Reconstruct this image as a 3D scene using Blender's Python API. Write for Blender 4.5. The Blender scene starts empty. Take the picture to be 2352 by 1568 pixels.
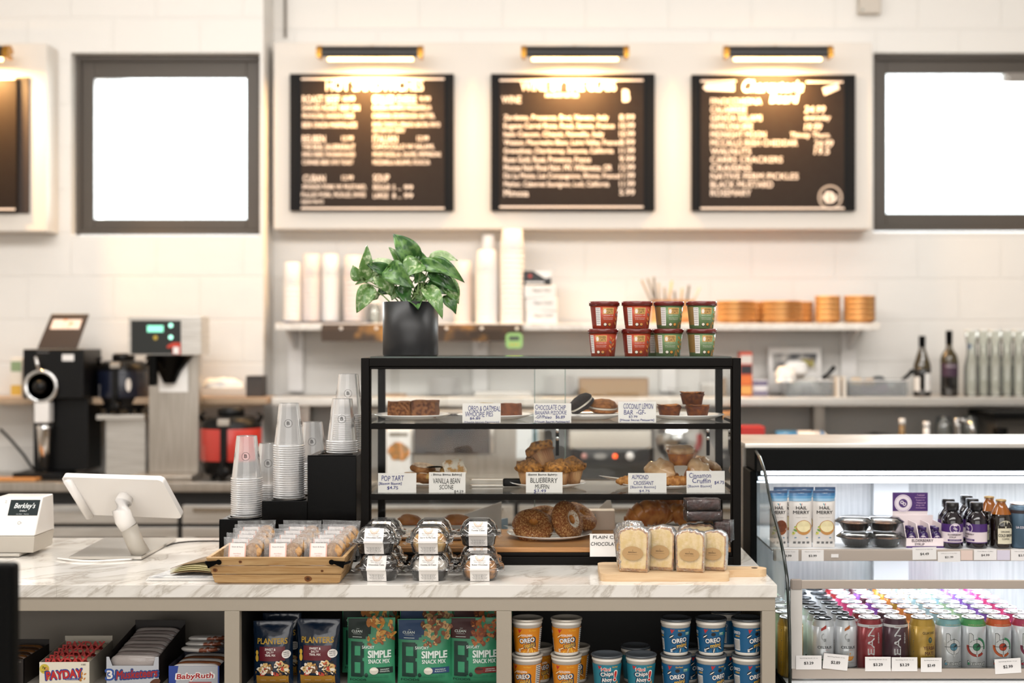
import bpy, math, random
from mathutils import Vector, Matrix, noise
PI = math.pi
sc = bpy.context.scene
COL = sc.collection
F = 3080.0                      # focal length in pixels of the 2352 px wide frame
CX, CY, CH = 1250.0, 784.0, 1.5 # optical axis in the frame, camera height
def X(px, Y): return (px - CX) * Y / F
def Z(py, Y): return CH - (py - CY) * Y / F

# ------------------------------------------------------------ camera, world, lights, exposure
cam = bpy.data.objects.new('camera', bpy.data.cameras.new('camera'))
COL.objects.link(cam); sc.camera = cam
cam.location = (0, 0, CH); cam.rotation_euler = (PI/2, 0, 0)
cam.data.sensor_width = 36; cam.data.lens = F/2352*36
cam.data.shift_x = (1176-CX)/2352; cam.data.clip_start = .05
cam.data.dof.use_dof = True; cam.data.dof.focus_distance = 3.38; cam.data.dof.aperture_fstop = 1.7
cam.data.dof.aperture_blades = 0
sc.view_settings.view_transform = 'Standard'; sc.view_settings.look = 'None'
sc.view_settings.gamma = 1; sc.view_settings.use_curve_mapping = False
sc.view_settings.exposure = 0.08
sc.cycles.max_bounces = 7; sc.cycles.diffuse_bounces = 3; sc.cycles.glossy_bounces = 4
sc.cycles.transmission_bounces = 6; sc.cycles.transparent_max_bounces = 28
sc.cycles.caustics_reflective = False; sc.cycles.caustics_refractive = False
sc.cycles.sample_clamp_indirect = 4
wd = bpy.data.worlds.new('world'); sc.world = wd; wd.use_nodes = True
bg = wd.node_tree.nodes['Background']; bg.inputs[0].default_value = (.93, .97, 1, 1); bg.inputs[1].default_value = 4.0
def area(name, loc, rot, sx, sy, energy, color=(1, 1, 1), spread=180):
    l = bpy.data.lights.new(name, 'AREA'); l.shape = 'RECTANGLE'; l.size = sx; l.size_y = sy
    l.energy = energy; l.color = color; l.spread = math.radians(spread)
    o = bpy.data.objects.new(name, l); COL.objects.link(o); o.location = loc; o.rotation_euler = rot
    return o
# unseen overhead area lights, added to brighten the scene; daylight through the shop front behind the camera
area('overhead_fill', (-1.6, 3.4, 3.1), (.70, 0, 0), 2.4, .4, 35, (1, .975, .945))  # added above the counter, left half, to brighten the back wall
area('overhead_fill', (1.6, 3.4, 3.1), (.70, 0, 0), 2.4, .4, 35, (1, .975, .945))  # its added twin for the right half of the back wall
area('overhead_fill', (0, .9, 3.7), (.45, 0, 0), 5.0, 1.0, 125, (1, .975, .945))  # added in front of the counter to lift the cards in the case
area('overhead_fill', (0, 4.9, 3.75), (0, 0, 0), 5.0, .8, 25, (1, .975, .945))
area('shop_front_daylight', (0, -2.7, 1.9), (PI/2, 0, 0), 6.0, 2.6, 112, (1, .97, .94))
area('window_daylight', (-1.71, 6.75, 2.4), (-PI/2, 0, 0), .8, .8, 45, (.95, .98, 1))
area('window_daylight', (2.35, 6.95, 2.38), (-PI/2, 0, 0), 1.3, .8, 70, (.95, .98, 1))

# ------------------------------------------------------------ materials
def lin(h):
    c = [int(h[i:i+2], 16)/255 for i in (0, 2, 4)]
    return tuple((v/12.92 if v <= .04045 else ((v+.055)/1.055)**2.4) for v in c) + (1,)
MC = {}
def mat(key, col, rough=.5, metal=0, spec=.5, scale=0, col2=None, bump=0, bscale=None, coat=0, sub=0, detail=4, ramp=(.4, .6), stretch=None, emit=0):
    """principled surface; scale>0 mixes col and col2 by noise, bump adds noise relief"""
    k = (key, col, rough, metal, scale, col2, bump)
    if k in MC: return MC[k]
    m = bpy.data.materials.new(key); m.use_nodes = True; nt = m.node_tree; N = nt.nodes; L = nt.links
    b = N['Principled BSDF']; c = lin(col)
    b.inputs['Base Color'].default_value = c; b.inputs['Roughness'].default_value = rough
    b.inputs['Metallic'].default_value = metal; b.inputs['Specular IOR Level'].default_value = spec
    b.inputs['Coat Weight'].default_value = coat
    if sub: b.inputs['Subsurface Weight'].default_value = sub; b.inputs['Subsurface Radius'].default_value = (.01, .006, .003)
    if emit: b.inputs['Emission Color'].default_value = c; b.inputs['Emission Strength'].default_value = emit
    if scale or bump:
        tc = N.new('ShaderNodeTexCoord'); vec = tc.outputs['Object']
        if stretch:
            mp = N.new('ShaderNodeMapping'); mp.inputs['Scale'].default_value = stretch
            L.new(vec, mp.inputs[0]); vec = mp.outputs[0]
    if scale:
        n = N.new('ShaderNodeTexNoise'); n.inputs['Scale'].default_value = scale; n.inputs['Detail'].default_value = detail
        L.new(vec, n.inputs['Vector'])
        r = N.new('ShaderNodeValToRGB'); r.color_ramp.elements[0].position = ramp[0]; r.color_ramp.elements[1].position = ramp[1]
        r.color_ramp.elements[0].color = c; r.color_ramp.elements[1].color = lin(col2 or col)
        L.new(n.outputs[0], r.inputs[0]); L.new(r.outputs[0], b.inputs['Base Color'])
    if bump:
        n2 = N.new('ShaderNodeTexNoise'); n2.inputs['Scale'].default_value = bscale or scale or 50; n2.inputs['Detail'].default_value = 5
        L.new(vec, n2.inputs['Vector'])
        bp = N.new('ShaderNodeBump'); bp.inputs['Strength'].default_value = min(1, bump); bp.inputs['Distance'].default_value = .004
        L.new(n2.outputs[0], bp.inputs['Height']); L.new(bp.outputs[0], b.inputs['Normal'])
    MC[k] = m; return m
def ink(h, rough=.55): return mat('ink_' + h, h, rough)
def emis(key, col, s):
    if key in MC: return MC[key]
    m = bpy.data.materials.new(key); m.use_nodes = True; N = m.node_tree.nodes; b = N['Principled BSDF']
    b.inputs['Base Color'].default_value = lin(col); b.inputs['Emission Color'].default_value = lin(col); b.inputs['Emission Strength'].default_value = s
    MC[key] = m; return m
def clear(key, tint='ffffff', refl=.08, rough=.03, haze=0, hcol='ffffff', bump=0, bscale=80):
    """thin clear sheet: straight-through light, a sharper reflection at grazing angles, a little haze"""
    if key in MC: return MC[key]
    m = bpy.data.materials.new(key); m.use_nodes = True; nt = m.node_tree; N = nt.nodes; L = nt.links
    N.remove(N['Principled BSDF']); out = N['Material Output']
    t = N.new('ShaderNodeBsdfTransparent'); t.inputs[0].default_value = lin(tint)
    g = N.new('ShaderNodeBsdfGlossy'); g.inputs['Roughness'].default_value = rough
    lw = N.new('ShaderNodeFresnel'); lw.inputs['IOR'].default_value = 1.45
    mr = N.new('ShaderNodeMath'); mr.operation = 'MULTIPLY'; mr.use_clamp = True; mr.inputs[1].default_value = refl/.035
    L.new(lw.outputs[0], mr.inputs[0])
    if bump:
        n2 = N.new('ShaderNodeTexNoise'); n2.inputs['Scale'].default_value = bscale; n2.inputs['Detail'].default_value = 3
        tc = N.new('ShaderNodeTexCoord'); L.new(tc.outputs['Object'], n2.inputs['Vector'])
        bp = N.new('ShaderNodeBump'); bp.inputs['Strength'].default_value = bump; bp.inputs['Distance'].default_value = .01
        L.new(n2.outputs[0], bp.inputs['Height']); L.new(bp.outputs[0], g.inputs['Normal']); L.new(bp.outputs[0], lw.inputs['Normal'])
    mx = N.new('ShaderNodeMixShader'); L.new(mr.outputs[0], mx.inputs[0]); L.new(t.outputs[0], mx.inputs[1]); L.new(g.outputs[0], mx.inputs[2])
    last = mx
    if haze:
        d = N.new('ShaderNodeBsdfDiffuse'); d.inputs[0].default_value = lin(hcol)
        m2 = N.new('ShaderNodeMixShader'); m2.inputs[0].default_value = haze
        L.new(mx.outputs[0], m2.inputs[1]); L.new(d.outputs[0], m2.inputs[2]); last = m2
    L.new(last.outputs[0], out.inputs[0]); MC[key] = m; return m

def m_wall():
    m = mat('painted_brick', 'e8e4de', .6); nt = m.node_tree; N = nt.nodes; L = nt.links; b = N['Principled BSDF']
    tc = N.new('ShaderNodeTexCoord'); mp = N.new('ShaderNodeMapping'); mp.inputs['Rotation'].default_value = (PI/2, 0, 0)
    L.new(tc.outputs['Object'], mp.inputs[0])
    br = N.new('ShaderNodeTexBrick'); br.inputs['Scale'].default_value = 1; br.inputs['Brick Width'].default_value = .4; br.inputs['Row Height'].default_value = .2
    br.inputs['Mortar Size'].default_value = .006; br.inputs['Mortar Smooth'].default_value = .4
    L.new(mp.outputs[0], br.inputs['Vector'])
    n = N.new('ShaderNodeTexNoise'); n.inputs['Scale'].default_value = 9; L.new(tc.outputs['Object'], n.inputs['Vector'])
    ma = N.new('ShaderNodeMath'); ma.operation = 'MULTIPLY_ADD'; ma.inputs[1].default_value = -1.2
    L.new(br.outputs['Fac'], ma.inputs[0]); L.new(n.outputs[0], ma.inputs[2])
    bp = N.new('ShaderNodeBump'); bp.inputs['Strength'].default_value = .5; bp.inputs['Distance'].default_value = .006
    L.new(ma.outputs[0], bp.inputs['Height']); L.new(bp.outputs[0], b.inputs['Normal'])
    return m
def m_marble():
    m = mat('veined_marble', 'e9e5df', .12, spec=.5); nt = m.node_tree; N = nt.nodes; L = nt.links; b = N['Principled BSDF']
    tc = N.new('ShaderNodeTexCoord'); mr_ = N.new('ShaderNodeMapping'); mr_.inputs['Rotation'].default_value = (0, -.9, .35)
    mp = N.new('ShaderNodeMapping'); mp.inputs['Scale'].default_value = (7, 2.2, 2.0)
    L.new(tc.outputs['Object'], mr_.inputs[0]); L.new(mr_.outputs[0], mp.inputs[0])
    n = N.new('ShaderNodeTexNoise'); n.inputs['Scale'].default_value = 1.5; n.inputs['Detail'].default_value = 8; n.inputs['Distortion'].default_value = .6; n.inputs['Roughness'].default_value = .6
    L.new(mp.outputs[0], n.inputs['Vector'])
    r = N.new('ShaderNodeValToRGB'); e = r.color_ramp.elements
    e[0].position = .40; e[0].color = lin('e8e4dd'); e[1].position = .54; e[1].color = lin('e9e5df')
    for p, h in ((.47, 'dcd7cf'), (.498, 'c2bbb1'), (.512, 'dad5cd')):
        q = e.new(p); q.color = lin(h)
    L.new(n.outputs[0], r.inputs[0]); L.new(r.outputs[0], b.inputs['Base Color'])
    return m
def m_wood(key, c1, c2, rough=.45, sc_=(1.2, 14, 14), knots=False):
    m = mat(key, c1, rough); nt = m.node_tree; N = nt.nodes; L = nt.links; b = N['Principled BSDF']
    tc = N.new('ShaderNodeTexCoord'); mp = N.new('ShaderNodeMapping'); mp.inputs['Scale'].default_value = sc_
    L.new(tc.outputs['Object'], mp.inputs[0])
    n = N.new('ShaderNodeTexNoise'); n.inputs['Scale'].default_value = 5; n.inputs['Detail'].default_value = 6; n.inputs['Distortion'].default_value = 1.2
    L.new(mp.outputs[0], n.inputs['Vector'])
    r = N.new('ShaderNodeValToRGB'); r.color_ramp.elements[0].position = .35; r.color_ramp.elements[1].position = .65
    r.color_ramp.elements[0].color = lin(c1); r.color_ramp.elements[1].color = lin(c2)
    L.new(n.outputs[0], r.inputs[0]); L.new(r.outputs[0], b.inputs['Base Color'])
    return m
WALL = m_wall(); MARBLE = m_marble()
PANEL = mat('panel_paint', 'dcd4ca', .5, bump=.05, bscale=300)
CABPAINT = mat('cabinet_paint', 'a59b8c', .45, bump=.08, bscale=500)
WFRAME = mat('window_frame_paint', '544d46', .4, spec=.3)
BLACK = mat('black_powder_coat', '0a0705', .5, spec=.12)
BLKPL = mat('black_gloss_plastic', '030303', .25, spec=.12)
DARK = mat('dark_rubber', '040404', .6, spec=.1)
STEEL = mat('brushed_steel', 'bdb6ad', .3, .85, scale=6, col2='b0a89e', stretch=(20, 20, 1))
STEELW = mat('bright_steel', 'd9d5cf', .3, .7, scale=6, col2='c9c4bd', stretch=(1, 1, 30))
CHROME = mat('chrome', 'dcdcdc', .1, 1)
WHITEP = mat('white_plastic', 'ece8e4', .25, coat=.2)
GREYP = mat('grey_plastic', 'b5aea3', .4)
PAPER = mat('white_paper', 'f1eeea', .6, scale=14, col2='ebe7e2')
CHINA = mat('white_china', 'efece9', .12, coat=.4)
CARDB = mat('kraft_card', 'b98f62', .7, scale=60, col2='a9804f')
BRASS = mat('brass', 'c08a3a', .25, .9)
BOARDW = m_wood('maple_board', 'dcbf98', 'cda980', .5)
CRATEW = m_wood('pine_slats', 'c9a574', 'a9804f', .6, (1.5, 18, 18))
DECKW = m_wood('case_deck_wood', 'c08a55', 'a8743f', .4)
GLASS = clear('clear_glass', 'fbfdfc', .03, .01)
PLAS = clear('clear_plastic', 'f4f4f2', .06, .06, .07)
CUPPL = clear('cup_plastic', 'ffffff', .07, .12, .22)  # white haze brightens the cups in place of backlight from the windows
WRAP = clear('cling_film', 'ffffff', .045, .22, .10, bump=.45, bscale=120)
WRAP2 = clear('tight_film', 'ffffff', .035, .14, .006, bump=.8, bscale=130)
BAGPL = clear('cellophane', 'ffffff', .05, .15, .08, bump=.8, bscale=70)
LENSGL = clear('bottle_clear', 'f0f4f0', .1, .02, .03)
EDGEGL = mat('glass_edge', '9fb5ac', .2)

# ------------------------------------------------------------ mesh builder
FC = {}
def glyphs(s, bold=0.0):
    k = (s, bold)
    if k not in FC:
        cu = bpy.data.curves.new('t', 'FONT'); cu.body = s; cu.size = 1; cu.offset = bold; cu.resolution_u = 3; cu.fill_mode = 'FRONT'
        o = bpy.data.objects.new('t', cu); me = o.to_mesh()
        vs = [(v.co.x, v.co.y) for v in me.vertices]; fs = [tuple(p.vertices) for p in me.polygons]
        o.to_mesh_clear(); bpy.data.objects.remove(o); bpy.data.curves.remove(cu)
        if vs:
            x0 = min(v[0] for v in vs); x1 = max(v[0] for v in vs); y0 = min(v[1] for v in vs); y1 = max(v[1] for v in vs)
        else: x0 = x1 = y0 = y1 = 0
        FC[k] = (vs, fs, x0, max(x1-x0, 1e-6), y0, max(y1-y0, 1e-6))
    return FC[k]
def flat(u, v, l): return (u, -l, v)
def flatback(u, v, l): return (-u, l, v)
def flatright(u, v, l): return (l, u, v)
def topmap(u, v, l): return (u, v, l)
def cupmap(r0, r1, h, off=0):
    def f(u, v, l):
        r = r0 + (r1-r0)*v/h + l; a = u/((r0+r1)/2) + off
        return (r*math.sin(a), -r*math.cos(a), v)
    return f
class B:
    def __init__(s): s.v = []; s.f = []; s.m = []; s.sm = []; s.mats = []
    def mi(s, m):
        if m not in s.mats: s.mats.append(m)
        return s.mats.index(m)
    def add(s, vs, fs, m, smooth=False, T=None):
        o = len(s.v); i = s.mi(m)
        if T is not None: vs = [tuple(T @ Vector(v)) for v in vs]
        s.v += vs
        for f in fs: s.f.append(tuple(o+k for k in f)); s.m.append(i); s.sm.append(smooth)
        return s
    def box(s, x0, x1, y0, y1, z0, z1, m, T=None):
        vs = [(x, y, z) for x in (x0, x1) for y in (y0, y1) for z in (z0, z1)]
        return s.add(vs, [(0, 1, 3, 2), (4, 6, 7, 5), (0, 4, 5, 1), (2, 3, 7, 6), (0, 2, 6, 4), (1, 5, 7, 3)], m, T=T)
    def prism(s, pts, a0, a1, m, axis='x', T=None, cap=True, mside=None, smooth=False):
        """polygon pts extruded along axis; x: pts=(y,z)  y: pts=(x,z)  z: pts=(x,y)"""
        g = {'x': lambda p, a: (a, p[0], p[1]), 'y': lambda p, a: (p[0], a, p[1]), 'z': lambda p, a: (p[0], p[1], a)}[axis]
        n = len(pts); vs = [g(p, a0) for p in pts] + [g(p, a1) for p in pts]
        sd = [(i, (i+1) % n, n+(i+1) % n, n+i) for i in range(n)]
        if mside is None: mside = m
        s.add(vs, sd, mside, smooth, T)
        if cap: s.add(vs, [tuple(range(n-1, -1, -1)), tuple(range(n, 2*n))], m, T=T)
        return s
    def lathe(s, prof, m, n=32, T=None, smooth=True, flute=0, nf=24, c=(0, 0, 0), jit=0, seed=0):
        vs = []; fs = []; R = random.Random(seed)
        for (r, z) in prof:
            for i in range(n):
                a = 2*PI*i/n; rr = r*(1+flute*math.cos(nf*a)*(1 if r > 0 else 0))
                x, y = rr*math.sin(a), -rr*math.cos(a); zz = z
                if jit and r >= 0:
                    d = noise.noise(Vector((x*60+seed*7.1, y*60, z*60)))*jit
                    x *= 1+d/max(.02, r); y *= 1+d/max(.02, r); zz += d*.8
                vs.append((x+c[0], y+c[1], zz+c[2]))
        for j in range(len(prof)-1):
            for i in range(n):
                k = (i+1) % n; fs.append((j*n+i, j*n+k, (j+1)*n+k, (j+1)*n+i))
        if prof[0][0] > 1e-4: fs.append(tuple(range(n-1, -1, -1)))
        if prof[-1][0] > 1e-4: fs.append(tuple(range((len(prof)-1)*n, len(prof)*n)))
        return s.add(vs, fs, m, smooth, T)
    def wall(s, prof, m, n=32, T=None, c=(0, 0, 0), a0=0, a1=2*PI):
        """open turned shell (no end caps), optionally only an arc"""
        vs = []; fs = []; full = abs(a1-a0-2*PI) < 1e-6; k_ = n if full else n+1
        for (r, z) in prof:
            for i in range(k_):
                a = a0+(a1-a0)*i/n; vs.append((r*math.sin(a)+c[0], -r*math.cos(a)+c[1], z+c[2]))
        for j in range(len(prof)-1):
            for i in range(n):
                k = (i+1) % k_; fs.append((j*k_+i, j*k_+k, (j+1)*k_+k, (j+1)*k_+i))
        return s.add(vs, fs, m, True, T)
    def tube(s, pts, r, m, n=10, T=None):
        P = [Vector(p) for p in pts]; vs = []; fs = []; up = Vector((.13, .21, .97))
        for i, p in enumerate(P):
            d = (P[min(i+1, len(P)-1)]-P[max(i-1, 0)]).normalized()
            a = d.cross(up)
            if a.length < .05: a = d.cross(Vector((1, 0, 0)))
            a.normalize(); b = d.cross(a); rr = r[i] if isinstance(r, (list, tuple)) else r
            for k in range(n):
                t = 2*PI*k/n; vs.append(tuple(p+a*rr*math.cos(t)+b*rr*math.sin(t)))
        for i in range(len(P)-1):
            for k in range(n):
                q = (k+1) % n; fs.append((i*n+k, i*n+q, (i+1)*n+q, (i+1)*n+k))
        fs += [tuple(range(n-1, -1, -1)), tuple(range((len(P)-1)*n, len(P)*n))]
        return s.add(vs, fs, m, True, T)
    def blob(s, rx, ry, rz, m, c=(0, 0, 0), nu=24, nv=14, jit=0, seed=0, T=None, fs_=40, low=None, power=1):
        vs = []; fs = []
        for j in range(nv+1):
            ph = PI*j/nv-PI/2
            for i in range(nu):
                a = 2*PI*i/nu; cp = abs(math.cos(ph))**power
                d = Vector((cp*math.sin(a), -cp*math.cos(a), math.sin(ph)))
                k = 1+jit*noise.noise(Vector((d.x*rx*fs_+seed*3.3, d.y*ry*fs_, d.z*rz*fs_)))
                z = d.z*rz*k
                if low is not None: z = max(low, z)
                vs.append((d.x*rx*k+c[0], d.y*ry*k+c[1], z+c[2]))
        for j in range(nv):
            for i in range(nu):
                k = (i+1) % nu; fs.append((j*nu+i, j*nu+k, (j+1)*nu+k, (j+1)*nu+i))
        return s.add(vs, fs, m, True, T)
    # decals in (u,v), put on a surface by map(u,v,lift)
    def rect(s, u0, u1, v0, v1, m, mp=flat, l=.0004, nu=1, nv=1, T=None):
        vs = [mp(u0+(u1-u0)*i/nu, v0+(v1-v0)*j/nv, l) for j in range(nv+1) for i in range(nu+1)]
        fs = [(j*(nu+1)+i, j*(nu+1)+i+1, (j+1)*(nu+1)+i+1, (j+1)*(nu+1)+i) for j in range(nv) for i in range(nu)]
        return s.add(vs, fs, m, nu > 1, T)
    def disc(s, u, v, ru, rv, m, mp=flat, l=.0006, n=20, T=None, rot=0, jag=0, seed=0):
        R = random.Random(seed); vs = [mp(u, v, l)]
        for i in range(n):
            a = 2*PI*i/n; k = 1+jag*R.uniform(-1, 1); p, q = ru*k*math.cos(a), rv*k*math.sin(a)
            vs.append(mp(u+p*math.cos(rot)-q*math.sin(rot), v+p*math.sin(rot)+q*math.cos(rot), l))
        return s.add(vs, [(0, 1+i, 1+(i+1) % n) for i in range(n)], m, T=T)
    def ring(s, u, v, r, w, m, mp=flat, l=.0008, n=24, T=None, a0=0, a1=2*PI):
        vs = []
        for i in range(n+1):
            a = a0+(a1-a0)*i/n
            for q in (r, r-w): vs.append(mp(u+q*math.cos(a), v+q*math.sin(a), l))
        return s.add(vs, [(2*i, 2*i+2, 2*i+3, 2*i+1) for i in range(n)], m, T=T)
    def poly(s, pts, m, mp=flat, l=.0005, T=None):
        return s.add([mp(p[0], p[1], l) for p in pts], [tuple(range(len(pts)))], m, T=T)
    def text1(s, t, u, v, h, m, w=None, mp=flat, l=.001, al='c', rot=0, shear=0, T=None, wob=0, vert=False):
        vs, fs, x0, ww, y0, hh = glyphs(t)
        if not fs: return s
        ky = h/hh; kx = (w/ww) if w else ky
        W = ww*kx; ox = {'c': -W/2, 'l': 0, 'r': -W}[al]; out = []
        for (a, b) in vs:
            p = (a-x0)*kx+ox; q = (b-y0)*ky; p += q*shear
            if wob: q += wob*h*math.sin(p/h*1.7+len(t))
            if vert: p, q = -(q-h/2), p+0
            c, d = math.cos(rot), math.sin(rot)
            out.append(mp(u+p*c-q*d, v+p*d+q*c, l))
        return s.add(out, fs, m, T=T)
    def text(s, t, u, v, h, m, w=None, mp=flat, l=.001, bold=0.0, al='c', rot=0, **k):
        """lettering; bold strokes are laid as overlapping shifted copies"""
        if bold < .008: return s.text1(t, u, v, h, m, w, mp, l, al, rot, **k)
        d = bold*h*1.0; n = 4 if bold < .05 else 8
        for i in range(n):
            a = 2*PI*(i+.5)/n; s.text1(t, u+d*math.cos(a), v+d*math.sin(a), h, m, w, mp, l+i*.00003, al, rot, **k)
        return s
    def build(s, name, parent=None, bevel=0, seg=2, sub=0, loc=None, rot=None, thick=0):
        me = bpy.data.meshes.new(name); me.from_pydata(s.v, [], s.f)
        for m in s.mats: me.materials.append(m)
        me.polygons.foreach_set('material_index', s.m); me.polygons.foreach_set('use_smooth', s.sm); me.update()
        o = bpy.data.objects.new(name, me); COL.objects.link(o)
        if parent: o.parent = parent
        if loc: o.location = loc
        if rot: o.rotation_euler = rot
        if thick: q = o.modifiers.new('solid', 'SOLIDIFY'); q.thickness = thick; q.offset = 0
        if bevel:
            q = o.modifiers.new('bevel', 'BEVEL'); q.width = bevel; q.segments = seg; q.limit_method = 'ANGLE'; q.angle_limit = .7
            for p in me.polygons: p.use_smooth = True
            q2 = o.modifiers.new('wn', 'WEIGHTED_NORMAL')
        if sub: q = o.modifiers.new('sub', 'SUBSURF'); q.levels = q.render_levels = sub
        return o
def tag(o, label=None, cat=None, group=None, kind=None):
    if label: o['label'] = label
    if cat: o['category'] = cat
    if group: o['group'] = group
    if kind: o['kind'] = kind
    return o
def thing(name, label, cat, loc=(0, 0, 0), rz=0, group=None, rot=None):
    o = bpy.data.objects.new(name, None); COL.objects.link(o); o.empty_display_size = .02
    o.location = loc; o.rotation_euler = rot or (0, 0, rz)
    return tag(o, label, cat, group)
def struct(o): o['kind'] = 'structure'; return o
def dup(o, parent=None):
    c = o.copy(); COL.objects.link(c)
    if parent: c.parent = parent
    for ch in KIDS.get(o.name, []): dup(ch, c)
    return c
KIDS = {}
def remember(root):
    """note the parts under a prototype so that dup() can copy them"""
    for ch in [x for x in COL.objects if x.parent == root]:
        KIDS.setdefault(root.name, []).append(ch); remember(ch)
    return root
USED = set()
def put(proto, loc, label, rz=0, group=None, rot=None, scale=None):
    o = proto if proto.name not in USED else dup(proto)
    USED.add(proto.name)
    o.location = loc; o.rotation_euler = rot or (0, 0, rz)
    if scale: o.scale = scale
    o['label'] = label
    if group: o['group'] = group
    return o
ORD = ['first', 'second', 'third', 'fourth', 'fifth', 'sixth', 'seventh', 'eighth', 'ninth', 'tenth', 'eleventh', 'twelfth', 'thirteenth',
       'fourteenth', 'fifteenth', 'sixteenth', 'seventeenth', 'eighteenth', 'nineteenth', 'twentieth', 'twenty-first', 'twenty-second', 'twenty-third',
       'twenty-fourth', 'twenty-fifth', 'twenty-sixth', 'twenty-seventh', 'twenty-eighth', 'twenty-ninth', 'thirtieth']
# ------------------------------------------------------------ the room
YW, YL = 6.45, 6.22                # right part and left part of the back wall
XJ = X(605, YL)                    # where the thicker left part ends
FLOORM = mat('concrete_floor', '9b948b', .35, scale=3, col2='8a837b')
b = B(); b.box(-4, 5, -3, 7, -.1, 0, FLOORM); struct(b.build('floor'))
b = B(); b.box(-4, 5, -3, 7, 3.8, 3.9, mat('ceiling_paint', 'efebe6', .7)); struct(b.build('ceiling'))
b = B(); b.box(-4.1, -4, -3, 7, 0, 3.8, WALL); struct(b.build('wall_left'))
b = B(); b.box(5, 5.1, -3, 7, 0, 3.8, WALL); struct(b.build('wall_right'))
b = B(); b.box(-4, 5, -3.1, -3, 0, 3.8, WALL); struct(b.build('wall_front'))
# back wall with two window openings
wl = (X(163, YL), X(597, YL), Z(541, YL), Z(121, YL)); wr = (X(2006, YW), X(2006, YW)+1.42, Z(533, YW), Z(121, YW))
b = B()
b.box(-4, wl[0], YL, 6.75, 0, 3.8, WALL); b.box(wl[1], XJ, YL, 6.75, 0, 3.8, WALL)
b.box(wl[0], wl[1], YL, 6.75, 0, wl[2], WALL); b.box(wl[0], wl[1], YL, 6.75, wl[3], 3.8, WALL)
struct(b.build('wall_back')); b = B()
b.box(XJ, wr[0], YW, 6.75, 0, 3.8, WALL); b.box(wr[1], 5, YW, 6.75, 0, 3.8, WALL)
b.box(wr[0], wr[1], YW, 6.75, 0, wr[2], WALL); b.box(wr[0], wr[1], YW, 6.75, wr[3], 3.8, WALL)
struct(b.build('wall_back'))
def window(name, x0, x1, z0, z1, y, gx0, gx1, gz0, gz1, extra=False):
    w = bpy.data.objects.new(name, None); COL.objects.link(w); struct(w)
    b = B()
    for (d0, d1, i) in ((y, y+.09, 0), (y+.015, y+.06, 1)):
        k = .022*i; a0, a1, c0, c1 = x0+k, x1-k, z0+k, z1-k
        g0, g1, h0, h1 = (gx0, gx1, gz0, gz1) if i else (x0+.022, x1-.022, z0+.022, z1-.022)
        b.box(a0, g0, d0, d1, c0, c1, WFRAME); b.box(g1, a1, d0, d1, c0, c1, WFRAME)
        b.box(g0, g1, d0, d1, c0, h0, WFRAME); b.box(g0, g1, d0, d1, h1, c1, WFRAME)
    b.build('frame', w, bevel=.003)
    b = B(); b.box(gx0, gx1, y+.034, y+.04, gz0, gz1, GLASS); b.build('pane', w)
    if extra:
        b = B(); b.box(X(2302, y), X(2302, y)+.3, y-.03, y+.01, Z(192, y), Z(170, y), mat('closer_steel', '8d8781', .4, .5))
        for i in range(3): b.disc(X(2306+6*(i % 2), y), Z(176+6*i, y), .008, .008, WHITEP, lambda u, v, l: (u, y-.0305-l, v), n=3)
        b.build('latch', w)
    return w
window('window_1', wl[0]+.002, wl[1]-.002, wl[2]+.012, wl[3]-.004, YL+.06, X(216, YL+.075), X(566, YL+.075), Z(503, YL+.075), Z(180, YL+.075))
window('window_2', wr[0]+.002, wr[1]-.002, wr[2]+.012, wr[3]-.004, YW+.05, X(2036, YW+.065), wr[1]-.08, Z(490, YW+.065), Z(170, YW+.065), True)
b = B(); b.tube([(X(655, 6.43), 6.43, Z(86, 6.43)), (X(655, 6.43), 6.43, 3.8)], .007, mat('conduit', '8c857d', .5))
tag(b.build('conduit_pipe'), 'thin grey conduit running up the white wall above the menu panel', 'pipe')
t = thing('junction_box', 'small beige metal box on the wall above the right window', 'junction box', (X(1999, 6.4), 6.4, Z(30, 6.4)))
b = B(); b.box(-.052, .052, 0, .05, 0, .2, mat('box_beige', 'c9bfb2', .5)); b.build('housing', t, bevel=.004)
b = B(); b.disc(-.036, .015, .006, .006, ink('7d8580')); b.build('screw', t)

# menu panels
def menu_panel(x0, x1, z0, z1, y0, y1, label):
    b = B(); b.box(x0, x1, y0, y1, z0, z1, PANEL)
    return tag(b.build('menu_backboard', bevel=.004), label, 'wall panel')
YP = 6.30
menu_panel(X(628, YP), X(2003, YP), Z(526, YP), Z(97, YP), YP, YW, 'long cream panel on the wall carrying three black menu boards')
YQ = 6.07
menu_panel(X(-170, YQ), X(107, YQ), Z(531, YQ), Z(99, YQ), YQ, YL, 'cream panel cut off by the left edge, left of the window')
CHALK = ink('efe2d8'); SHEET = mat('menu_sheet', '231a14', .5, spec=.15, scale=30, col2='241c16'); BFR = mat('board_frame', '080605', .5, spec=.15)
def board(x0, x1, z0, z1, y, label, sx0, sx1):
    """menu board at its lower left corner; sx0..sx1 = extent of the printed sheet"""
    t = thing('menu_board', label, 'menu board', (x0, y, z0), group='black menu boards on the wall')
    w, h = x1-x0, z1-z0
    b = B(); b.box(0, w, -.03, 0, 0, h, BFR)
    b.build('frame', t, bevel=.002)
    b = B(); b.box(sx0, sx1, -.038, -.0302, .004, h-.004, SHEET); b.build('sheet', t)
    return t, w, h
def mpt(y=-.038): return lambda u, v, l: (u, y-l, v)
BW, BH = 375*YP/F, 313*YP/F
P_ = YP/F     # metres per pixel on the panel
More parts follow.
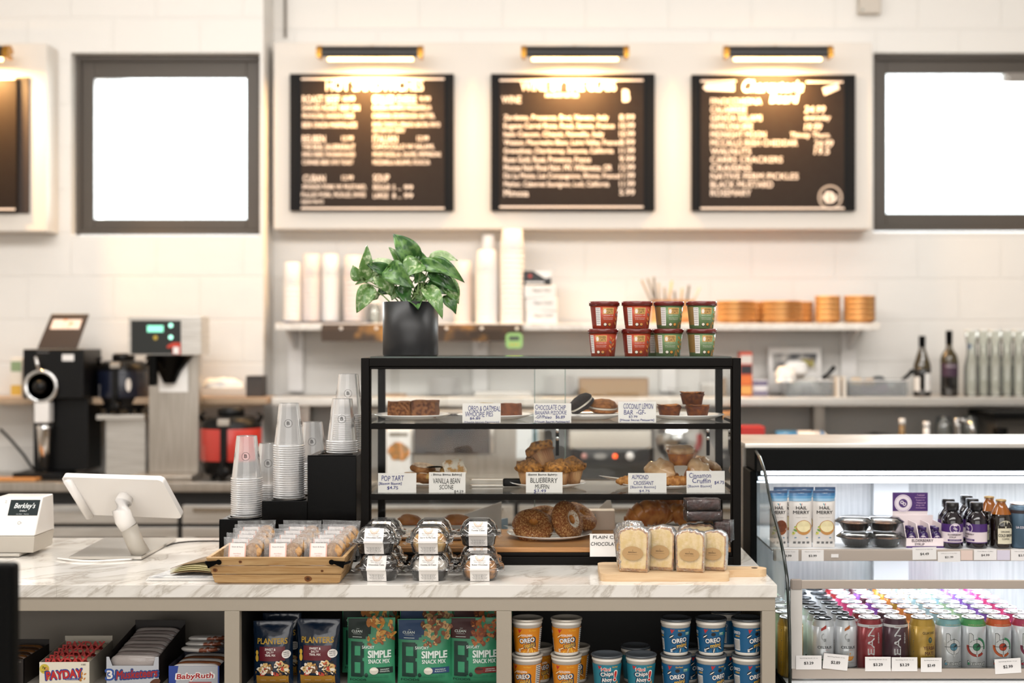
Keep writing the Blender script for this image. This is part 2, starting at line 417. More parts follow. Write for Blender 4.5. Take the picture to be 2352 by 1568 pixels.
def lines_on(t, rows, ox, oy, rules, extra=None):
    b = B(); mp = mpt()
    for (tx, px, py, w, h, *o) in rows:
        b.text(tx, (px-ox)*P_, (oy-py)*P_, h*P_, CHALK, (w*P_ if w else None), mp, al='l', bold=o[0] if o else .012, shear=o[1] if len(o) > 1 else 0)
    for (a, c, py) in rules: b.rect((a-ox)*P_, (c-ox)*P_, (oy-py)*P_-.004, (oy-py)*P_+.004, CHALK, mp, .001)
    if extra: extra(b, mp)
    return b.build('lettering', t)
# board 1
t, w, h = board(X(668, YP), X(668, YP)+BW, Z(485, YP), Z(172, YP), YP, 'menu board with two columns of sandwiches, nearest the left window', 27*P_, 354*P_)
c1 = [('HOT SANDWICHES', 752, 212, 222, 24, .018), ('ROAST BEEF', 698, 240, 84, 17), ('10.99', 790, 236, 27, 11), ('SHAVED ROAST BEEF ON', 698, 257, 130, 12), ('PROVOLONE, OAXACA CHEESE', 698, 276, 118, 12), ('BEER ONION MARMALADE', 698, 296, 124, 12),
      ('REUBEN', 698, 330, 52, 16), ('12.99', 788, 326, 26, 11), ('THE REAL SAUERKRAUT', 698, 346, 120, 12), ('SWISS CHEESE, THOUSAND ISLAND', 698, 364, 120, 12), ('CORNED BEEF, RYE TOAST', 698, 382, 116, 12),
      ('CUBAN', 700, 420, 50, 16), ('12.99', 788, 416, 26, 11), ('SMOKED PORK W/ MUSTARD,', 698, 438, 146, 12), ('PULLED PORK, PICKLES, SWISS', 696, 456, 146, 12), ('DIJON MAYO', 696, 472, 50, 11),
      ('GRILLED CHEESE', 858, 240, 100, 17), ('9.99', 966, 236, 24, 11), ('GOUDA, HAVARTI, MOZZARELLA', 858, 257, 134, 12), ('CHEDDAR, SOURDOUGH, BUTTER,', 858, 276, 142, 12), ('SWISS, TOMATO, SPINACH, BACON, MAYO', 858, 296, 154, 12), ('ADD HAM OR TURKEY', 858, 307, 74, 9),
      ('ITALIAN', 859, 330, 56, 16), ('12.99', 960, 326, 26, 11), ('CAPOCOLLO W/ SALAMI,', 859, 346, 140, 12), ('MORTADELLA, OLIVES, PEPPERONI', 859, 364, 154, 12), ('MOZZARELLA, BALSAMIC, FOCACCIA', 859, 382, 130, 12),
      ('SOUP', 860, 419, 36, 16), ('REGULAR', 860, 438, 38, 12), ('5 ...', 904, 438, 20, 11), ('99', 930, 438, 20, 11), ('LARGE', 860, 457, 34, 12), ('8 ...', 904, 457, 20, 11), ('99', 930, 457, 20, 11)]
lines_on(t, c1, 668, 485, [(695, 1022, 185), (695, 1022, 480)])
# board 2
t, w, h = board(X(1128, YP), X(1128, YP)+BW, Z(485, YP), Z(172, YP), YP, 'menu board listing wines with prices, middle of the three', 20*P_, 349*P_)
c2 = [('WINE BY THE GLASS', 1196, 212, 218, 23, .018), ('ASK ABOUT BOTTLES', 1252, 226, 76, 8), ('WINE', 1153, 240, 44, 16), ('B', 1430, 236, 14, 26, .06)]
wines = [('Zardetto, Prosecco, Brut, Veneto, Italy', 238, '8.99'), ('Eugene Carrel Rose, Rosé, Savoie, France', 252, '10.99'), ('Italo Cescon, Chianti, Novello, Italy', 228, '10.99'), ('Weston, Mourvedre Blanc, Loire Valley, France', 262, '8.99'), ('Grenadines, Chardonnay, Sonoma, California', 250, '11.99'),
         ('Rose Gold, Rosé, Provence, France', 198, '9.99'), ('Montes Noir Pinot Noir, MV, Willamette, OR', 246, '12.99'), ('De La Motte, Les Compagnons, Rhone, France', 262, '11.99'), ('Mather, Cabernet Sauvignon, Lodi, California', 240, '11.99'), ('Mimosa', 56, '5.99')]
for i, (a, wd_, p) in enumerate(wines):
    c2.append((a, 1158, 282+i*19.0, wd_, 15)); c2.append((p, 1422, 279+i*19.0, 34, 13))
lines_on(t, c2, 1128, 485, [(1148, 1476, 188), (1148, 1476, 477)])
# board 3
t, w, h = board(X(1587, YP), X(1587, YP)+BW, Z(485, YP), Z(174, YP), YP, 'menu board headed in script with a round emblem at its lower right', 20*P_, 348*P_)
c3 = [('Charcuterie', 1700, 215, 140, 28, .016, .2), ('Board', 1765, 240, 62, 22, .016, .2)]
for i, (a, wd_) in enumerate([('FINOCCHIONA', 116), ('CALABRESE', 82), ('GENOA SALAMI', 116), ('PAMPLONA BRIE', 96), ('MIDNIGHT MOON', 126), ('MCCALLS IRISH CHEDDAR', 198), ('WALNUTS', 92), ('CARRS CRACKERS', 164), ('CRAISINS', 92), ('NATIVE FERM PICKLES', 200), ('BLACK MUSTARD', 142), ('ROSEMARY', 92)]):
    c3.append((a, 1630, 243+i*19, wd_, 14, .010))
for (a, px, py, wd_) in (('24.99', 1844, 262, 46), ('everyday', 1844, 282, 58), ('19.99', 1844, 302, 38), ('Thirsty Thurs.', 1810, 322, 92), ('24.99', 1866, 340, 42), ('19.5', 1866, 357, 34)): c3.append((a, px, py, wd_, 15, .015, .15))
def emb(b, mp):
    u, v = (1903-1587)*P_, (485-455)*P_
    b.ring(u, v, 28*P_, 4*P_, mat('faded_chalk', 'b4a79c', .6), mp); b.text('B', u, v-12*P_, 24*P_, CHALK, 20*P_, mp, bold=.05)
    for s_ in (-1, 1): b.text('BR' if s_ < 0 else 'KS', u+s_*14*P_, v-7*P_, 13*P_, CHALK, 9*P_, mp, bold=.02)
    b.poly([((p-1587)*P_, (485-q)*P_) for p, q in ((1612, 205), (1620, 194), (1684, 196), (1684, 213), (1620, 212))], CHALK, mp, .001)
    b.poly([((p-1587)*P_, (485-q)*P_) for p, q in ((1885, 206), (1920, 194), (1924, 208), (1890, 222))], CHALK, mp, .001)
lines_on(t, c3, 1587, 485, [(1607, 1688, 190), (1848, 1932, 192), (1607, 1935, 480)], emb)
# board 4, cut off by the left edge
k4 = YQ/F
t = thing('menu_board', 'menu board cut off by the left edge of the picture', 'menu board', (X(-90, YQ), YQ, Z(490, YQ)), group='black menu boards on the wall')
b = B(); b.box(0, 159*k4, -.012, 0, 0, 312*k4, mat('board_back', '2e2119', .5)); b.build('frame', t, bevel=.002)
b = B(); b.box(20*k4, 134*k4, -.034, -.0122, .004, 308*k4, SHEET); b.build('sheet', t)
b = B()
for v in (8, 306): b.rect(22*k4, 132*k4, v*k4-.004, v*k4+.004, CHALK, mpt(-.034), .001)
b.build('lettering', t)
# picture lights
def pic_light(px0, px1, y, label):
    w = (px1-px0)*y/F; zc = Z(124, y)
    t = thing('picture_light', label, 'picture light', (X((px0+px1)/2, y), y, zc), group='brass ended picture lights')
    b = B(); ns = 14; vs = []; fs = []; r = .036
    A0 = .25; prof = [(r*math.cos(PI*1.1*i/ns+A0), r*math.sin(PI*1.1*i/ns+A0)) for i in range(ns+1)] + [((r-.004)*math.cos(PI*1.1*i/ns+A0), (r-.004)*math.sin(PI*1.1*i/ns+A0)) for i in range(ns, -1, -1)]
    b.prism([(p[0], p[1]) for p in prof], -w/2+.012, w/2-.012, mat('shade_black', '14100d', .35), 'x'); b.build('shade', t)
    for s_ in (-1, 1):
        b = B(); b.prism([(p[0]*1.05, p[1]*1.05) for p in prof[:ns+1]], s_*w/2-.012, s_*w/2+.012, BRASS, 'x')
        b.box(s_*w/2-.008, s_*w/2+.008, -.036, .036, -.02, -.005, BRASS); b.build('end_cap', t)
    b = B(); b.lathe([(.008, -w*.42), (.008, w*.42)], emis('warm_tube', 'ffc880', 12), 12, Matrix.Translation((0, 0, -.024)) @ Matrix.Rotation(PI/2, 4, 'Y')); b.build('bulb', t)
    b = B(); b.tube([(0, .02, .03), (0, .06, .045), (0, .148, .04)], .009, BRASS); b.box(-.06, .06, .13, .148, .01, .06, BRASS); b.build('arm', t)
    a = area('picture_lamp', (X((px0+px1)/2, y), y-.01, zc-.045), (math.radians(14), 0, 0), w*.5, .03, 15.0, (1, .58, .22), 165)
    return t
pic_light(735, 967, 6.15, 'black picture light over the sandwich board')
pic_light(1203, 1438, 6.15, 'black picture light over the wine board')
pic_light(1667, 1905, 6.15, 'black picture light over the script-headed board')
pic_light(-140, 18, 5.92, 'picture light almost outside the left edge')

# shelves on the back wall
ZS1 = Z(742, 6.14); ZS2 = 1.25
SHM = mat('white_laminate', 'ece6de', .4, scale=40, col2='ddd5cb')
b = B(); b.box(X(632, 6.14), X(2022, 6.14), 6.14, 6.44, ZS1-.032, ZS1, SHM); tag(b.build('wall_shelf', bevel=.003), 'white upper wall shelf below the menu panel', 'shelf')
for i, (px, l) in enumerate(((668, 'left end'), (1100, 'middle'), (1540, 'right of the middle'), (1962, 'right end'))):
    t = thing('shelf_bracket', f'white bracket under the {l} of the upper shelf', 'bracket', (X(px, 6.3), 0, 0), group='white shelf brackets')
    b = B(); b.box(-.036, .036, 6.41, 6.45, ZS2+.01, ZS1-.032, WHITEP); b.build('upright', t)
    b = B(); b.prism([(6.2, ZS1-.033), (6.41, ZS1-.033), (6.41, ZS1-.12)], -.008, .008, WHITEP); b.build('arm', t)
b = B(); b.box(X(-60, 5.98), X(612, 5.98), 5.98, 6.21, ZS2-.03, ZS2, mat('shelf_wood_edge', 'b39a80', .4, scale=5, col2='a68c72'))
tag(b.build('wall_shelf', bevel=.003), 'lower shelf behind the coffee machines, brown front edge', 'shelf')
b = B(); b.box(X(622, 6.06), X(2500, 6.06), 6.06, 6.44, ZS2-.042, ZS2-.002, STEELW)
tag(b.build('wall_shelf', bevel=.004), 'long stainless steel shelf below the white shelf', 'shelf')
for px in (1880, 1420, 700):
    b = B(); b.box(X(px-12, 6.38), X(px+12, 6.38), 6.36, 6.448, .95, ZS2-.044, STEEL)
    tag(b.build('shelf_bracket'), f'steel upright under the {"right" if px > 1800 else "middle" if px > 1000 else "left"} part of the steel shelf', 'bracket')

# stainless back counter with drawers and fridge doors
t = thing('back_counter', 'long stainless steel work counter along the back wall', 'work counter', (0, 0, 0))
ZB = .9; YB = 5.72
b = B(); b.box(-3.9, 4.6, YB, 6.2, ZB-.042, ZB, STEEL); b.box(XJ+.02, 4.6, 6.2, 6.44, ZB-.042, ZB, STEEL); b.build('worktop', t, bevel=.004)
b = B(); b.box(-3.9, 4.6, YB+.06, 6.18, .12, ZB-.043, mat('counter_recess', '151313', .5)); b.build('carcass', t)
for k in range(9):
    x0 = -3.0+k*.72
    if k in (1, 2, 3, 4, 5, 6, 7):
        dr = B(); dr.box(x0+.01, x0+.71, YB+.02, YB+.058, .72, .80, STEELW); dr = dr.build('drawer', t, bevel=.003)
        h_ = B(); h_.box(x0+.06, x0+.66, YB+.005, YB+.0195, .775, .79, CHROME); h_.build('handle', dr)
        fr = B()
        for (a0, a1, z0, z1) in ((x0+.01, x0+.71, .66, .705), (x0+.01, x0+.71, .14, .19), (x0+.01, x0+.06, .19, .66), (x0+.66, x0+.71, .19, .66)): fr.box(a0, a1, YB+.02, YB+.058, z0, z1, STEELW)
        fr = fr.build('door', t, bevel=.003)
        gl = B(); gl.box(x0+.06, x0+.66, YB+.04, YB+.045, .19, .66, GLASS); gl.build('pane', fr)
# ------------------------------------------------------------ front counter
ZC = .916; YF = 3.218; YR = 3.99; ZF = .648      # worktop height, front edge, rear edge, cubby floor
xl, xr = -2.2, X(1785, YF)
b = B(); b.box(xl, xr, YF, YR, ZC-.030, ZC, MARBLE); b.box(X(130, YF)-.0008, X(130, YF)+.0008, YF-.0002, YR, ZC-.0302, ZC+.0002, mat('marble_joint', 'b9b2a8', .4))
tag(b.build('marble_worktop', bevel=.003), 'white marble worktop with grey veins on the front counter', 'countertop')
t = thing('display_cabinet', 'cream painted front counter with open cubbies full of snacks', 'cabinet')
zt, zo = ZC-.0305, Z(1403, YF+.006)
y0, y1 = YF+.006, YR-.02
b = B(); b.box(xl, xr-.003, y0, y0+.025, zo, zt, CABPAINT)
px = [(30, 30), (515, 550), (1140, 1175), (1750, 1786)]
for a, c in px[1:]: b.box(X(a, y0), min(X(c, y0), xr-.003), y0, y0+.025, .0, zo, CABPAINT)
b.box(xl, xr-.003, y0, y0+.025, 0, ZF-.004, CABPAINT)
b.build('face_frame', t, bevel=.0015)
INN = mat('cubby_inside', '8d867d', .6); INB = mat('cubby_inside_black', '1d1c1b', .6)
b = B()
b.box(xl, xr-.003, y0+.025, y1, ZF-.02, ZF, INN); b.box(xl, xr-.003, y0+.025, y1, zt-.012, zt, INN)
b.box(xl, X(532, y0), y0+.47, y0+.49, ZF, zt-.012, INN); b.box(X(532, y0)+.01, xr-.003, y0+.47, y0+.49, ZF, zt-.012, INB)
for a in (532, 1157): b.box(X(a, y0)-.009, X(a, y0)+.009, y0+.025, y0+.47, ZF, zt-.012, INB)
b.box(xr-.022, xr-.003, y0+.025, y1, .0, zt-.012, CABPAINT); b.box(xl, xr-.003, y1, y1+.015, 0, zt, CABPAINT)
b.build('carcass', t)
b = B(); b.box(xl, X(514, y0), y0+.42, y0+.43, ZF+.165, ZF+.172, INN); b.build('rail', t)

# black thing close to the lens at the left edge
t = thing('sign_stand', 'black out-of-focus stand close to the lens at the bottom left corner', 'stand', (X(-30, 2.3), 2.3, 0))
b = B(); b.box(-.05, X(28, 2.3)-X(-30, 2.3), 0, .04, .35, Z(1296, 2.3), DARK); b.build('panel', t, bevel=.008)
b = B(); b.box(-.05, .02, 0, .04, .0, .35, DARK); b.build('leg', t)
b = B(); b.box(-.15, .1, -.08, .12, .0, .012, DARK); b.build('base', t)

# ------------------------------------------------------------ pastry display case
YC0, YC1 = 3.5, 3.87
cx0, cx1 = X(829, YC0), X(1702, YC0); zt = Z(822, YC0)
zs1, zs2, zd = 1.287, 1.102, Z(1258, YC0)
t = thing('pastry_case', 'black framed glass pastry display case on the marble worktop', 'display case', (0, 0, 0))
fw = .0215
b = B()
b.box(cx0, cx0+fw, YC0, YC0+.024, ZC, zt, BLACK); b.box(cx1-fw, cx1, YC0, YC0+.024, ZC, zt, BLACK)
b.box(cx0+fw, cx1-fw, YC0, YC0+.024, zt-.022, zt, BLACK)
b.box(cx0+fw, cx0+fw+.004, YC0+.004, YC0+.02, ZC+.03, zt-.022, BLACK); b.box(cx1-fw-.004, cx1-fw, YC0+.004, YC0+.02, ZC+.03, zt-.022, BLACK)
b.box(cx0+fw, cx1-fw, YC0+.004, YC0+.02, zt-.029, zt-.022, BLACK)
for s_ in (cx0, cx1-.021):
    b.box(s_, s_+.021, YC1-.02, YC1, ZC, zt, BLACK); b.box(s_, s_+.021, YC0+.024, YC1-.02, zt-.02, zt, BLACK)
b.box(cx0+.021, cx1-.021, YC1-.018, YC1, zt-.016, zt, BLACK)
b.build('frame', t, bevel=.0015)
b = B(); b.box(cx0, cx1, YC0+.001, YC1, ZC+.0005, ZC+.022, BLACK); b.box(cx0+.021, cx1-.021, YC0+.006, YC1-.01, ZC+.022, zd-.013, BLACK); b.build('base', t, bevel=.002)
b = B(); b.box(cx0+.022, cx1-.022, YC0+.008, YC1-.02, zd-.013, zd, DECKW); b.build('deck', t, bevel=.002)
for i, (z, l) in enumerate(((zs1, 'upper'), (zs2, 'lower'))):
    b = B(); b.box(cx0+.0215, cx1-.0215, YC0+.004, YC0+.018, z-.016, z-.002, BLACK)
    for x in (cx0+.022, cx1-.03): b.box(x, x+.008, YC0+.018, YC1-.03, z-.012, z-.004, BLACK)
    s_ = b.build('shelf_rail', t, bevel=.001)
    b = B(); b.rect(cx0+.023, cx1-.023, YC0+.006, YC1-.03, clear('shelf_glass', 'f4f8f6', .04, .05, .03), lambda u, v, l: (u, v, z-.0003)); b.build('glass_shelf', s_)
b = B(); b.box(cx0+.024, cx1-.024, YC0+.003, YC1-.02, zt, zt+.004, GLASS); b.box(cx0+.024, cx1-.024, YC1-.02, YC1-.0195, zt, zt+.004, EDGEGL); b.build('glass_top', t)
for x in (cx0+.009, cx1-.013):
    b = B(); b.add([(x+.002, YC0+.026, ZC+.03), (x+.002, YC1-.022, ZC+.03), (x+.002, YC1-.022, zt-.022), (x+.002, YC0+.026, zt-.022)], [(0, 1, 2, 3)], GLASS); b.build('side_pane', t)
b = B(); b.rect(cx0+.026, cx1-.026, ZC+.045, zt-.03, clear('front_glass', 'fefffe', .010, .01), lambda u, v, l: (u, YC0+.0215, v)); b.build('front_pane', t)
for (a, c, y, nm) in ((cx0+.022, X(1298, YC1), YC1-.018, 'l'), (X(1228, YC1), cx1-.022, YC1-.010, 'r')):
    b = B(); b.rect(a, c, ZC+.03, zt-.022, GLASS, lambda u, v, l: (u, y+.002, v))
    e = c if nm == 'l' else a
    b.box(e-.0012, e+.0012, y-.0005, y+.0045, ZC+.03, zt-.022, EDGEGL)
    d = b.build('sliding_door', t)
    h_ = B(); hx = X(1280 if nm == 'l' else 1625, YC1); z1 = Z(985, YC1)
    h_.box(hx-.005, hx+.005, y-.006, y-.001, z1-.075, z1, BLACK)
    for q in (-.004, -.026): h_.lathe([(.0055, 0), (.0055, .003)], CHROME, 16, Matrix.Translation((hx, y-.006, z1+q)) @ Matrix.Rotation(PI/2, 4, 'X'))
    h_.build('finger_pull', d)

# plates
def plate(r, loc, label, name='plate', oval=1):
    t = B(); t.lathe([(0, .004), (r*.55, .004), (r*.68, .007), (r*.97, .0135), (r, .0145), (r, .0125), (r*.7, .002), (r*.62, 0), (0, 0)], CHINA, 48)
    o = t.build(name); o.location = loc; o.scale = (1, oval, 1)
    return tag(o, label, 'plate', 'white plates in the pastry case')
def PX(px, Y, z): return (X(px, Y), Y, z)
YM = 3.68
CRUMB = mat('brownie_crumb', '5e3316', .8, spec=.2, scale=140, col2='956136', bump=.9, bscale=160)
def cakeblock(w, d, h, top, side, seed, name='brownie'):
    t = B(); vs = []; n = 9
    def g(i, j, k): # lattice jitter
        p = Vector((w*(i/(n-1)-.5), d*(j/(n-1)-.5), h*k))
        q = noise.noise_vector(p*90+Vector((seed, 0, 0)))*.0022
        return (p.x+q.x, p.y+q.y, max(0, p.z+(q.z if k > 0 else 0)))
    for k in (0, .33, .66, 1):
        for j in range(n):
            for i in range(n): vs.append(g(i, j, k))
    fs = []; ft = []
    L_ = lambda i, j, k: k*n*n+j*n+i
    for k in range(3):
        for i in range(n-1):
            fs += [(L_(i, 0, k), L_(i+1, 0, k), L_(i+1, 0, k+1), L_(i, 0, k+1)), (L_(i+1, n-1, k), L_(i, n-1, k), L_(i, n-1, k+1), L_(i+1, n-1, k+1)),
                   (L_(0, i+1, k), L_(0, i, k), L_(0, i, k+1), L_(0, i+1, k+1)), (L_(n-1, i, k), L_(n-1, i+1, k), L_(n-1, i+1, k+1), L_(n-1, i, k+1))]
    for j in range(n-1):
        for i in range(n-1): ft.append((L_(i, j, 3), L_(i+1, j, 3), L_(i+1, j+1, 3), L_(i, j+1, 3)))
    t.add(vs, fs, side, True); t.add(vs, ft, top, True)
    o = t.build(name); return o
plate(.105, PX(947, 3.69, zs1), 'white plate under two square brownies, leftmost on the top shelf')
BT = mat('brownie_top', 'a06a40', .7, spec=.2, scale=60, col2='7a4a2a', bump=.8, bscale=90)
o = cakeblock(.064, .06, .042, BT, CRUMB, 1); o.location = PX(918, 3.67, zs1+.0065); o.rotation_euler = (0, 0, .08); tag(o, 'square brownie on the left half of the leftmost top plate', 'brownie', 'brownies on the leftmost plate')
o = cakeblock(.066, .06, .046, BT, mat('brownie_nutty', '54290f', .8, scale=120, col2='8d5b32', bump=.9, bscale=120), 5); o.location = PX(977, 3.66, zs1+.0065); o.rotation_euler = (0, 0, -.12); tag(o, 'taller square brownie on the right half of the leftmost top plate', 'brownie', 'brownies on the leftmost plate')
plate(.105, PX(1136, 3.69, zs1), 'white plate behind the first handwritten card on the top shelf')
t = B(); cb = mat('brown_cake', '8a4f2d', .75, scale=90, col2='6c3a1d', bump=.8, bscale=140)
t.lathe([(0, 0), (.029, 0), (.032, .006), (.031, .033), (.029, .037), (.022, .0345), (.017, .030), (0, .029)], cb, 36, jit=.0022)
o = t.build('round_cake'); o.location = PX(1172, 3.67, zs1+.0065); tag(o, 'round brown cake with a sunken top right of the first handwritten card', 'cake')
t = B(); t.lathe([(0, 0), (.03, 0), (.033, .01), (.03, .03), (.018, .036), (0, .037)], mat('pale_biscuit', 'e2d3ba', .8, scale=60, col2='c8b08c', bump=.6), 36, jit=.003, seed=3)
o = t.build('cookie'); o.location = PX(1118, 3.73, zs1+.0065); tag(o, 'pale cookie mostly hidden behind the first handwritten card', 'cookie')
plate(.105, PX(1345, 3.70, zs1), 'white plate under the whoopie pies, middle of the top shelf')
b = B(); b.box(-.075, .075, -.05, .05, 0, .0008, PAPER); o = b.build('napkin', thick=.0005); o.location = (X(1360, 3.67), 3.67, zs1+.0152); o.rotation_euler = (0, 0, .5); tag(o, 'white paper napkin under the two whoopie pies', 'napkin')
def whoopie(c1, c2, r, label, loc, rot):
    t = thing('whoopie_pie', label, 'whoopie pie', loc, rot=rot, group='whoopie pies')
    m = mat('cookie_'+c1, c1, .75, scale=120, col2=c2, bump=.8, bscale=160)
    b = B(); b.lathe([(0, 0), (r*.7, .001), (r, .007), (r*.98, .012), (0, .012)], m, 36, jit=.0015); b.build('bottom_cookie', t)
    b = B(); b.lathe([(0, .0125), (r*.93, .0125), (r*.96, .015), (r*.93, .018), (0, .018)], mat('cream_filling', 'efe6d6', .6), 36); b.build('filling', t)
    b = B(); b.lathe([(0, .0185), (r*.98, .0185), (r, .023), (r*.8, .033), (r*.4, .038), (0, .039)], m, 36, jit=.002, seed=2); b.build('top_cookie', t)
whoopie('2a1a14', '170d09', .036, 'black chocolate whoopie pie with white filling, leaning on a brown one', (X(1343, 3.66), 3.66, zs1+.030), (0, -.62, .25))
whoopie('b4743a', '8a5426', .039, 'golden brown oat whoopie pie beside the black one', (X(1385, 3.67), 3.675, zs1+.017), (.1, .06, 0))
plate(.105, PX(1575, 3.69, zs1), 'white plate under three lemon bars, rightmost on the top shelf')
b = B(); lb = mat('lemon_bar_side', '5a260c', .6, spec=.3, scale=90, col2='8a4a1c', bump=.5); lt = mat('lemon_bar_top', 'd98432', .35, scale=70, col2='6b300e', bump=.9, bscale=90)
b.lathe([(0, 0), (.026, 0), (.031, .022), (.034, .028), (.031, .031)], lb, 30, jit=.0015)
b.lathe([(.031, .031), (.033, .034), (.024, .034), (.015, .030), (0, .031)], lt, 30, jit=.006, seed=4)
p = b.build('baked_bar'); tag(p, cat='pastry', group='three baked bars')
put(p, PX(1538, 3.66, zs1+.0065), 'dark brown round baked bar left of two others on the rightmost top plate')
put(p, PX(1602, 3.66, zs1+.0065), 'dark brown round baked bar under another on the rightmost top plate', .8)
put(p, PX(1590, 3.665, zs1+.041), 'dark brown round baked bar topmost on the rightmost top plate', 2)

# pop tarts, scones, muffins, croissants, cruffins on the lower glass shelf
plate(.088, PX(985, 3.70, zs2), 'white plate under pop tarts and scones')
def pop(loc, rot, label, seed):
    t = thing('hand_pie', label, 'pastry', loc, rot=rot, group='frosted hand pies')
    b = B(); b.blob(.034, .028, .011, mat('pie_crust', 'b07a45', .7, scale=70, col2='8e5a2d', bump=.6), (0, 0, .011), jit=.12, seed=seed, power=.55); b.build('crust', t)
    b = B(); b.blob(.028, .023, .004, mat('sugar_glaze', 'd9c3ab', .5, scale=90, col2='a98164', bump=.7, ramp=(.45, .7)), (0, 0, .0205), jit=.2, seed=seed, power=.5); b.build('frosting', t)
pop(PX(950, 3.68, zs2+.014), (.05, .1, .3), 'frosted hand pie, left lower one behind the pop tart card', 1)
pop(PX(978, 3.66, zs2+.012), (0, .35, 1.2), 'frosted hand pie, right lower one beside the scone card', 2)
pop(PX(970, 3.67, zs2+.040), (.15, .15, -.1), 'frosted hand pie lying on top of the others', 3)
sc_ = mat('scone_crumb', 'd9b06c', .75, scale=60, col2='b98546', bump=.7); gl = mat('white_icing', 'eee6da', .35, scale=40, col2='ddd0bd', bump=.3); gl2 = mat('patchy_icing', 'efe6d6', .4, scale=45, col2='cf9f58', bump=.4, ramp=(.47, .58))
def scone(loc, rot, label, seed, r=.032):
    t = thing('scone', label, 'scone', loc, rot=rot, group='glazed scones')
    b = B(); b.blob(r, r, .02, sc_, (0, 0, .02), jit=.15, seed=seed, low=0); b.build('body', t)
    b = B(); b.blob(r*.97, r*.97, .013, gl2, (0, 0, .029), jit=.35, seed=seed+4, low=.022); b.build('icing', t)
scone(PX(1000, 3.64, zs2+.007), (0, 0, 0), 'small glazed scone behind the scone card', 1, .027)
scone(PX(1038, 3.665, zs2+.030), (1.1, 0, .2), 'round white-glazed scone standing on edge behind the scone card', 2, .034)
scone(PX(1040, 3.70, zs2+.007), (0, 0, 0), 'glazed scone lying flat beneath the standing scone', 3, .026)
t = thing('tongs', 'steel tongs with black grips lying on the lower glass shelf', 'tongs', (X(1130, 3.68), 3.68, zs2+.001))
for s_ in (0, 1):
    b = B(); b.prism([(-.055, -.009), (.03, -.006), (.03, .006), (-.055, .009), (-.062, 0)], .002+.016*s_, .004+.016*s_, STEELW, 'z'); b.build('blade', t)
b = B(); b.box(.03, .085, -.01, .01, .0, .022, BLKPL)
b.build('grip', t, bevel=.004)
plate(.105, PX(1259, 3.68, zs2), 'white plate under the blueberry muffins')
PAPC = mat('muffin_paper', 'd2a878', .7, scale=30, col2='94582a', ramp=(.3, .7), stretch=(1, 1, .3)); MUF = mat('muffin_crumble', 'bd8138', .8, scale=110, col2='5f3817', bump=1, bscale=130, ramp=(.42, .66))
t = thing('muffin', 'blueberry muffin', 'muffin', group='blueberry muffins')
b = B(); b.wall([(.022, 0), (.0265, .02), (.0305, .036)], PAPC, 96)
vs = []; b2 = B(); b2.lathe([(0, 0), (.022, 0), (.0265, .02), (.031, .037)], PAPC, 120, flute=.035, nf=30); b2.build('paper_cup', t)
b = B(); b.lathe([(.029, .034), (.036, .037), (.0385, .042), (.036, .049), (.029, .057), (.018, .063), (.008, .066), (0, .0665)], MUF, 48, jit=.010, seed=2); b.build('crumble_top', t)
mf = remember(t)
for (px_, y, dz, l, rz, rx) in ((1217, 3.66, .007, 'left end of the muffin pile', 0, 0), (1281, 3.64, .007, 'front row right of the muffin card', 1, 0), (1312, 3.68, .009, 'right end of the muffin pile', 2, 0), (1255, 3.70, .007, 'rear middle of the muffin pile', 3, 0), (1257, 3.665, .058, 'topmost of the muffin pile', 4, .6)):
    put(mf, PX(px_, y, zs2+dz), 'crumble-topped blueberry muffin, '+l, rot=(rx, 0, rz), scale=(1.05,)*3 if dz < .05 else (1.1,)*3)
plate(.125, PX(1518, 3.68, zs2), 'white plate under croissants and cruffins')
b = B(); b.poly([(-.02, 0), (.09, .012), (.1, .05), (.02, .06)], PAPER, lambda u, v, l: (u, v-.03, .016+.018*max(0, (.02-u))/.04)); o = b.build('baking_paper', thick=.0006)
o.location = PX(1392, 3.67, zs2); tag(o, 'white baking paper corner sticking out left of the almond croissants', 'paper')
CRO = mat('croissant_crust', 'c98743', .4, scale=35, col2='9a5420', bump=.35, coat=.3, ramp=(.35, .65))
def croissant(L, R, loc, rot, label, seed=0, flatk=1.0, bend=1.0, m=CRO, grp='croissants'):
    b = B(); nu, nv = 72, 20; vs = []; fs = []
    for i in range(nu+1):
        t_ = i/nu; a = (t_-.5)*PI*bend; c = Vector((math.sin(a)*L/2/max(.3, math.sin(PI*bend/2)), -(math.cos(a)-1)*L*.42*bend*1.0, 0))
        k = abs(2*t_-1); env = (1-k**2.2)**.62 if k < 1 else 0
        step = (k*4.5) % 1; rr = R*max(.02, env)*(1+.20*(1-step)**1.3*(1 if k < .93 else 0))
        tn = Vector((math.cos(a), math.sin(a)*.64, 0)).normalized(); nn = Vector((-tn.y, tn.x, 0))
        for j in range(nv):
            q = 2*PI*j/nv; d = noise.noise(Vector((i*.15+seed, j*.4, 0)))*.06
            p = c+nn*rr*(1+d)*math.cos(q)+Vector((0, 0, 1))*(rr*(1+d)*math.sin(q)*flatk+R*flatk*.9)
            vs.append((p.x, p.y, max(0, p.z)))
    for i in range(nu):
        for j in range(nv): k = (j+1) % nv; fs.append((i*nv+j, i*nv+k, (i+1)*nv+k, (i+1)*nv+j))
    b.add(vs, fs, m, True); o = b.build('croissant'); o.location = loc; o.rotation_euler = rot
    return tag(o, label, 'croissant', grp)
ALM = mat('almond_croissant', 'c48a48', .6, scale=90, col2='9c6128', bump=.7)
croissant(.105, .017, PX(1462, 3.63, zs2+.012), (0, -.1, .2), 'flat almond croissant left behind the almond card', 1, .8, .7, ALM, 'almond croissants')
croissant(.115, .018, PX(1510, 3.68, zs2+.012), (.1, -.1, -.3), 'flat almond croissant between the two right cards', 2, .8, .7, ALM, 'almond croissants')
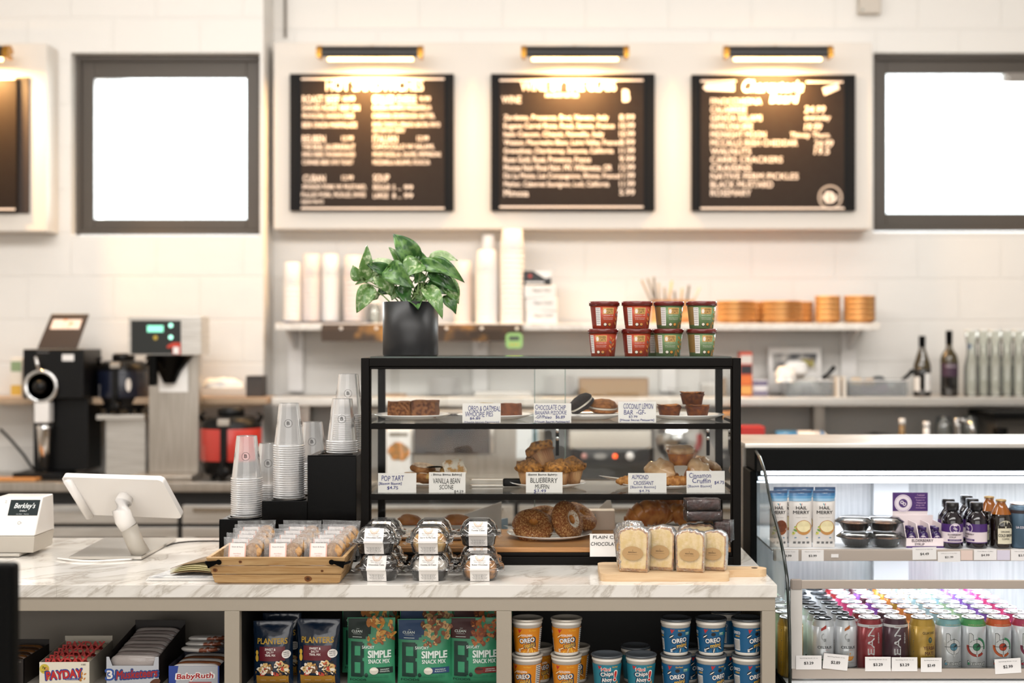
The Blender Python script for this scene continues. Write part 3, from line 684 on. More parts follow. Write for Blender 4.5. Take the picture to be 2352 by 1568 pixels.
croissant(.09, .016, PX(1556, 3.62, zs2+.010), (0, 0, .1), 'almond croissant peeking out left of the cinnamon card', 3, .8, .6, ALM, 'almond croissants')
t = thing('cruffin', 'cruffin', 'cruffin', group='glazed cruffins')
b = B(); b.lathe([(0, 0), (.027, 0), (.031, .012), (.036, .034), (.037, .040), (.02, .045), (0, .047)], mat('cruffin_dough', 'c07a30', .55, scale=50, col2='8f4c16', bump=.6), 40, jit=.003, seed=5); b.build('body', t)
b = B(); b.lathe([(.0365, .031), (.0405, .036), (.040, .044), (.031, .050), (.014, .053), (0, .0535)], mat('cinnamon_glaze', 'cba67c', .35, scale=25, col2='a97f58', bump=.25, coat=.3), 40, jit=.008, seed=8); b.build('glaze', t)
cf = remember(t)
put(cf, PX(1525, 3.675, zs2+.022), 'glazed cruffin, lower left of the pile, tipped over', rot=(.9, -.5, 0))
put(cf, PX(1590, 3.67, zs2+.022), 'glazed cruffin, lower right of the pile, tipped towards the front', rot=(1.1, .4, .3))
put(cf, PX(1612, 3.72, zs2+.022), 'glazed cruffin, rightmost and rear of the pile', rot=(-.1, .5, 0))
put(cf, PX(1563, 3.67, Z(1067, 3.67)), 'upright glazed cruffin on top of the pile')

# bagels and croissants on the wooden deck
plate(.118, PX(1262, 3.70, zd), 'white plate under the seeded bagels')
b = B(); b.poly([(-.1, -.02), (-.02, -.06), (.1, 0), (0, .07)], PAPER, lambda u, v, l: (u, v, .017+.02*max(0, -u-.05)/.05)); o = b.build('napkin', thick=.0005); o.location = PX(1240, 3.68, zd)
tag(o, 'white paper liner under the seeded bagels', 'napkin')
BAG = mat('seeded_bagel', '8f4d1c', .55, scale=260, col2='d9a566', bump=1, bscale=260, ramp=(.48, .62), detail=2); BAGI = mat('bagel_hole', 'c8863e', .5, scale=20, col2='b06f2a')
def bagel(R, r, loc, rot, label, seed):
    b = B(); nu, nv = 48, 24; vs = []; fo = []; fi = []; fs_ = []
    for i in range(nu):
        a = 2*PI*i/nu
        for j in range(nv):
            q = 2*PI*j/nv; k = 1+.05*noise.noise(Vector((3*math.cos(a), 3*math.sin(a), seed+math.sin(q))))
            d = R+r*k*math.cos(q); vs.append((d*math.cos(a), d*math.sin(a), r*.9*k*math.sin(q)))
    for i in range(nu):
        for j in range(nv):
            f = (i*nv+j, ((i+1) % nu)*nv+j, ((i+1) % nu)*nv+(j+1) % nv, i*nv+(j+1) % nv)
            (fi if nv*.37 < j < nv*.62 else fs_ if seed == 2 and (nv*.26 < j < nv*.38) else fo).append(f)
    b.add(vs, fo, BAG, True); b.add(vs, fi, BAGI, True); b.add(vs, fs_, mat('sugar_salt', 'efe6d8', .6, scale=200, col2='b98a58', ramp=(.5, .66)), True); o = b.build('bagel'); o.location = loc; o.rotation_euler = Vector(rot).to_track_quat('Z', 'Y').to_euler()
    return tag(o, label, 'bagel', 'seeded bagels')
bagel(.031, .0265, PX(1224, 3.67, Z(1208, 3.67)), (.12, -.62, .75), 'seeded bagel, left one of the front pair', 1)
bagel(.031, .0255, PX(1303, 3.675, Z(1196, 3.675)), (.80, -.56, .36), 'seeded bagel standing on edge, right of the front pair', 2)
bagel(.029, .023, PX(1332, 3.76, zd+.048), (.5, -.3, .8), 'seeded bagel mostly hidden behind the standing one', 3)
bagel(.029, .023, PX(1250, 3.77, zd+.045), (0, -.3, 1), 'seeded bagel at the rear of the plate between the front pair', 4)
plate(.11, PX(1540, 3.70, zd), 'white plate under the plain croissants, behind the wrapped cake')
croissant(.125, .031, PX(1498, 3.66, zd+.062), (-1.35, -.15, .25), 'large golden croissant behind the wrapped cake slices', 5, 1.05, .9)
croissant(.11, .022, PX(1535, 3.74, zd+.078), (-1.2, -.5, .1), 'croissant tip rising behind the large one', 6, 1, .8)
croissant(.11, .025, PX(1566, 3.68, zd+.050), (-1.2, .45, -.3), 'croissant right of the large one, beside the wrapped brownies', 7, 1, .8)
for px_, l in ((940, 'left'), (1048, 'right')):
    b = B(); b.blob(.036 if px_ < 1000 else .045, .035, .026, mat('bun_crust', 'b97a45', .5, scale=30, col2='a0622f'), (0, 0, .024), jit=.08, seed=px_, low=0)
    o = b.build('bun'); o.location = PX(px_, 3.68, zd+.0155); tag(o, f'plain brown bun behind the clamshell boxes, {l} of the two', 'bun', 'plain buns on the deck')
    plate(.07, PX(px_, 3.68, zd), f'white plate under the {l} bun behind the clamshell boxes')
BLUEP = mat('blue_paper', 'a9cbe6', .6, scale=20, col2='b9d6ec')
b = B(); b.prism([(0, 0), (.27, 0), (.27, .052), (0, .014)], 0, .004, PAPER, 'y'); b.prism([(-.012, 0), (.29, 0), (.29, .03), (-.012, .012)], .006, .010, BLUEP, 'y')
o = b.build('folded_paper'); o.location = (X(955, 3.93), 3.93, ZC); o.rotation_euler = (0, 0, 0)
o.scale = (.93, 1, 2.2)
tag(o, 'long white and pale blue folded paper standing behind the case, left half', 'paper')
b = B(); b.prism([(0, 0), (.11, 0), (.085, .075), (.0, .028)], 0, .004, PAPER, 'y'); b.prism([(0, 0), (.115, 0), (.115, .018), (0, .018)], -.004, -.0005, BLUEP, 'y')
o = b.build('folded_paper'); o.location = (X(1335, 3.93), 3.93, ZC); o.scale = (1, 1, 1.7)
tag(o, 'white folded paper standing behind the case beside the bagels', 'paper')
b = B(); b.box(0, .1, 0, .05, 0, .055, mat('pale_card_box', 'ece0d3', .6)); b.text('sealed', .03, .036, .01, ink('4a93b5'), .03)
o = b.build('carton'); o.location = (X(1330, 3.91), 3.83, zd+.0005); tag(o, 'small pale carton behind the seeded bagels', 'carton')

# handwritten cards
BLU = ink('2b2f7d'); BLK = ink('1c1a1c')
def card(px0, px1, py0, py1, Y, z, rows, label, rz=0):
    w = (px1-px0)*Y/F; h = (py1-py0)*Y/F; s = 1/(Y and 1)*Y/F
    t = thing('price_card', label, 'card', (X((px0+px1)/2, Y), Y, z), rot=(-.08, 0, rz), group='handwritten price cards')
    b = B(); b.box(-w/2, w/2, 0, .0006, 0, h, PAPER); b.build('card', t)
    b = B()
    for (tx, dx, dy, tw, th, c, *o) in rows: b.text(tx, -w/2+dx*s, h-dy*s, th*s, c, tw*s, al='l', bold=o[0] if o else .0, shear=.05, wob=.06)
    b.build('lettering', t)
yc = YC0+.03
card(1062, 1150, 933, 977, yc, zs1, [('OREO & OATMEAL', 13, 18, 74, 12, BLU), ('WHOOPIE PIES', 6, 31, 64, 12, BLU), ('$6.89', 17, 38, 24, 6, BLU, .02), ('[House Secret Patisserie]', 4, 45, 80, 4, BLU)], 'card reading OREO & OATMEAL WHOOPIE PIES in blue')
card(1226, 1312, 933, 977, yc, zs1, [('CHOCOLATE CHIP', 3, 15, 70, 11, BLU), ('BANANA PIZOOKIE', 3, 26, 72, 9, BLU), ('-GF/Paleo   $6.89', 3, 36, 68, 8, BLU, .01), ('[House Secret Patisserie]', 2, 45, 80, 5, BLU, .02)], 'card reading CHOCOLATE CHIP BANANA PIZOOKIE')
card(1420, 1507, 929, 977, yc, zs1, [('COCONUT LEMON', 12, 17, 68, 12, BLU), ('BAR  -GF-', 13, 30, 50, 11, BLU), ('$3.99', 24, 38, 20, 6, BLU), ('[House Secret Patisserie]', 4, 46, 78, 6, BLU, .02)], 'card reading COCONUT LEMON BAR')
card(868, 956, 1088, 1133, yc, zs2, [('POP TART', 8, 18, 51, 12, BLU), ('[Bisous Bisous]', 2, 28, 52, 7, BLU, .02), ('$4.75', 21, 38, 25, 8, BLU, .02)], 'card reading POP TART in blue, leftmost on the lower shelf')
card(985, 1069, 1086, 1133, yc, zs2, [('- Bisous Bisous Bakery]', 5, 9, 70, 6, BLK, .02), ('VANILLA BEAN', 9, 26, 62, 12, BLK), ('SCONE', 24, 39, 32, 10, BLK), ('$4.29', 58, 47, 21, 6, BLK)], 'card reading VANILLA BEAN SCONE in black')
card(1208, 1292, 1086, 1133, yc, zs2, [('-Bisous Bisous Bakery-', 3, 9, 70, 6, BLK, .02), ('BLUEBERRY', 10, 24, 62, 11, BLK), ('MUFFIN', 21, 38, 32, 10, BLK), ('$3.49', 18, 47, 28, 8, BLU)], 'card reading BLUEBERRY MUFFIN')
card(1443, 1531, 1088, 1133, yc, zs2, [('ALMOND', 8, 14, 38, 10, BLU), ('CROISSANT', 12, 27, 46, 9, BLU), ('[Bisous Bisous]', 5, 36, 58, 7, BLU), ('$4.75', 25, 44, 24, 6, BLU)], 'card reading ALMOND CROISSANT', .0)
card(1577, 1665, 1083, 1133, yc, zs2, [('Cinnamon', 6, 16, 50, 11, BLU), ('Cruffin', 13, 28, 42, 11, BLU), ('[Bisous Bisous]', 3, 39, 54, 7, BLU), ('$4.75', 64, 31, 22, 8, BLU, .01)], 'card reading Cinnamon Cruffin, rightmost on the lower shelf')
card(1355, 1446, 1224, 1276, 3.489, .9405, [('PLAIN CROISS', 7, 11, 80, 7, BLK, .01), ('CHOCOLATE CR', 2, 27, 82, 8, BLK, .01)], 'card reading PLAIN CROISSANT on the front rim of the case base')
# ------------------------------------------------------------ on top of the case: plant, oat cups
zt_ = zt+.004
t = thing('potted_plant', 'leafy green pothos in a glossy black pot on the display case', 'plant', (X(943, 3.66), 3.66, zt_))
r_, h_ = .0755, Z(692, 3.60)-zt_
b = B(); b.lathe([(0, 0), (r_-.003, 0), (r_, .004), (r_, h_), (r_-.005, h_), (r_-.006, .02), (0, .02)], mat('pot_glaze', '141416', .42, scale=8, col2='1c1c1e'), 64); b.build('pot', t)
b = B(); b.lathe([(0, h_-.03), (r_-.007, h_-.028), (r_-.007, h_-.04), (0, h_-.04)], mat('soil', '2a1d14', .9, bump=.8, bscale=60), 32); b.build('soil', t)
LM = [mat('leaf_green', '5d8442', .32, scale=60, col2='2c5523', detail=3, stretch=(1, 1, 1), ramp=(.4, .6), sub=.05),
      mat('leaf_variegated', '5a8040', .3, scale=80, col2='c3cfa6', detail=5, ramp=(.5, .72), sub=.05),
      mat('leaf_pale', '8da873', .35, scale=70, col2='ccd6b2', detail=5, ramp=(.42, .66), sub=.05),
      mat('leaf_dark', '24491f', .25, scale=50, col2='3f6a33', detail=3)]
leaves = [(190, 580, 225, 215, 115, 1, -.02, .3), (120, 600, 50, 435, 100, 1, .0, .2), (255, 690, 115, 975, 150, 1, -.03, .3), (370, 545, 70, 650, 95, 1, .01, .2),
          (455, 505, 215, 428, 105, 3, -.02, .4), (505, 440, 245, 378, 70, 2, .02, .3), (360, 555, 500, 790, 180, 1, -.02, .2), (480, 480, 760, 705, 190, 0, -.05, .5),
          (745, 400, 505, 85, 190, 0, .0, .5), (700, 410, 545, 185, 120, 2, .02, .3), (625, 450, 460, 232, 85, 1, -.01, .3), (810, 430, 630, 590, 190, 1, -.045, .3),
          (820, 480, 822, 282, 150, 0, .0, .3), (920, 370, 1225, 378, 115, 2, .02, .5), (950, 400, 1315, 635, 125, 0, -.02, .6), (820, 430, 1165, 535, 120, 0, -.03, .4),
          (925, 520, 1235, 745, 130, 3, .0, .5), (1075, 600, 1238, 870, 140, 1, .01, .4), (955, 600, 1115, 765, 170, 3, -.01, .2), (895, 710, 1085, 1045, 140, 1, -.06, .5),
          (1080, 800, 1212, 985, 110, 0, .0, .4), (640, 680, 720, 905, 140, 3, -.05, .3), (735, 850, 822, 942, 120, 0, -.07, .2), (340, 765, 255, 830, 60, 1, .02, .1),
          (565, 700, 500, 830, 110, 1, -.02, .2), (860, 560, 750, 640, 120, 0, -.01, .2), (1000, 520, 1190, 600, 110, 0, .02, .3), (700, 620, 560, 700, 120, 3, .03, .2),
          (800, 640, 900, 800, 150, 3, .03, .2), (620, 560, 480, 600, 130, 3, .03, .3), (760, 560, 700, 420, 130, 3, .03, .3), (820, 770, 900, 850, 90, 1, -.05, .2), (440, 700, 330, 760, 90, 0, .0, .2)]
kp = 3.66/F; oz = Z(520, 3.66)-zt_; ox = (800-943)*kp; kz = kp*480/2352
def LP(zx, zy, dy): return Vector((ox+zx*kz, dy, oz-zy*kz))
for i, (bx, by, tx, ty, w, mi, dy, curl) in enumerate(leaves):
    p0, p1 = LP(bx, by, dy*.6), LP(tx, ty, dy*1.3)
    ax = p1-p0; Ln = ax.length; ax.normalize(); R = random.Random(i)
    face = Vector((R.uniform(-.45, .45), -1, R.uniform(.1, .7))); sd = ax.cross(face).normalized(); nn = sd.cross(ax).normalized()
    if nn.y > 0: nn = -nn
    W = w*kz*1.35; b = B(); vs = []; fs = []; nl, nw = 14, 6
    for a in range(nl+1):
        s_ = a/nl; prof = (math.sin(PI*min(1, s_**.62*1.0))**.8 if 0 < s_ < 1 else .0)*.62*(1-.25*s_)
        wv = W*prof*.92
        for c in range(-nw//2, nw//2+1):
            q = c/(nw/2); fold = abs(q)*wv*.45
            notch = -.1*Ln*abs(q)*(1-s_)**4
            p = p0+ax*(Ln*s_+notch)+sd*(wv*q)+nn*(curl*Ln*.35*math.sin(PI*s_)+fold-.002*math.cos(c*3+s_*9))
            vs.append(tuple(p))
    k = nw+1
    for a in range(nl):
        for c in range(nw): fs.append((a*k+c, a*k+c+1, (a+1)*k+c+1, (a+1)*k+c))
    b.add(vs, fs, LM[mi], True)
    o = b.build('leaf', t, thick=.0006)
    root = Vector((R.uniform(-.04, .04), R.uniform(-.03, .02), h_-.03)); mid = (root+p0)/2+Vector((0, 0, .012 if by < 700 else .03))
    b = B(); pts = [root.lerp(mid, .5)+Vector((0, 0, .006)), mid, mid.lerp(p0, .6), p0]; b.tube([root]+pts, [.0022, .002, .0018, .0015, .0012], mat('plant_stem', '7e9a5a', .5), 6); b.build('stem', t)

TAN = ink('dcae68'); DK = ink('2c1a10')
def oatcup(col, dark, base, leafc, label):
    t = thing('oat_cup', label, 'food cup')
    r0, r1, h = .0315, .0385, .064; b = B()
    b.lathe([(0, .002), (r0-.002, .002), (r0-.001, 0), (r0, 0), (r1, h)], mat('cup_'+col, col, .4), 48); b.build('cup', t)
    b = B(); b.lathe([(r1-.001, h-.003), (r1+.0028, h-.003), (r1+.003, h+.007), (r1+.0015, h+.009), (0, h+.0085)], mat('lid_maroon', '6a1f1b', .22, coat=.5), 48); b.build('lid', t)
    mp = cupmap(r0, r1, h); b = B(); W = ink('f2e8de'); D = ink(dark)
    b.rect(-.055, -.028, .010, .058, ink(dark), mp, .0003, 8)
    b.rect(-.0285, -.015, .008, .056, ink('e9e3df'), mp, .0004, 6)
    for k in range(9): b.rect(-.0275, -.0165, .052-.0048*k, .053-.0048*k, BLK, mp, .0006, 3)
    b.rect(-.0085, .0205, .0385, .0555, TAN, mp, .0004, 8)
    b.disc(-.0035, .046, .0035, .006, W, mp)
    b.text('MODERN', .0095, .0485, .0048, DK, .0165, mp); b.text('OATS', .0095, .0400, .0072, DK, .0165, mp)
    b.text(base[0], .006, .0340, .0026, W, .026, mp); b.text(base[1], .006, .0275, .0022, W, .027, mp, l=.0006); b.text('by Bar & Spoonful', .006, .0235, .0024, W, .025, mp)
    for k, c in ((0, 'e3dccb'), (1, leafc[0])): b.disc(-.0025+.0125*k, .0105, .005, .005, DK, mp, .0005); b.disc(-.0025+.0125*k, .0112, .004, .0036, ink(c), mp, .0008)
    for k in range(7):
        v = .014+.0058*k; sg = 1 if k % 2 else -1
        b.disc(.036+sg*.0045, v, .0055, .0024, ink(leafc[k % 3]), mp, .0006, 10, rot=.8*sg)
    b.poly([(.018, .0), (.031, .0), (.027, .012), (.022, .018)], D, mp, .0004)
    b.build('wrapper', t)
    return remember(t)
oc = {'r': oatcup('b5492f', '7c2a1c', ('cinnamon roll', 'gluten free oatmeal'), ('c98a4a', '77706a', 'd98c4c'), 'red oat cup'),
      'g': oatcup('6f8a5e', '8a6a3c', ('apple walnut', 'gluten free oatmeal'), ('c98a3a', 'a8752e', 'd0a458'), 'green oat cup')}
for (k, px_, top, rz, y, l) in (('r', 1385, 0, -.35, 3.60, 'bottom row, left end'), ('r', 1462, 0, 0, 3.60, 'bottom row, second from the left'), ('g', 1535, 0, -.12, 3.60, 'bottom row, second from the right'), ('g', 1611, 0, .2, 3.60, 'bottom row, right end'),
                          ('r', 1388, 1, .1, 3.60, 'top row, left end'), ('r', 1463, 1, 0, 3.59, 'top row, second from the left'), ('g', 1536, 1, .12, 3.60, 'top row, second from the right'), ('g', 1611, 1, .1, 3.59, 'top row, right end'),
                          ('g', 1500, 0, .5, 3.70, 'behind the bottom row gap')):
    put(oc[k], (X(px_, y), y, zt_+(.0735 if top else 0)), f'{"red" if k=="r" else "green"} oatmeal cup with maroon lid, {l}', rz, 'oatmeal cups on the display case')

# ------------------------------------------------------------ cutting board with wrapped cake slices
t = B(); pts = []
def arc(cx, cy, r, a0, a1, n=6): return [(cx+r*math.cos(a0+(a1-a0)*i/n), cy+r*math.sin(a0+(a1-a0)*i/n)) for i in range(n+1)]
bx0, bx1, by0, by1 = X(1378, 3.28), X(1675, 3.28), 3.262, 3.44
hx1 = X(1762, 3.34)
pts = arc(bx0+.02, by0+.02, .02, PI, 1.5*PI)+arc(bx1-.015, by0+.015, .015, 1.5*PI, 2*PI)+[(bx1+.004, by0+.055), (bx1+.02, by0+.063)]+arc(hx1-.024, by0+.088, .024, -.5*PI, .5*PI, 8)+[(bx1+.02, by0+.113), (bx1+.004, by0+.121)]+arc(bx1-.015, by1-.015, .015, 0, .5*PI)+arc(bx0+.02, by1-.02, .02, .5*PI, PI)
t.prism(pts, ZC, ZC+.0185, BOARDW, 'z'); t.lathe([(.008, 0), (.008, .0004)], mat('drilled_hole', '3a2a1c', .8), 20, c=(hx1-.03, by0+.088, ZC+.0186))
tag(t.build('cutting_board', bevel=.003), 'pale maple paddle board at the right end of the worktop', 'cutting board')
zb = ZC+.0188
SCR = mat('pound_cake', 'eccf98', .85, scale=60, col2='e0bf74', bump=.3, bscale=200, sub=.05); CRUST = mat('cake_crust', '6b3816', .6, scale=50, col2='3f1e0b', bump=.6)
TOPC = mat('cake_top_crust', '8a5526', .6, scale=80, col2='bf8a48', bump=.9, bscale=100); KR = ink('b79466', .8)
def slice_(w, h, d, seed, txt='BREZBAY'):
    """upright slice: origin at its bottom centre, cut face towards -Y"""
    R = random.Random(seed); n = 18
    top = [(w/2*math.cos(PI*i/n)*1.0, h*.74+h*.26*math.sin(PI*i/n)**.55+R.uniform(-.002, .002)) for i in range(n+1)]
    out = [(-w/2*.93, .003), (-w/2*.88, 0), (w/2*.88, 0), (w/2*.93, .003)]+top
    inn = [(p[0]*.88, .0085+p[1]*.86) for p in out]
    t = thing('cake_slice', 'x', 'cake slice', group='wrapped cake slices on the board')
    b = B(); b.prism(out, 0, d, CRUST, 'y'); m_ = len(out)
    b.add([(p[0], -.0006, p[1]) for p in inn]+[(p[0], 0, p[1]) for p in out], [(i, (i+1) % m_, m_+(i+1) % m_, m_+i) for i in range(m_)], TOPC)
    b.add([(p[0], -.0006, p[1]) for p in inn], [tuple(range(m_))], SCR); b.build('cake', t)
    b = B(); k = 1.045; vs = []; fs = []; nn = 40
    def op(s_): # outline point
        q = s_*len(out); i = int(q) % len(out); j = (i+1) % len(out); f = q-int(q); return (out[i][0]*(1-f)+out[j][0]*f, out[i][1]*(1-f)+out[j][1]*f)
    k = 1.02; RG = [(.0, -.0045), (.35, -.0045), (.7, -.0045), (.95, -.0035), (k, .001), (k, d*.5), (k, d+.001), (.9, d+.003), (0, d+.003)]
    for (s_, y) in RG:
        for i in range(nn):
            p = op(i/nn); z = .5*h+(p[1]-.5*h)*s_; x = p[0]*s_; q = noise.noise_vector(Vector((x*120+seed, y*90, z*120)))*.0016
            vs.append((x+q.x, min(y+q.y, y+.001), max(.0002, z+q.z)))
    for a in range(len(RG)-1):
        for i in range(nn): j = (i+1) % nn; fs.append((a*nn+i, a*nn+j, (a+1)*nn+j, (a+1)*nn+i))
    b.add(vs, fs, WRAP, True); b.build('plastic_wrap', t)
    b = B(); mp = lambda u, v, l: (u, -.0066-l, v); b.disc(0, h*.42, w*.34, h*.155, KR, mp, 0, 32)
    b.text(txt, 0, h*.43, .0028, DK, w*.28, mp, l=.0004); b.text('bread and bakery', 0, h*.385, .0016, DK, w*.34, mp, l=.0004); b.rect(-.0003, .0003, h*.465, h*.5, DK, mp, .0004)
    b.build('oval_label', t)
    return t
def slc(px0, px1, Y, h, rz, label, seed, txt='BREZBAY', rot=None, z=0):
    w = (px1-px0)*Y/F; t = slice_(w, h, .032, seed, txt); t.location = (X((px0+px1)/2, Y), Y, zb+z); t.rotation_euler = rot or (-.04, 0, rz); t['label'] = label
slc(1400, 1478, 3.33, .108, .9, 'wrapped cake slice turned sideways at the left end of the board', 7, rot=(-.10, -.28, -1.0), z=.012)
slc(1418, 1490, 3.290, .110, -.28, 'wrapped cake slice with oval label, first facing front from the left', 1)
slc(1484, 1549, 3.312, .109, -.32, 'wrapped cake slice with oval label, second facing front from the left', 2)
slc(1550, 1618, 3.290, .102, -.28, 'wrapped cake slice with oval label, second from the right end', 3, 'BREZBAY BREAD')
slc(1606, 1668, 3.312, .098, -.30, 'wrapped cake slice at the right end of the board', 4)
slc(1560, 1655, 3.385, .105, .0, 'dark-topped wrapped cake slice in the rear row, under the brownies', 9)
CHB = mat('chocolate_brownie', '45190d', .4, scale=60, col2='2a0e07', bump=.4)
for (px0, px1, z, l, rz, y) in ((1578, 1660, .112, 'lower of the two stacked above the slices', .06, 3.375), (1577, 1655, .1405, 'upper of the two stacked above the slices', .02, 3.375), (1640, 1677, .062, 'small one at the right end behind the slices', -.3, 3.37)):
    w = (px1-px0)*y/F; t = thing('wrapped_brownie', 'dark brownie wrapped in film, '+l, 'brownie', (X((px0+px1)/2, y), y, zb+z), rz, 'film wrapped brownies'); hh = .026 if z > .1 else .05
    b = B(); b.box(-w/2, w/2, 0, .055, 0, hh, CHB); b.build('brownie', t, bevel=.004)
    b = B(); vs = []; fs = []
    for k_ in range(5):
        for i in range(24):
            a = 2*PI*i/24; cx_ = max(-1, min(1, 1.35*math.cos(a))); sy = max(-1, min(1, 1.35*math.sin(a))); s_ = (.2, 1, 1, 1, .2)[k_]; zz = (-.001, 0, hh/2, hh, hh+.002)[k_]
            q = noise.noise_vector(Vector((cx_*9, sy*9, zz*300+z*50)))*.002
            vs.append((cx_*(w/2+.002)*s_+q.x, .0275+sy*.031*s_+q.y, max(-.001, zz+q.z)))
    for k_ in range(4):
        for i in range(24): j = (i+1) % 24; fs.append((k_*24+i, k_*24+j, (k_+1)*24+j, (k_+1)*24+i))
    b.add(vs, fs, WRAP2, True); b.build('plastic_wrap', t)
# small boxes carrying the brownies: a loaf slice pair behind
slc(1600, 1668, 3.425, .108, .0, 'wrapped cake slice hidden behind the brownie stack', 12, rot=(0, 0, 0))

# ------------------------------------------------------------ clamshell cake boxes
CLAM = clear('clamshell_plastic', 'fdfdfd', .10, .05, .02)
LBL = mat('box_label', 'f0ece8', .55)
def clam(fill, kind, label):
    t = thing('cake_box', label, 'cake box', group='clear clamshell cake boxes')
    W, D, H = .112, .105, .0655; hz = .031
    def ringz(w, d, z, n=32, e=3.2, flt=0):
        o = []
        for i in range(n):
            a = 2*PI*i/n; c, s_ = math.cos(a), math.sin(a); k = (abs(c)**e+abs(s_)**e)**(-1/e)*(1+(flt if i % 2 else -flt))
            o.append((w/2*c*k, d/2*s_*k, z))
        return o
    def shell(b, prof, m, n=32, flt=0):
        o = len(b.v); vs = []; fs = []
        for (w, d, z) in prof: vs += ringz(w, d, z, n, flt=flt)
        for j in range(len(prof)-1):
            for i in range(n): k = (i+1) % n; fs.append((j*n+i, j*n+k, (j+1)*n+k, (j+1)*n+i))
        b.add(vs, fs, m, True); b.add(vs, [tuple(range(n-1, -1, -1))], m) if prof[0][2] < .002 else b.add(vs, [tuple(range((len(prof)-1)*n, len(prof)*n))], m)
    b = B(); shell(b, [(.078, .074, .0), (.084, .08, .003), (.094, .09, .024), (.097, .093, hz-.001), (.112, .108, hz), (.116, .110, hz-.003)], CLAM, flt=.006); b.build('tray', t)
    b = B(); shell(b, [(.116, .110, hz-.0005), (.112, .108, hz+.003), (.096, .092, hz+.003), (.090, .086, .046), (.076, .074, .058), (.062, .06, .0625), (.056, .054, H), (.05, .05, H)], CLAM, 48, flt=.012)
    b.prism([(-.062, hz-.002), (-.054, hz-.006), (-.046, hz), (-.054, hz+.003)], -.052, -.048, CLAM, 'y'); b.prism([(.046, hz), (.054, hz-.006), (.062, hz-.002), (.054, hz+.003)], -.052, -.048, CLAM, 'y'); b.build('lid', t)
    b = B()
    if kind == 'dark': shell(b, [(.070, .066, .004), (.078, .074, .01), (.085, .08, .024), (.078, .072, .032), (.03, .03, .036)], mat('dark_cake', '180b06', .5, spec=.3, scale=60, col2='0a0403', bump=.3))
    elif kind == 'cream':
        shell(b, [(.070, .066, .004), (.080, .076, .022), (.072, .068, .028), (.03, .03, .03)], mat('dark_cake', '180b06', .5, spec=.3, scale=60, col2='0a0403', bump=.3))
        for q in (-1, 1): b.blob(.016, .026, .015, gl, (q*.026, -.008, .034), jit=.2, seed=q+3)
    else: shell(b, [(.070, .066, .004), (.080, .076, .018), (.080, .076, .030), (.066, .062, .042), (.02, .02, .045)], mat('golden_cake' if kind == 'gold' else 'drizzled_cake', 'c8822e' if kind == 'gold' else '4a2410', .5, scale=30 if kind == 'gold' else 55, col2='e9c27a' if kind == 'gold' else 'cf8f46', bump=.5))
    b.build('cake', t)
    prof = [(.026, -.0553), (.0305, -.0568), (.0345, -.0558), (.036, -.0482), (.046, -.0442), (.0575, -.0382), (.062, -.0325)]
    low = [(.001, -.0385), (.012, -.0435), (.026, -.0478), (.030, -.0575)]
    pr = low+[(.0345, -.0572), (.0400, -.0475), (.046, -.0447), (.0575, -.0388), (.0622, -.0325)]
    def mp(u, v, l):
        z = .001+v
        for (z0, a), (z1, c) in zip(pr, pr[1:]):
            if z <= z1 or z1 == pr[-1][0]:
                return (u, a+(c-a)*(z-z0)/max(1e-6, z1-z0)-.0012-l, z)
    b = B(); lw = .0235
    vs = []; 
    for (z, y) in pr: vs += [(-lw, y-.0012, z), (lw, y-.0012, z)]
    b.add(vs, [(2*i, 2*i+1, 2*i+3, 2*i+2) for i in range(len(pr)-1)], LBL)
    for k, c in ((0, 'd9b79a'), (1, 'e3c7ae')): b.ring(0, .0605, .0115-.003*k, .0016, ink(c), mp, .0006, 20, a0=PI*1.0, a1=2*PI)
    b.text('Bite Me My Bakery', 0, .0490, .0020, BLK, .030, mp, l=.0006); b.text('Cakes Made to Love', 0, .0460, .0018, BLK, .028, mp, l=.0006); b.text('214-601-4083', .004, .0435, .0014, BLK, .014, mp, l=.0014)
    b.text(fill, 0, .0395, .0030, BLK, .038 if len(fill) > 12 else .034, mp, l=.0014, bold=.03)
    for k in range(5): b.text('flour sugar butter eggs milk salt', 0, .0160-.0026*k, .0015, BLK, .036-.003*(k % 3), mp, l=.0008, bold=.03)
    b.text('www.amber.com', 0, .0022, .0016, BLK, .024, mp, l=.0006)
    b.build('paper_label', t)
    return t
cs = [('Chocolate Cake', 'dark', 872, 3.305, 0, 'left stack, front, lower box'), ('Chocolate Cake', 'dark', 866, 3.305, 1, 'left stack, front, upper box'),
      ('Chocolate Cake', 'dark', 884, 3.43, 0, 'left stack, rear, lower box'), ('Chocolate Cake', 'dark', 882, 3.43, 1, 'left stack, rear, upper box'),
      ('Cookies & Cream', 'cream', 988, 3.305, 0, 'middle stack, front, lower box'), ('Soc It To Me Cake', 'gold', 987, 3.305, 1, 'middle stack, front, upper box with golden cake'),
      ('Soc It To Me Cake', 'gold', 998, 3.43, 0, 'middle stack, rear, lower box'), ('Soc It To Me Cake', 'gold', 996, 3.43, 1, 'middle stack, rear, upper box'),
      ('Butter Chocolate', 'drizzle', 1104, 3.305, 0, 'right end, front, single drizzled box'), ('Turtle Cake', 'dark', 1100, 3.43, 0, 'right stack, rear, lower box'), ('Turtle Cake', 'dark', 1100, 3.43, 1, 'right stack, rear, upper box of dark cake')]
protos = {}
for (f_, k_, px_, y_, lv, l) in cs:
    key = (f_, k_)
    if key not in protos: protos[key] = remember(clam(f_, k_, 'x'))
    put(protos[key], (X(px_, y_), y_, ZC+lv*.066), 'clear clamshell cake box, '+l, rz=(-.04 if px_ < 900 else 0))

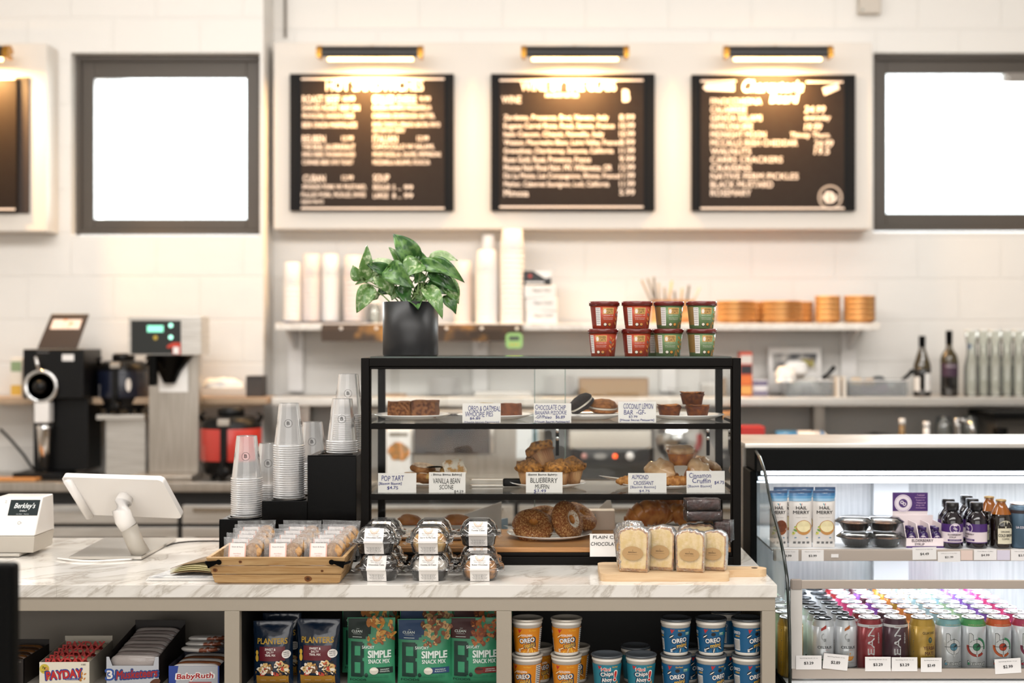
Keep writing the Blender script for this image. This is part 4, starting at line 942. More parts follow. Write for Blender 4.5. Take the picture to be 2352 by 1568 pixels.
# ------------------------------------------------------------ pine crate of cookie bags
ox_, oy_ = X(640, 3.25), 3.232
t = thing('wooden_crate', 'pine slatted crate with black corner handles, full of bagged cookies', 'crate', (ox_, oy_, ZC))
wb, wt, hc, db, dt_ = .150, .167, .066, .205, .225
for k in range(3):
    f0, f1 = k/3+.012, (k+1)/3-.012; z0, z1 = .002+hc*f0, .002+hc*f1; e = .012
    wa, wc = wb+(wt-wb)*f0, wb+(wt-wb)*f1; ya, yc_ = -.03*f0*.7, -.03*f1*.7; ra, rc = db+(dt_-db)*f0, db+(dt_-db)*f1
    b = B()
    b.add([(-wa, ya, z0), (wa, ya, z0), (wa, ya+.009, z0), (-wa, ya+.009, z0), (-wc, yc_, z1), (wc, yc_, z1), (wc, yc_+.009, z1), (-wc, yc_+.009, z1)],
          [(0, 1, 5, 4), (1, 2, 6, 5), (2, 3, 7, 6), (3, 0, 4, 7), (4, 5, 6, 7), (3, 2, 1, 0)], CRATEW)
    mk = lambda u, v, l: (u, ya+(yc_-ya)*(v-z0)/(z1-z0)-l, v); kn = ink('7a4a24', .7)
    for (u, v, q) in (((.075, .013, .0075),), ((.11, .033, .003), (-.147, .035, .005)), ((-.085, .056, .0035),))[k]: b.disc(u, v, q*1.2, q, kn, mk, .0004, 14, jag=.1); b.disc(u, v, q*.6, q*.5, ink('4a2a12', .7), mk, .0006, 10)
    b.build('front_slat', t, bevel=.0012)
    b = B(); b.box(-wa, wa, ra-.009, ra, z0, z1, CRATEW); b.build('rear_slat', t, bevel=.0012)
    for s_ in (-1, 1):
        b = B(); b.add([(s_*wa, ya+.009, z0), (s_*(wa-.009), ya+.009, z0), (s_*(wa-.009), ra-.009, z0), (s_*wa, ra-.009, z0), (s_*wc, yc_+.009, z1), (s_*(wc-.009), yc_+.009, z1), (s_*(wc-.009), rc-.009, z1), (s_*wc, rc-.009, z1)],
              [(0, 1, 5, 4), (1, 2, 6, 5), (2, 3, 7, 6), (3, 0, 4, 7), (4, 5, 6, 7), (3, 2, 1, 0)], CRATEW); b.build('side_slat', t, bevel=.0012)
b = B(); b.box(-wb+.005, wb-.005, .006, db-.006, .0, .008, CRATEW); b.build('bottom', t)
for s_ in (-1, 1):
    b = B(); z_ = .056; mp = lambda u, v, l: (u, -.0245-l+(.066-v)*.32, v)
    b.disc(s_*.135, z_, .0068, .0068, DARK, mp, .002, 20); b.poly([(s_*.139, z_+.004), (s_*.168, z_+.002), (s_*.162, z_-.016), (s_*.139, z_-.004)], DARK, mp, .0015)
    b.tube([(s_*.164, -.022, z_-.004), (s_*.172, .0, z_-.004), (s_*.172, .02, z_-.006)], .003, DARK); b.build('handle', t)
CKM = mat('oat_cookie', 'c89c68', .7, scale=80, col2='a77742', bump=.8, bscale=90)
def cbag(word, label, seed):
    t = thing('cookie_bag', label, 'cookie bag', group='bagged cookies in the crate')
    w, h = .098, .088; b = B()
    for q, (u, z) in enumerate(((-.016, .022), (.020, .024), (.006, .048), (.026, .055))): b.lathe([(0, -.004), (.018, -.004), (.021, 0), (.016, .004), (0, .005)], CKM, 18, Matrix.Translation((u, .0, z)) @ Matrix.Rotation(PI/2-.15, 4, 'X'), jit=.002, seed=q)
    b.build('cookie', t)
    b = B(); vs = []; fs = []; n, m_ = 12, 12
    for side in (-1, 1):
        o = len(vs)
        for j in range(m_+1):
            for i in range(n+1):
                u, v = i/n*2-1, j/m_; bulge = .014*math.cos(u*PI/2)*math.sin(PI*min(1, v*1.12+.02) if v < .88 else 0)**.6 if v < .88 else 0
                q = noise.noise(Vector((u*4+seed, v*5, side)))*.0035
                vs.append((u*w/2*(1-.06*math.sin(PI*v)), side*bulge+q, v*h))
        for j in range(m_):
            for i in range(n): fs.append((o+j*(n+1)+i, o+j*(n+1)+i+1, o+(j+1)*(n+1)+i+1, o+(j+1)*(n+1)+i))
    b.add(vs, fs, BAGPL, True); b.build('bag', t)
    b = B(); mp = lambda u, v, l: (u-.010, -.0165-l-.0, v)
    b.rect(-.021, .021, .012, .072, mat('tag_paper', 'f3ece8', .6), mp, 0); b.rect(-.021, -.018, .012, .072, ink('e9b7a6'), mp, .0003); b.rect(.018, .021, .012, .072, ink('e9b7a6'), mp, .0003)
    b.text('Stuart & Stone', 0, .062, .0028, BLK, .028, mp, l=.0004); b.text('Hand Baked', 0, .046, .0024, ink('d98f7c'), .018, mp, l=.0004); b.text('with Heart', 0, .041, .0022, ink('d98f7c'), .012, mp, l=.0004); b.text(word, 0, .031, .0038, BLK, .027 if len(word) > 4 else .014, mp, l=.0004)
    b.build('paper_tag', t); return remember(t)
for ci, (word, cxx, nm) in enumerate((('CHOCOLATE', -.095, 'left'), ('OATMEAL', .006, 'middle'), ('M & M', .102, 'right'))):
    p = cbag(word, 'x', ci*3)
    for k in range(5):
        R = random.Random(ci*10+k)
        put(p, (ox_+cxx+k*.0055*(1 if ci else .4)+R.uniform(-.002, .002), oy_+.032+k*.036, ZC+.019+k*.0055), f'cellophane bag of cookies, {ORD[k]} from the front in the {nm} row', rot=(-.24+.03*k, R.uniform(-.03, .03), R.uniform(-.06, .06)))

# ------------------------------------------------------------ black cup organiser and stacks of clear cups
YO = 3.55; yo1 = 3.80
t = thing('cup_organizer', 'black stair-stepped cup holder left of the display case', 'cup holder', (0, 0, 0))
xs = [X(503, YO), X(601, YO), X(706, YO), X(819, YO)]; zs_ = [Z(1192, YO), Z(1150, YO), Z(1045, YO)]
for i in range(3):
    b = B(); b.box(xs[i], xs[i+1]-.0005, YO, yo1, ZC, zs_[i]-.003, BLKPL)
    x0, x1 = xs[i]+.004, xs[i+1]-.004
    for yy in (YO+.062, YO+.175):
        b.wall([(.047, zs_[i]-.003), (.047, zs_[i]), (.041, zs_[i])], BLKPL, 32, c=((x0+x1)/2, yy, 0))
    b.box(xs[i], xs[i+1], YO, YO+.003, zs_[i]-.003, zs_[i], BLKPL); b.build('step', t, bevel=.0015)
CUPRIM = clear('cup_rim_plastic', 'ffffff', .12, .08, .28)
RIM = mat('cup_rim', 'eef0ef', .15, coat=.5)
def ccup(full, r0, r1, h):
    t = thing('plastic_cup', 'clear plastic cup', 'cup')
    b = B(); n = 32
    if full: b.wall([(r0+.0, h), (r0+.0008, h-.006), (r1, .008)], CUPPL, n); b.lathe([(0, h-.0015), (r0, h)], CUPPL, n)
    else: b.wall([(r1-(r1-r0)*.12, h*.13), (r1, .008)], CUPPL, n)
    b.build('wall', t)
    b = B(); b.wall([(r1, .0065), (r1+.0025, .006), (r1+.0035, .0045), (r1+.0025, .003), (r1+.001, .003)], CUPRIM, n); b.build('rim', t)
    if full:
        b = B(); mp = lambda u, v, l: (lambda r, a: (r*math.sin(a), -r*math.cos(a), v))(r1-(r1-r0)*v/h+l, u/((r0+r1)/2))
        for off in (0, -.045, .045): b.ring(off+.004, h*.55, .011, .0009, BLK, mp, .0006, 20); b.text('B', off+.004, h*.52, .009, BLK, .007, mp, bold=.03)
        b.build('logo_print', t)
    return remember(t)
cupL = (ccup(True, .027, .0395, .118), ccup(False, .027, .0395, .118)); USE = []
def stack(px_, y, zb_, ztop, pitch, nm):
    h = .118; n = max(1, int(round((ztop-zb_-h)/pitch))+1)
    for k in range(n):
        p = cupL[0] if k == n-1 else cupL[1]
        put(p, (X(px_, y), y, zb_+k*pitch), f'clear plastic cup, {ORD[k]} from the bottom of the {nm}' if k < n-1 else f'clear plastic cup with round logo, topmost of the {nm}', group='upturned clear cups: '+nm)
stack(567, YO+.062, zs_[0], Z(998, YO+.06), .0058, 'front stack on the lowest step')
stack(664, YO+.062, zs_[1], Z(926, YO+.06), .0060, 'front stack on the middle step')
stack(786, YO+.062, zs_[2], Z(917, YO+.06), .0058, 'front stack on the top step')
stack(618, YO+.175, zs_[0]+.02, Z(1018, YO+.17), .0062, 'rear stack behind the lowest step')
stack(718, YO+.175, zs_[1], Z(968, YO+.17), .0062, 'rear stack behind the middle step')
stack(800, YO+.175, zs_[2], Z(857, YO+.17), .0058, 'tall rear stack on the top step')

# ------------------------------------------------------------ tablet stand, card reader, cables, papers
t = thing('tablet_stand', 'white point-of-sale tablet on a bent swivel stand, seen from behind', 'tablet stand', (X(262, 3.6), 3.6, ZC))
b = B(); x0, x1 = X(158, 3.583)-X(262, 3.6), X(325, 3.583)-X(262, 3.6)
b.prism([(x0, -.017), (x1, -.017), (x1-.03+.028, .33), (x0-.03+.012, .33)], .002, .0095, mat('satin_plate', 'cfcac2', .14, .35), 'z'); b.build('base_plate', t, bevel=.0015)
b = B(); fp = [Vector((.068, .02, .0095)), Vector((.052, .016, .04)), Vector((.036, .012, .085))]; b.tube([tuple(p) for p in fp], [.024, .023, .0235], GREYP, 20); b.build('lower_neck', t)
b = B(); b.tube([(.036, .012, .085), (.024, .008, .105), (.018, .004, .13), (.02, .014, .15), (.024, .035, .172)], [.024, .0245, .024, .0225, .021], WHITEP, 20); b.build('upper_neck', t)
T_ = Matrix.Translation((.012, .035, .165)) @ Matrix.Rotation(math.radians(-16), 4, 'Z') @ Matrix.Rotation(math.radians(42), 4, 'X')
b = B(); pts = []
for (cx_, cz_, a) in ((.155, .077, 0), (-.155, .077, 1), (-.155, -.077, 2), (.155, -.077, 3)):
    s1 = 1 if cx_ > 0 else -1; s2 = 1 if cz_ > 0 else -1
    pts += arc(cx_-s1*.014, cz_-s2*.014, .014, a*PI/2, (a+1)*PI/2, 5)
b.prism(pts, -.006, .009, WHITEP, 'y', T_); b.build('tablet_case', t, bevel=.003)
b = B(); b.prism([(p[0]*.93, p[1]*.88) for p in pts], .0092, .010, mat('dark_screen', '101214', .1), 'y', T_); b.build('screen', t)
b = B(); b.tube([tuple(T_ @ Vector(p)) for p in ((-.135, -.009, .07), (-.135, -.009, -.079))], .0125, WHITEP, 16); b.build('card_reader', t)
t = thing('card_terminal', 'white card payment terminal with small dark screen at the left edge', 'card terminal', (X(33, 3.64), 3.64, ZC))
b = B(); b.box(-.10, X(128, 3.9)-X(33, 3.64), -.012, .24, .002, .010, mat('satin_plate', 'cfcac2', .14, .35)); b.build('base_plate', t, bevel=.0015)
prof = [(-.0, .0105), (-.0, .05), (-.0, .051)]
def wedge(b, z0, z1, m):
    yf = lambda z: .0+max(0, z-.05)*.38; yb = lambda z: .15-max(0, (z-.07))*.35-max(0, .05-z)*.3
    x0, x1 = -.064, .05; k = lambda z: .012*z/.15
    b.add([(x0, yf(z0), z0), (x1+k(z0), yf(z0), z0), (x1+.0+k(z0), yb(z0), z0), (x0, yb(z0), z0), (x0, yf(z1), z1), (x1+k(z1), yf(z1), z1), (x1+.0+k(z1), yb(z1), z1), (x0, yb(z1), z1)],
          [(0, 1, 5, 4), (1, 2, 6, 5), (2, 3, 7, 6), (3, 0, 4, 7), (4, 5, 6, 7), (3, 2, 1, 0)], m)
b = B(); wedge(b, .0105, .055, GREYP); b.build('lower_body', t, bevel=.002)
b = B(); wedge(b, .0555, .158, WHITEP); b.build('upper_body', t, bevel=.004)
b = B(); mp = lambda u, v, l: (u+.012*v/.15, max(0, v-.05)*.38-.0004-l, v)
b.rect(-.036, .045, .109, .150, ink('1d282b', .2), mp, .0002); b.text("Berkley's", .004, .124, .018, ink('eef2f2'), .056, mp, l=.0008, bold=.01, shear=.25); b.text('DELI', .004, .1195, .0035, ink('eef2f2'), .018, mp, l=.0008)
b.text('order  here', .004, .1115, .0035, ink('aab2b4'), .034, mp, l=.0008); b.ring(.0, .090, .004, .0006, BLK, mp, .0006); b.text('))', .006, .088, .004, BLK, mp=mp)
b.text('::', -.048, .142, .006, BLK, mp=mp); b.build('screen', t)
b = B(); b.tube([(X(125, 3.60), 3.60, ZC+.004), (X(165, 3.555), 3.555, ZC+.0035), (X(215, 3.54), 3.54, ZC+.0035), (X(265, 3.56), 3.56, ZC+.0035), (X(310, 3.578), 3.578, ZC+.004)], .0028, WHITEP)
tag(b.build('white_cable', sub=1), 'white cable running from the card terminal past the tablet stand', 'cable')
b = B(); pts_ = [(380, 3.80), (395, 3.86), (430, 3.9), (480, 3.91), (540, 3.90)]; b.tube([(X(p, y), y, ZC+.003) for p, y in pts_]+[(X(560, 3.84), 3.84, ZC+.003)], .0022, DARK)
tag(b.build('black_cable', sub=1), 'thin black cable curving over the marble behind the papers', 'cable')
t = thing('newspaper', 'folded grey newspaper under a brown booklet, left of the crate', 'newspaper', (X(410, 3.28), 3.28, ZC+.001), .0)
b = B(); np_ = mat('newsprint', 'd6d5d3', .7, scale=50, col2='a9aaac', ramp=(.45, .6))
for k in range(4): b.prism([(X(338, 3.28)-X(410, 3.28)+.002*k, -.01), (.13, -.01), (.15, .15), (-.035, .15)], .0022*k, .0022*k+.0018, PAPER if k < 3 else np_, 'z')
b.build('pages', t, bevel=.0006)
t = thing('booklet', 'brown paper booklet with a curled cover lying on the newspaper', 'booklet', (X(430, 3.3), 3.31, ZC+.0105))
KB = mat('kraft_cover', '8a7354', .7, scale=40, col2='776145')
for k in range(5):
    b = B(); vs = []; n = 10
    for i in range(n+1):
        s_ = i/n; zz = .004+.0032*k+.012*math.sin(PI*s_)*(.4+.15*k)+(.035*max(0, s_-.45)**1.2 if k == 4 else 0)
        for yy in (-.02, .10): vs.append((-.035+.115*s_+yy*.2, yy, zz))
    b.add(vs, [(2*i, 2*i+2, 2*i+3, 2*i+1) for i in range(n)], KB if k in (0, 4) else ink('d9cf9f'), True); b.build('cover' if k in (0, 4) else 'page', t, thick=.001)
# ------------------------------------------------------------ snacks in the cubbies
YS = 3.335
def pouch(name, w, h, bul, base, label, cat, group, deco, seed=0, zig=True):
    t = thing(name, label, cat, group=group)
    def prof(u, v): # front bulge at u in -w/2..w/2, v in 0..h
        a = max(0, math.cos(PI*u/w)); q = v/h
        g = min(1, q*6)**.5*(1 if q < .55 else max(0, 1-((q-.55)/.40))**.75 if q < .95 else 0)
        return bul*(a**.55)*g+.0012*noise.noise(Vector((u*70+seed, v*60, 0)))
    mp = lambda u, v, l: (u, -prof(u, v)-l-.0022, v)
    b = B(); n, m_ = 22, 26
    for side in (-1, 1):
        vs = []; fs = []
        for j in range(m_+1):
            for i in range(n+1):
                u = (i/n-.5)*w; v = h*j/m_; k = 1-.025*math.sin(PI*j/m_)
                y = prof(u, v)*(1 if side < 0 else .8)+(.0012 if 0 < i < n else 0)
                vs.append((u*k, side*y, v))
        for j in range(m_):
            for i in range(n):
                f = (j*(n+1)+i, j*(n+1)+i+1, (j+1)*(n+1)+i+1, (j+1)*(n+1)+i); fs.append(f if side < 0 else f[::-1])
        b.add(vs, fs, base, True)
    b.build('bag', t)
    b = B(); deco(b, mp, w, h); b.build('front_print', t)
    return remember(t)
def nuts(b, mp, u0, u1, v0, v1, n, seed, cols, l=.0008, size=.008):
    R = random.Random(seed)
    for k in range(n):
        u, v = R.uniform(u0, u1), R.uniform(v0, v1); s_ = size*R.uniform(.6, 1.15); c = R.choice(cols)
        b.disc(u, v, s_, s_*R.uniform(.4, .7), ink(c), mp, l+k*.00004, 10, rot=R.uniform(0, 3), jag=.12, seed=k)
        b.disc(u-.001, v+.001, s_*.5, s_*.22, ink(R.choice(cols)), mp, l+k*.00004+.00002, 8, rot=R.uniform(0, 3))
NAVY = mat('navy_foil', '10233a', .22, coat=.5, bump=.25, bscale=45)
def planters(b, mp, w, h):
    Y_ = ink('d8ad3e'); R_ = ink('5e1420', .4); W = ink('ece6e0')
    b.text('PLANTERS', 0, h*.66, h*.085, Y_, w*.74, mp, l=.0006, bold=.03)
    b.rect(-w*.32, w*.32, h*.40, h*.62, R_, mp, .0003, 10, 4); 
    for k, s_ in enumerate(('SWEET &', 'SALTY', 'TRAIL MIX')): b.text(s_, -.004, h*(.565-.045*k), h*.032, W, (.026, .018, .026)[k], mp, l=.0007, bold=.03)
    b.disc(w*.35, h*.50, .0105, .0105, W, mp, .0008)
    for k in range(3): b.text(('NEW', 'NUTS', 'TASTE')[k], w*.35, h*.52-h*.03*k, h*.017, ink('20303c'), .012, mp, l=.0011, bold=.02)
    b.poly([(-w*.42, .0), (w*.42, .0), (w*.42, h*.22), (0, h*.15), (-w*.42, h*.23)], ink('b8862e'), mp, .0003)
    b.rect(-w*.40, w*.40, 0, h*.17, ink('b8862e'), mp, .0004, 10, 3)
    nuts(b, mp, -w*.34, w*.38, h*.19, h*.37, 46, 3, ['d9b779', 'c79a55', 'e3c791', '8a5a2d', '241b18', 'b8402a', 'efe3d0', '6b4a2c'], .001)
    b.disc(-w*.38, h*.44, .004, .009, Y_, mp, .001); b.disc(-w*.38, h*.525, .0035, .006, Y_, mp, .001); b.rect(-w*.41, -w*.35, h*.57, h*.60, ink('0d0f12'), mp, .001)
    for k in range(3): b.text('dried fruit', -w*.22+w*.24*k, h*.09, .0022, W, .014, mp, l=.0007)
pl = pouch('trail_mix_bag', .0985, .158, .024, NAVY, 'x', 'snack bag', 'navy trail mix bags', planters)
put(pl, (X(628, YS), YS, ZF), 'navy blue trail mix bag with yellow lettering, left one of the front pair', .04)
put(pl, (X(732, YS), YS, ZF), 'navy blue trail mix bag with yellow lettering, right one of the front pair', -.03, scale=(1.09, 1, 1.03))
put(pl, (X(648, 3.43), 3.43, ZF), 'navy blue trail mix bag standing behind the front pair', .0)
def simple(corner, flav, stripe, cols, seed):
    def deco(b, mp, w, h):
        W = ink('dfe9e2'); DG = ink('12352c', .5)
        if corner: b.rect(-w*.48, -w*.1, h*.70, h*.99, ink(corner), mp, .0001, 10, 10); b.rect(-w*.1, .0, h*.77, h*.99, ink(corner), mp, .0001, 4, 8); b.rect(-w*.1, -w*.05, h*.735, h*.77, ink(corner), mp, .0001, 2, 2)
        b.text('CLEAN', -w*.29, h*.79, h*.036, W, w*.22, mp, l=.0008, bold=.03); b.text('ONLY', -w*.27, h*.84, h*.012, W, mp=mp, l=.0008); b.text('INGREDIENTS', -w*.28, h*.765, h*.011, W, w*.17, mp, l=.0008); b.rect(-w*.38, -w*.18, h*.722, h*.73, W, mp, .0007, 2)
        nuts(b, mp, -.006, w*.47, h*.70, h*.985, 30, seed, cols, .001, .0095); nuts(b, mp, -w*.1, w*.3, h*.62, h*.72, 8, seed+1, cols, .001, .007)
        # large B
        u0, u1 = -w*.41, -w*.13
        b.rect(u0, u1-.004, h*.14, h*.66, DG, mp, .0003, 8, 16); b.rect(u1-.004, u1, h*.43, h*.64, DG, mp, .0003, 2, 8); b.rect(u1-.004, u1, h*.16, h*.38, DG, mp, .0003, 2, 8)
        G = ink('3a8f68', .45)
        b.rect(u0+.010, u1-.009, h*.46, h*.60, G, mp, .0008, 4, 8); b.rect(u0+.010, u1-.009, h*.20, h*.36, G, mp, .0008, 4, 8)
        b.disc(-w*.08, h*.17, .0045, .0055, DG, mp, .0008); b.text('FOODS', -w*.26, h*.075, h*.035, DG, w*.34, mp, l=.0008, bold=.03)
        b.text('SAVORY', -.009+.004, h*.565, h*.042, W, w*.25, mp, l=.001, bold=.02); b.text('SIMPLE', w*.19, h*.43, h*.105, W, w*.46, mp, l=.001, bold=.05); b.text('SNACK MIX', w*.18, h*.345, h*.062, W, w*.43, mp, l=.001, bold=.03)
        b.rect(w*.12, w*.46, h*.195, h*.285, ink(stripe), mp, .0006, 5); b.text(flav[0], w*.30, h*.245, h*.018, W, w*.18, mp, l=.001, bold=.02); b.text(flav[1], w*.30, h*.215, h*.018, W, w*.2, mp, l=.001, bold=.02)
        b.disc(w*.08, h*.235, .011, .009, ink('d8d2c4' if stripe != '7c1f1c' else '6b2a1c'), mp, .0012); b.disc(w*.08, h*.255, .010, .003, ink('efe9db' if stripe != '7c1f1c' else '3d140d'), mp, .0014)
        for k in range(2): b.text('a blend of savory nuts, cashews', w*.17, h*(.15-.024*k), h*.014, DG, w*.42, mp, l=.0008)
    return deco
GRN = mat('green_matte_bag', '3a8f68', .42, bump=.12, bscale=40)
NC1 = ['d9a047', 'c98a35', 'e3b565', '8a4f28', 'b87432']; NC2 = ['c9a56a', 'b98d52', '8a5232', 'd8bb85', '6f3f22']; NC3 = ['a85a24', '8a4018', 'c27a38', '6b3014', 'b0642c']
sb = [pouch('snack_mix_bag', .119, .166, .022, GRN, 'x', 'snack bag', 'green snack mix bags', simple('10241e', ('SAVORY', 'ORIGINAL'), '0e2a24', NC1, 1), 1),
      pouch('snack_mix_bag', .134, .162, .022, GRN, 'x', 'snack bag', 'green snack mix bags', simple('1f3f66', ('RIGHTEOUS', 'RANCH'), '27456e', NC2, 5), 2),
      pouch('snack_mix_bag', .128, .165, .022, GRN, 'x', 'snack bag', 'green snack mix bags', simple('3c0f0d', ('HICKORY', 'SMOKED BBQ'), '7c1f1c', NC3, 9), 3)]
for i, (px_, nm) in enumerate(((853, 'black cornered, left'), (975, 'blue cornered, middle'), (1092, 'dark red cornered, right'))):
    put(sb[i], (X(px_, YS), YS+.003*i, ZF), f'green snack mix bag with nuts, {nm} of the front row', (.0, .02, -.02)[i])
for i, (px_, nm) in enumerate(((846, 'left'), (985, 'middle'), (1105, 'right'))):
    for r in (1, 2):
        put(sb[i], (X(px_+(8 if r > 1 else -6)*r, YS+.06*r), YS+.062*r, ZF+.014), f'green snack mix bag, {("second","third")[r-1]} from the front behind the {nm} bag', 0)

def cookiecup(kind):
    t = thing('cookie_cup', 'x', 'snack cup'); h, r0, r1 = .088, .0298, .0365
    base = {'blue': '14557f', 'gold': 'cf8019', 'teal': '24778a'}[kind]
    b = B(); b.lathe([(0, .003), (r0-.003, .002), (r0-.002, 0), (r0, .001), (r0, .005), (r1-.001, .075), (r1+.0005, .0755), (r1+.0005, .0795), (r1-.0003, .080), (r1, .086)], mat('cup_white', 'e6e0d6', .35), 48); b.build('cup', t)
    b = B(); b.lathe([(r1-.0002, .083), (r1+.0022, .0835), (r1+.0026, .0865), (r1+.0012, .0885), (r1-.003, .0887), (r1-.004, .0868), (0, .0865)], mat('lid_clear_grey', '4d5257', .25, coat=.3) if kind != 'gold' else mat('lid_foil', 'c9c2b6', .25, .2), 48); b.build('lid', t)
    def mp(u, v, l):
        r = r0+(r1-r0)*max(0, v-.005)/.07+l+.0003; a = u/.0335; return (r*math.sin(a), -r*math.cos(a), v)
    W = ink('ece8e2'); Y_ = ink('e5b53a'); N_ = ink('12304f'); b = B()
    b.rect(-.100, .100, .008, .068, ink(base, .35), mp, .0001, 48, 1)
    if kind in ('blue', 'gold'):
        c2 = {'blue': '0d3f63', 'gold': 'e2a632'}[kind]
        for k in range(5): b.poly([(.002+.002*k, .030), (-.012+.008*k, .009), (-.008+.008*k, .009)], ink({'blue': '2a7ba6', 'gold': 'f0c445'}[kind]), mp, .0003)
        sh = -.15
        b.text('OREO', .0012, .0322, .0125, N_, .041, mp, l=.0004, bold=.09, rot=.12); b.text('OREO', 0, .0333, .0105, W, .037, mp, l=.0007, bold=.04, rot=.12)
        b.text('mini', .0075, .0212, .0115, N_, .030, mp, l=.0004, bold=.08, rot=.16); b.text('mini', .0065, .0223, .0090, Y_, .026, mp, l=.0007, bold=.03, rot=.16)
        if kind == 'gold': b.text('GOLDEN', -.002, .0485, .0048, W, .026, mp, l=.0005, bold=.04)
        else: b.disc(.0, .0535, .0055, .0045, BLK, mp, .0005); b.rect(.014, .030, .051, .058, ink('1f7f6f'), mp, .0004, 5); b.text('100%', .020, .0545, .003, W, .010, mp, l=.0007, bold=.02); b.text('COCOA', .020, .0515, .002, W, .010, mp, l=.0007)
        b.text('Go-Paks!', .004 if kind == 'blue' else .012, .061, .0035, Y_, .017, mp, l=.0006, bold=.03)
        b.poly([(-.0225, .0655), (-.0125, .0655), (-.0195, .055)], ink('b02222'), mp, .0004)
        for (u, v, a) in ((-.015, .018, .4), (.002, .0135, 1.4), (.019, .020, -.5), (-.020, .048, .6)):
            cc = '15130f' if kind == 'blue' else 'a85a1c'
            b.disc(u, v, .0062, .004, ink(cc), mp, .0005, 14, rot=a); b.disc(u, v, .0062, .0012, W if kind == 'blue' else ink('f0d9a0'), mp, .0006, 14, rot=a)
        b.rect(-.0235, -.0185, .010, .017, W, mp, .0005); b.text('140', -.021, .012, .003, N_, .004, mp, l=.0007)
        b.rect(-.064, -.044, .012, .040, W, mp, .0004, 6)
        for k in range(9): b.rect(-.062+.002*k, -.0612+.002*k, .014, .038, BLK, mp, .0006)
        b.text('OREO', -.052, .052, .007, W, .020, mp, l=.0005, bold=.03); b.text('mini', -.050, .045, .005, Y_, .012, mp, l=.0005, bold=.03)
        if kind == 'gold':
            b.rect(.034, .050, .010, .066, ink('e8e2d6'), mp, .0004, 5)
            for k in range(11): b.rect(.035, .049, .062-.0048*k, .064-.0048*k, N_, mp, .0006, 4)
    else:
        b.text('Mini', -.004, .053, .008, W, .022, mp, l=.0004, bold=.1, rot=.05); b.text('Mini', -.004, .0535, .007, ink('c4261f'), .020, mp, l=.0007, bold=.04, rot=.05)
        for (s_, v, w_) in (('Chips', .038, .030), ('Ahoy', .024, .026)): b.text(s_, -.001, v-.001, .0145, N_, w_+.004, mp, l=.0004, bold=.1, rot=.12); b.text(s_, -.001, v, .0125, W, w_, mp, l=.0007, bold=.03, rot=.12)
        b.text('!', .0185, .029, .024, W, .007, mp, l=.0005, bold=.1, rot=-.1); b.text('!', .0185, .0295, .022, ink('c4261f'), .005, mp, l=.0008, bold=.05, rot=-.1)
        b.poly([(-.0235, .0655), (-.0135, .0655), (-.0205, .056)], ink('b02222'), mp, .0004); b.text('Go-Paks!', .018, .061, .0035, Y_, .014, mp, l=.0006, bold=.03)
        nuts(b, mp, .008, .026, .010, .024, 8, 4, ['b07a3e', '8a5628', 'c9935a', '3a2414'], .0006, .006)
    b.build('wrapper', t); return remember(t)
cc = {k: cookiecup(k) for k in ('gold', 'teal', 'blue')}
YU = 3.285; cn = {'gold': 'orange', 'teal': 'teal', 'blue': 'blue'}
cl = [('gold', 1211, 0, -.35, 'left column, lower'), ('gold', 1211, 1, .02, 'left column, upper'), ('gold', 1301, 0, -.1, 'right column, lower'), ('gold', 1301, 1, .05, 'right column, upper'),
      ('teal', 1394, 0, .0, 'left of the pair'), ('teal', 1472, 0, .02, 'right of the pair'), ('blue', 1553, 0, .0, 'left column, lower'), ('blue', 1552, 1, .2, 'left column, upper'),
      ('blue', 1633, 0, .55, 'middle column, lower'), ('blue', 1633, 1, .05, 'middle column, upper'), ('blue', 1716, 0, .6, 'right column, lower'), ('blue', 1716, 1, .6, 'right column, upper')]
for (k, px_, lv, rz, l) in cl:
    put(cc[k], (X(px_, YU), YU, ZF+lv*.0885), f'{cn[k]} mini cookie cup, {l}, front row', rz, 'mini cookie cups')
for (k, px_, lv, rz, l) in (('gold', 1235, 0, .4, 'behind the left orange column, lower'), ('gold', 1320, 0, 0, 'behind the right orange column'), ('teal', 1460, 0, .1, 'behind the teal pair'), ('blue', 1575, 0, 1, 'behind the left blue column'),
                         ('blue', 1660, 0, 1, 'behind the middle blue column, lower'), ('blue', 1668, 1, 1.2, 'behind the middle blue column, upper')):
    put(cc[k], (X(px_, YU+.09), YU+.09, ZF+lv*.0885), f'{cn[k]} mini cookie cup {l}', rz, 'mini cookie cups')

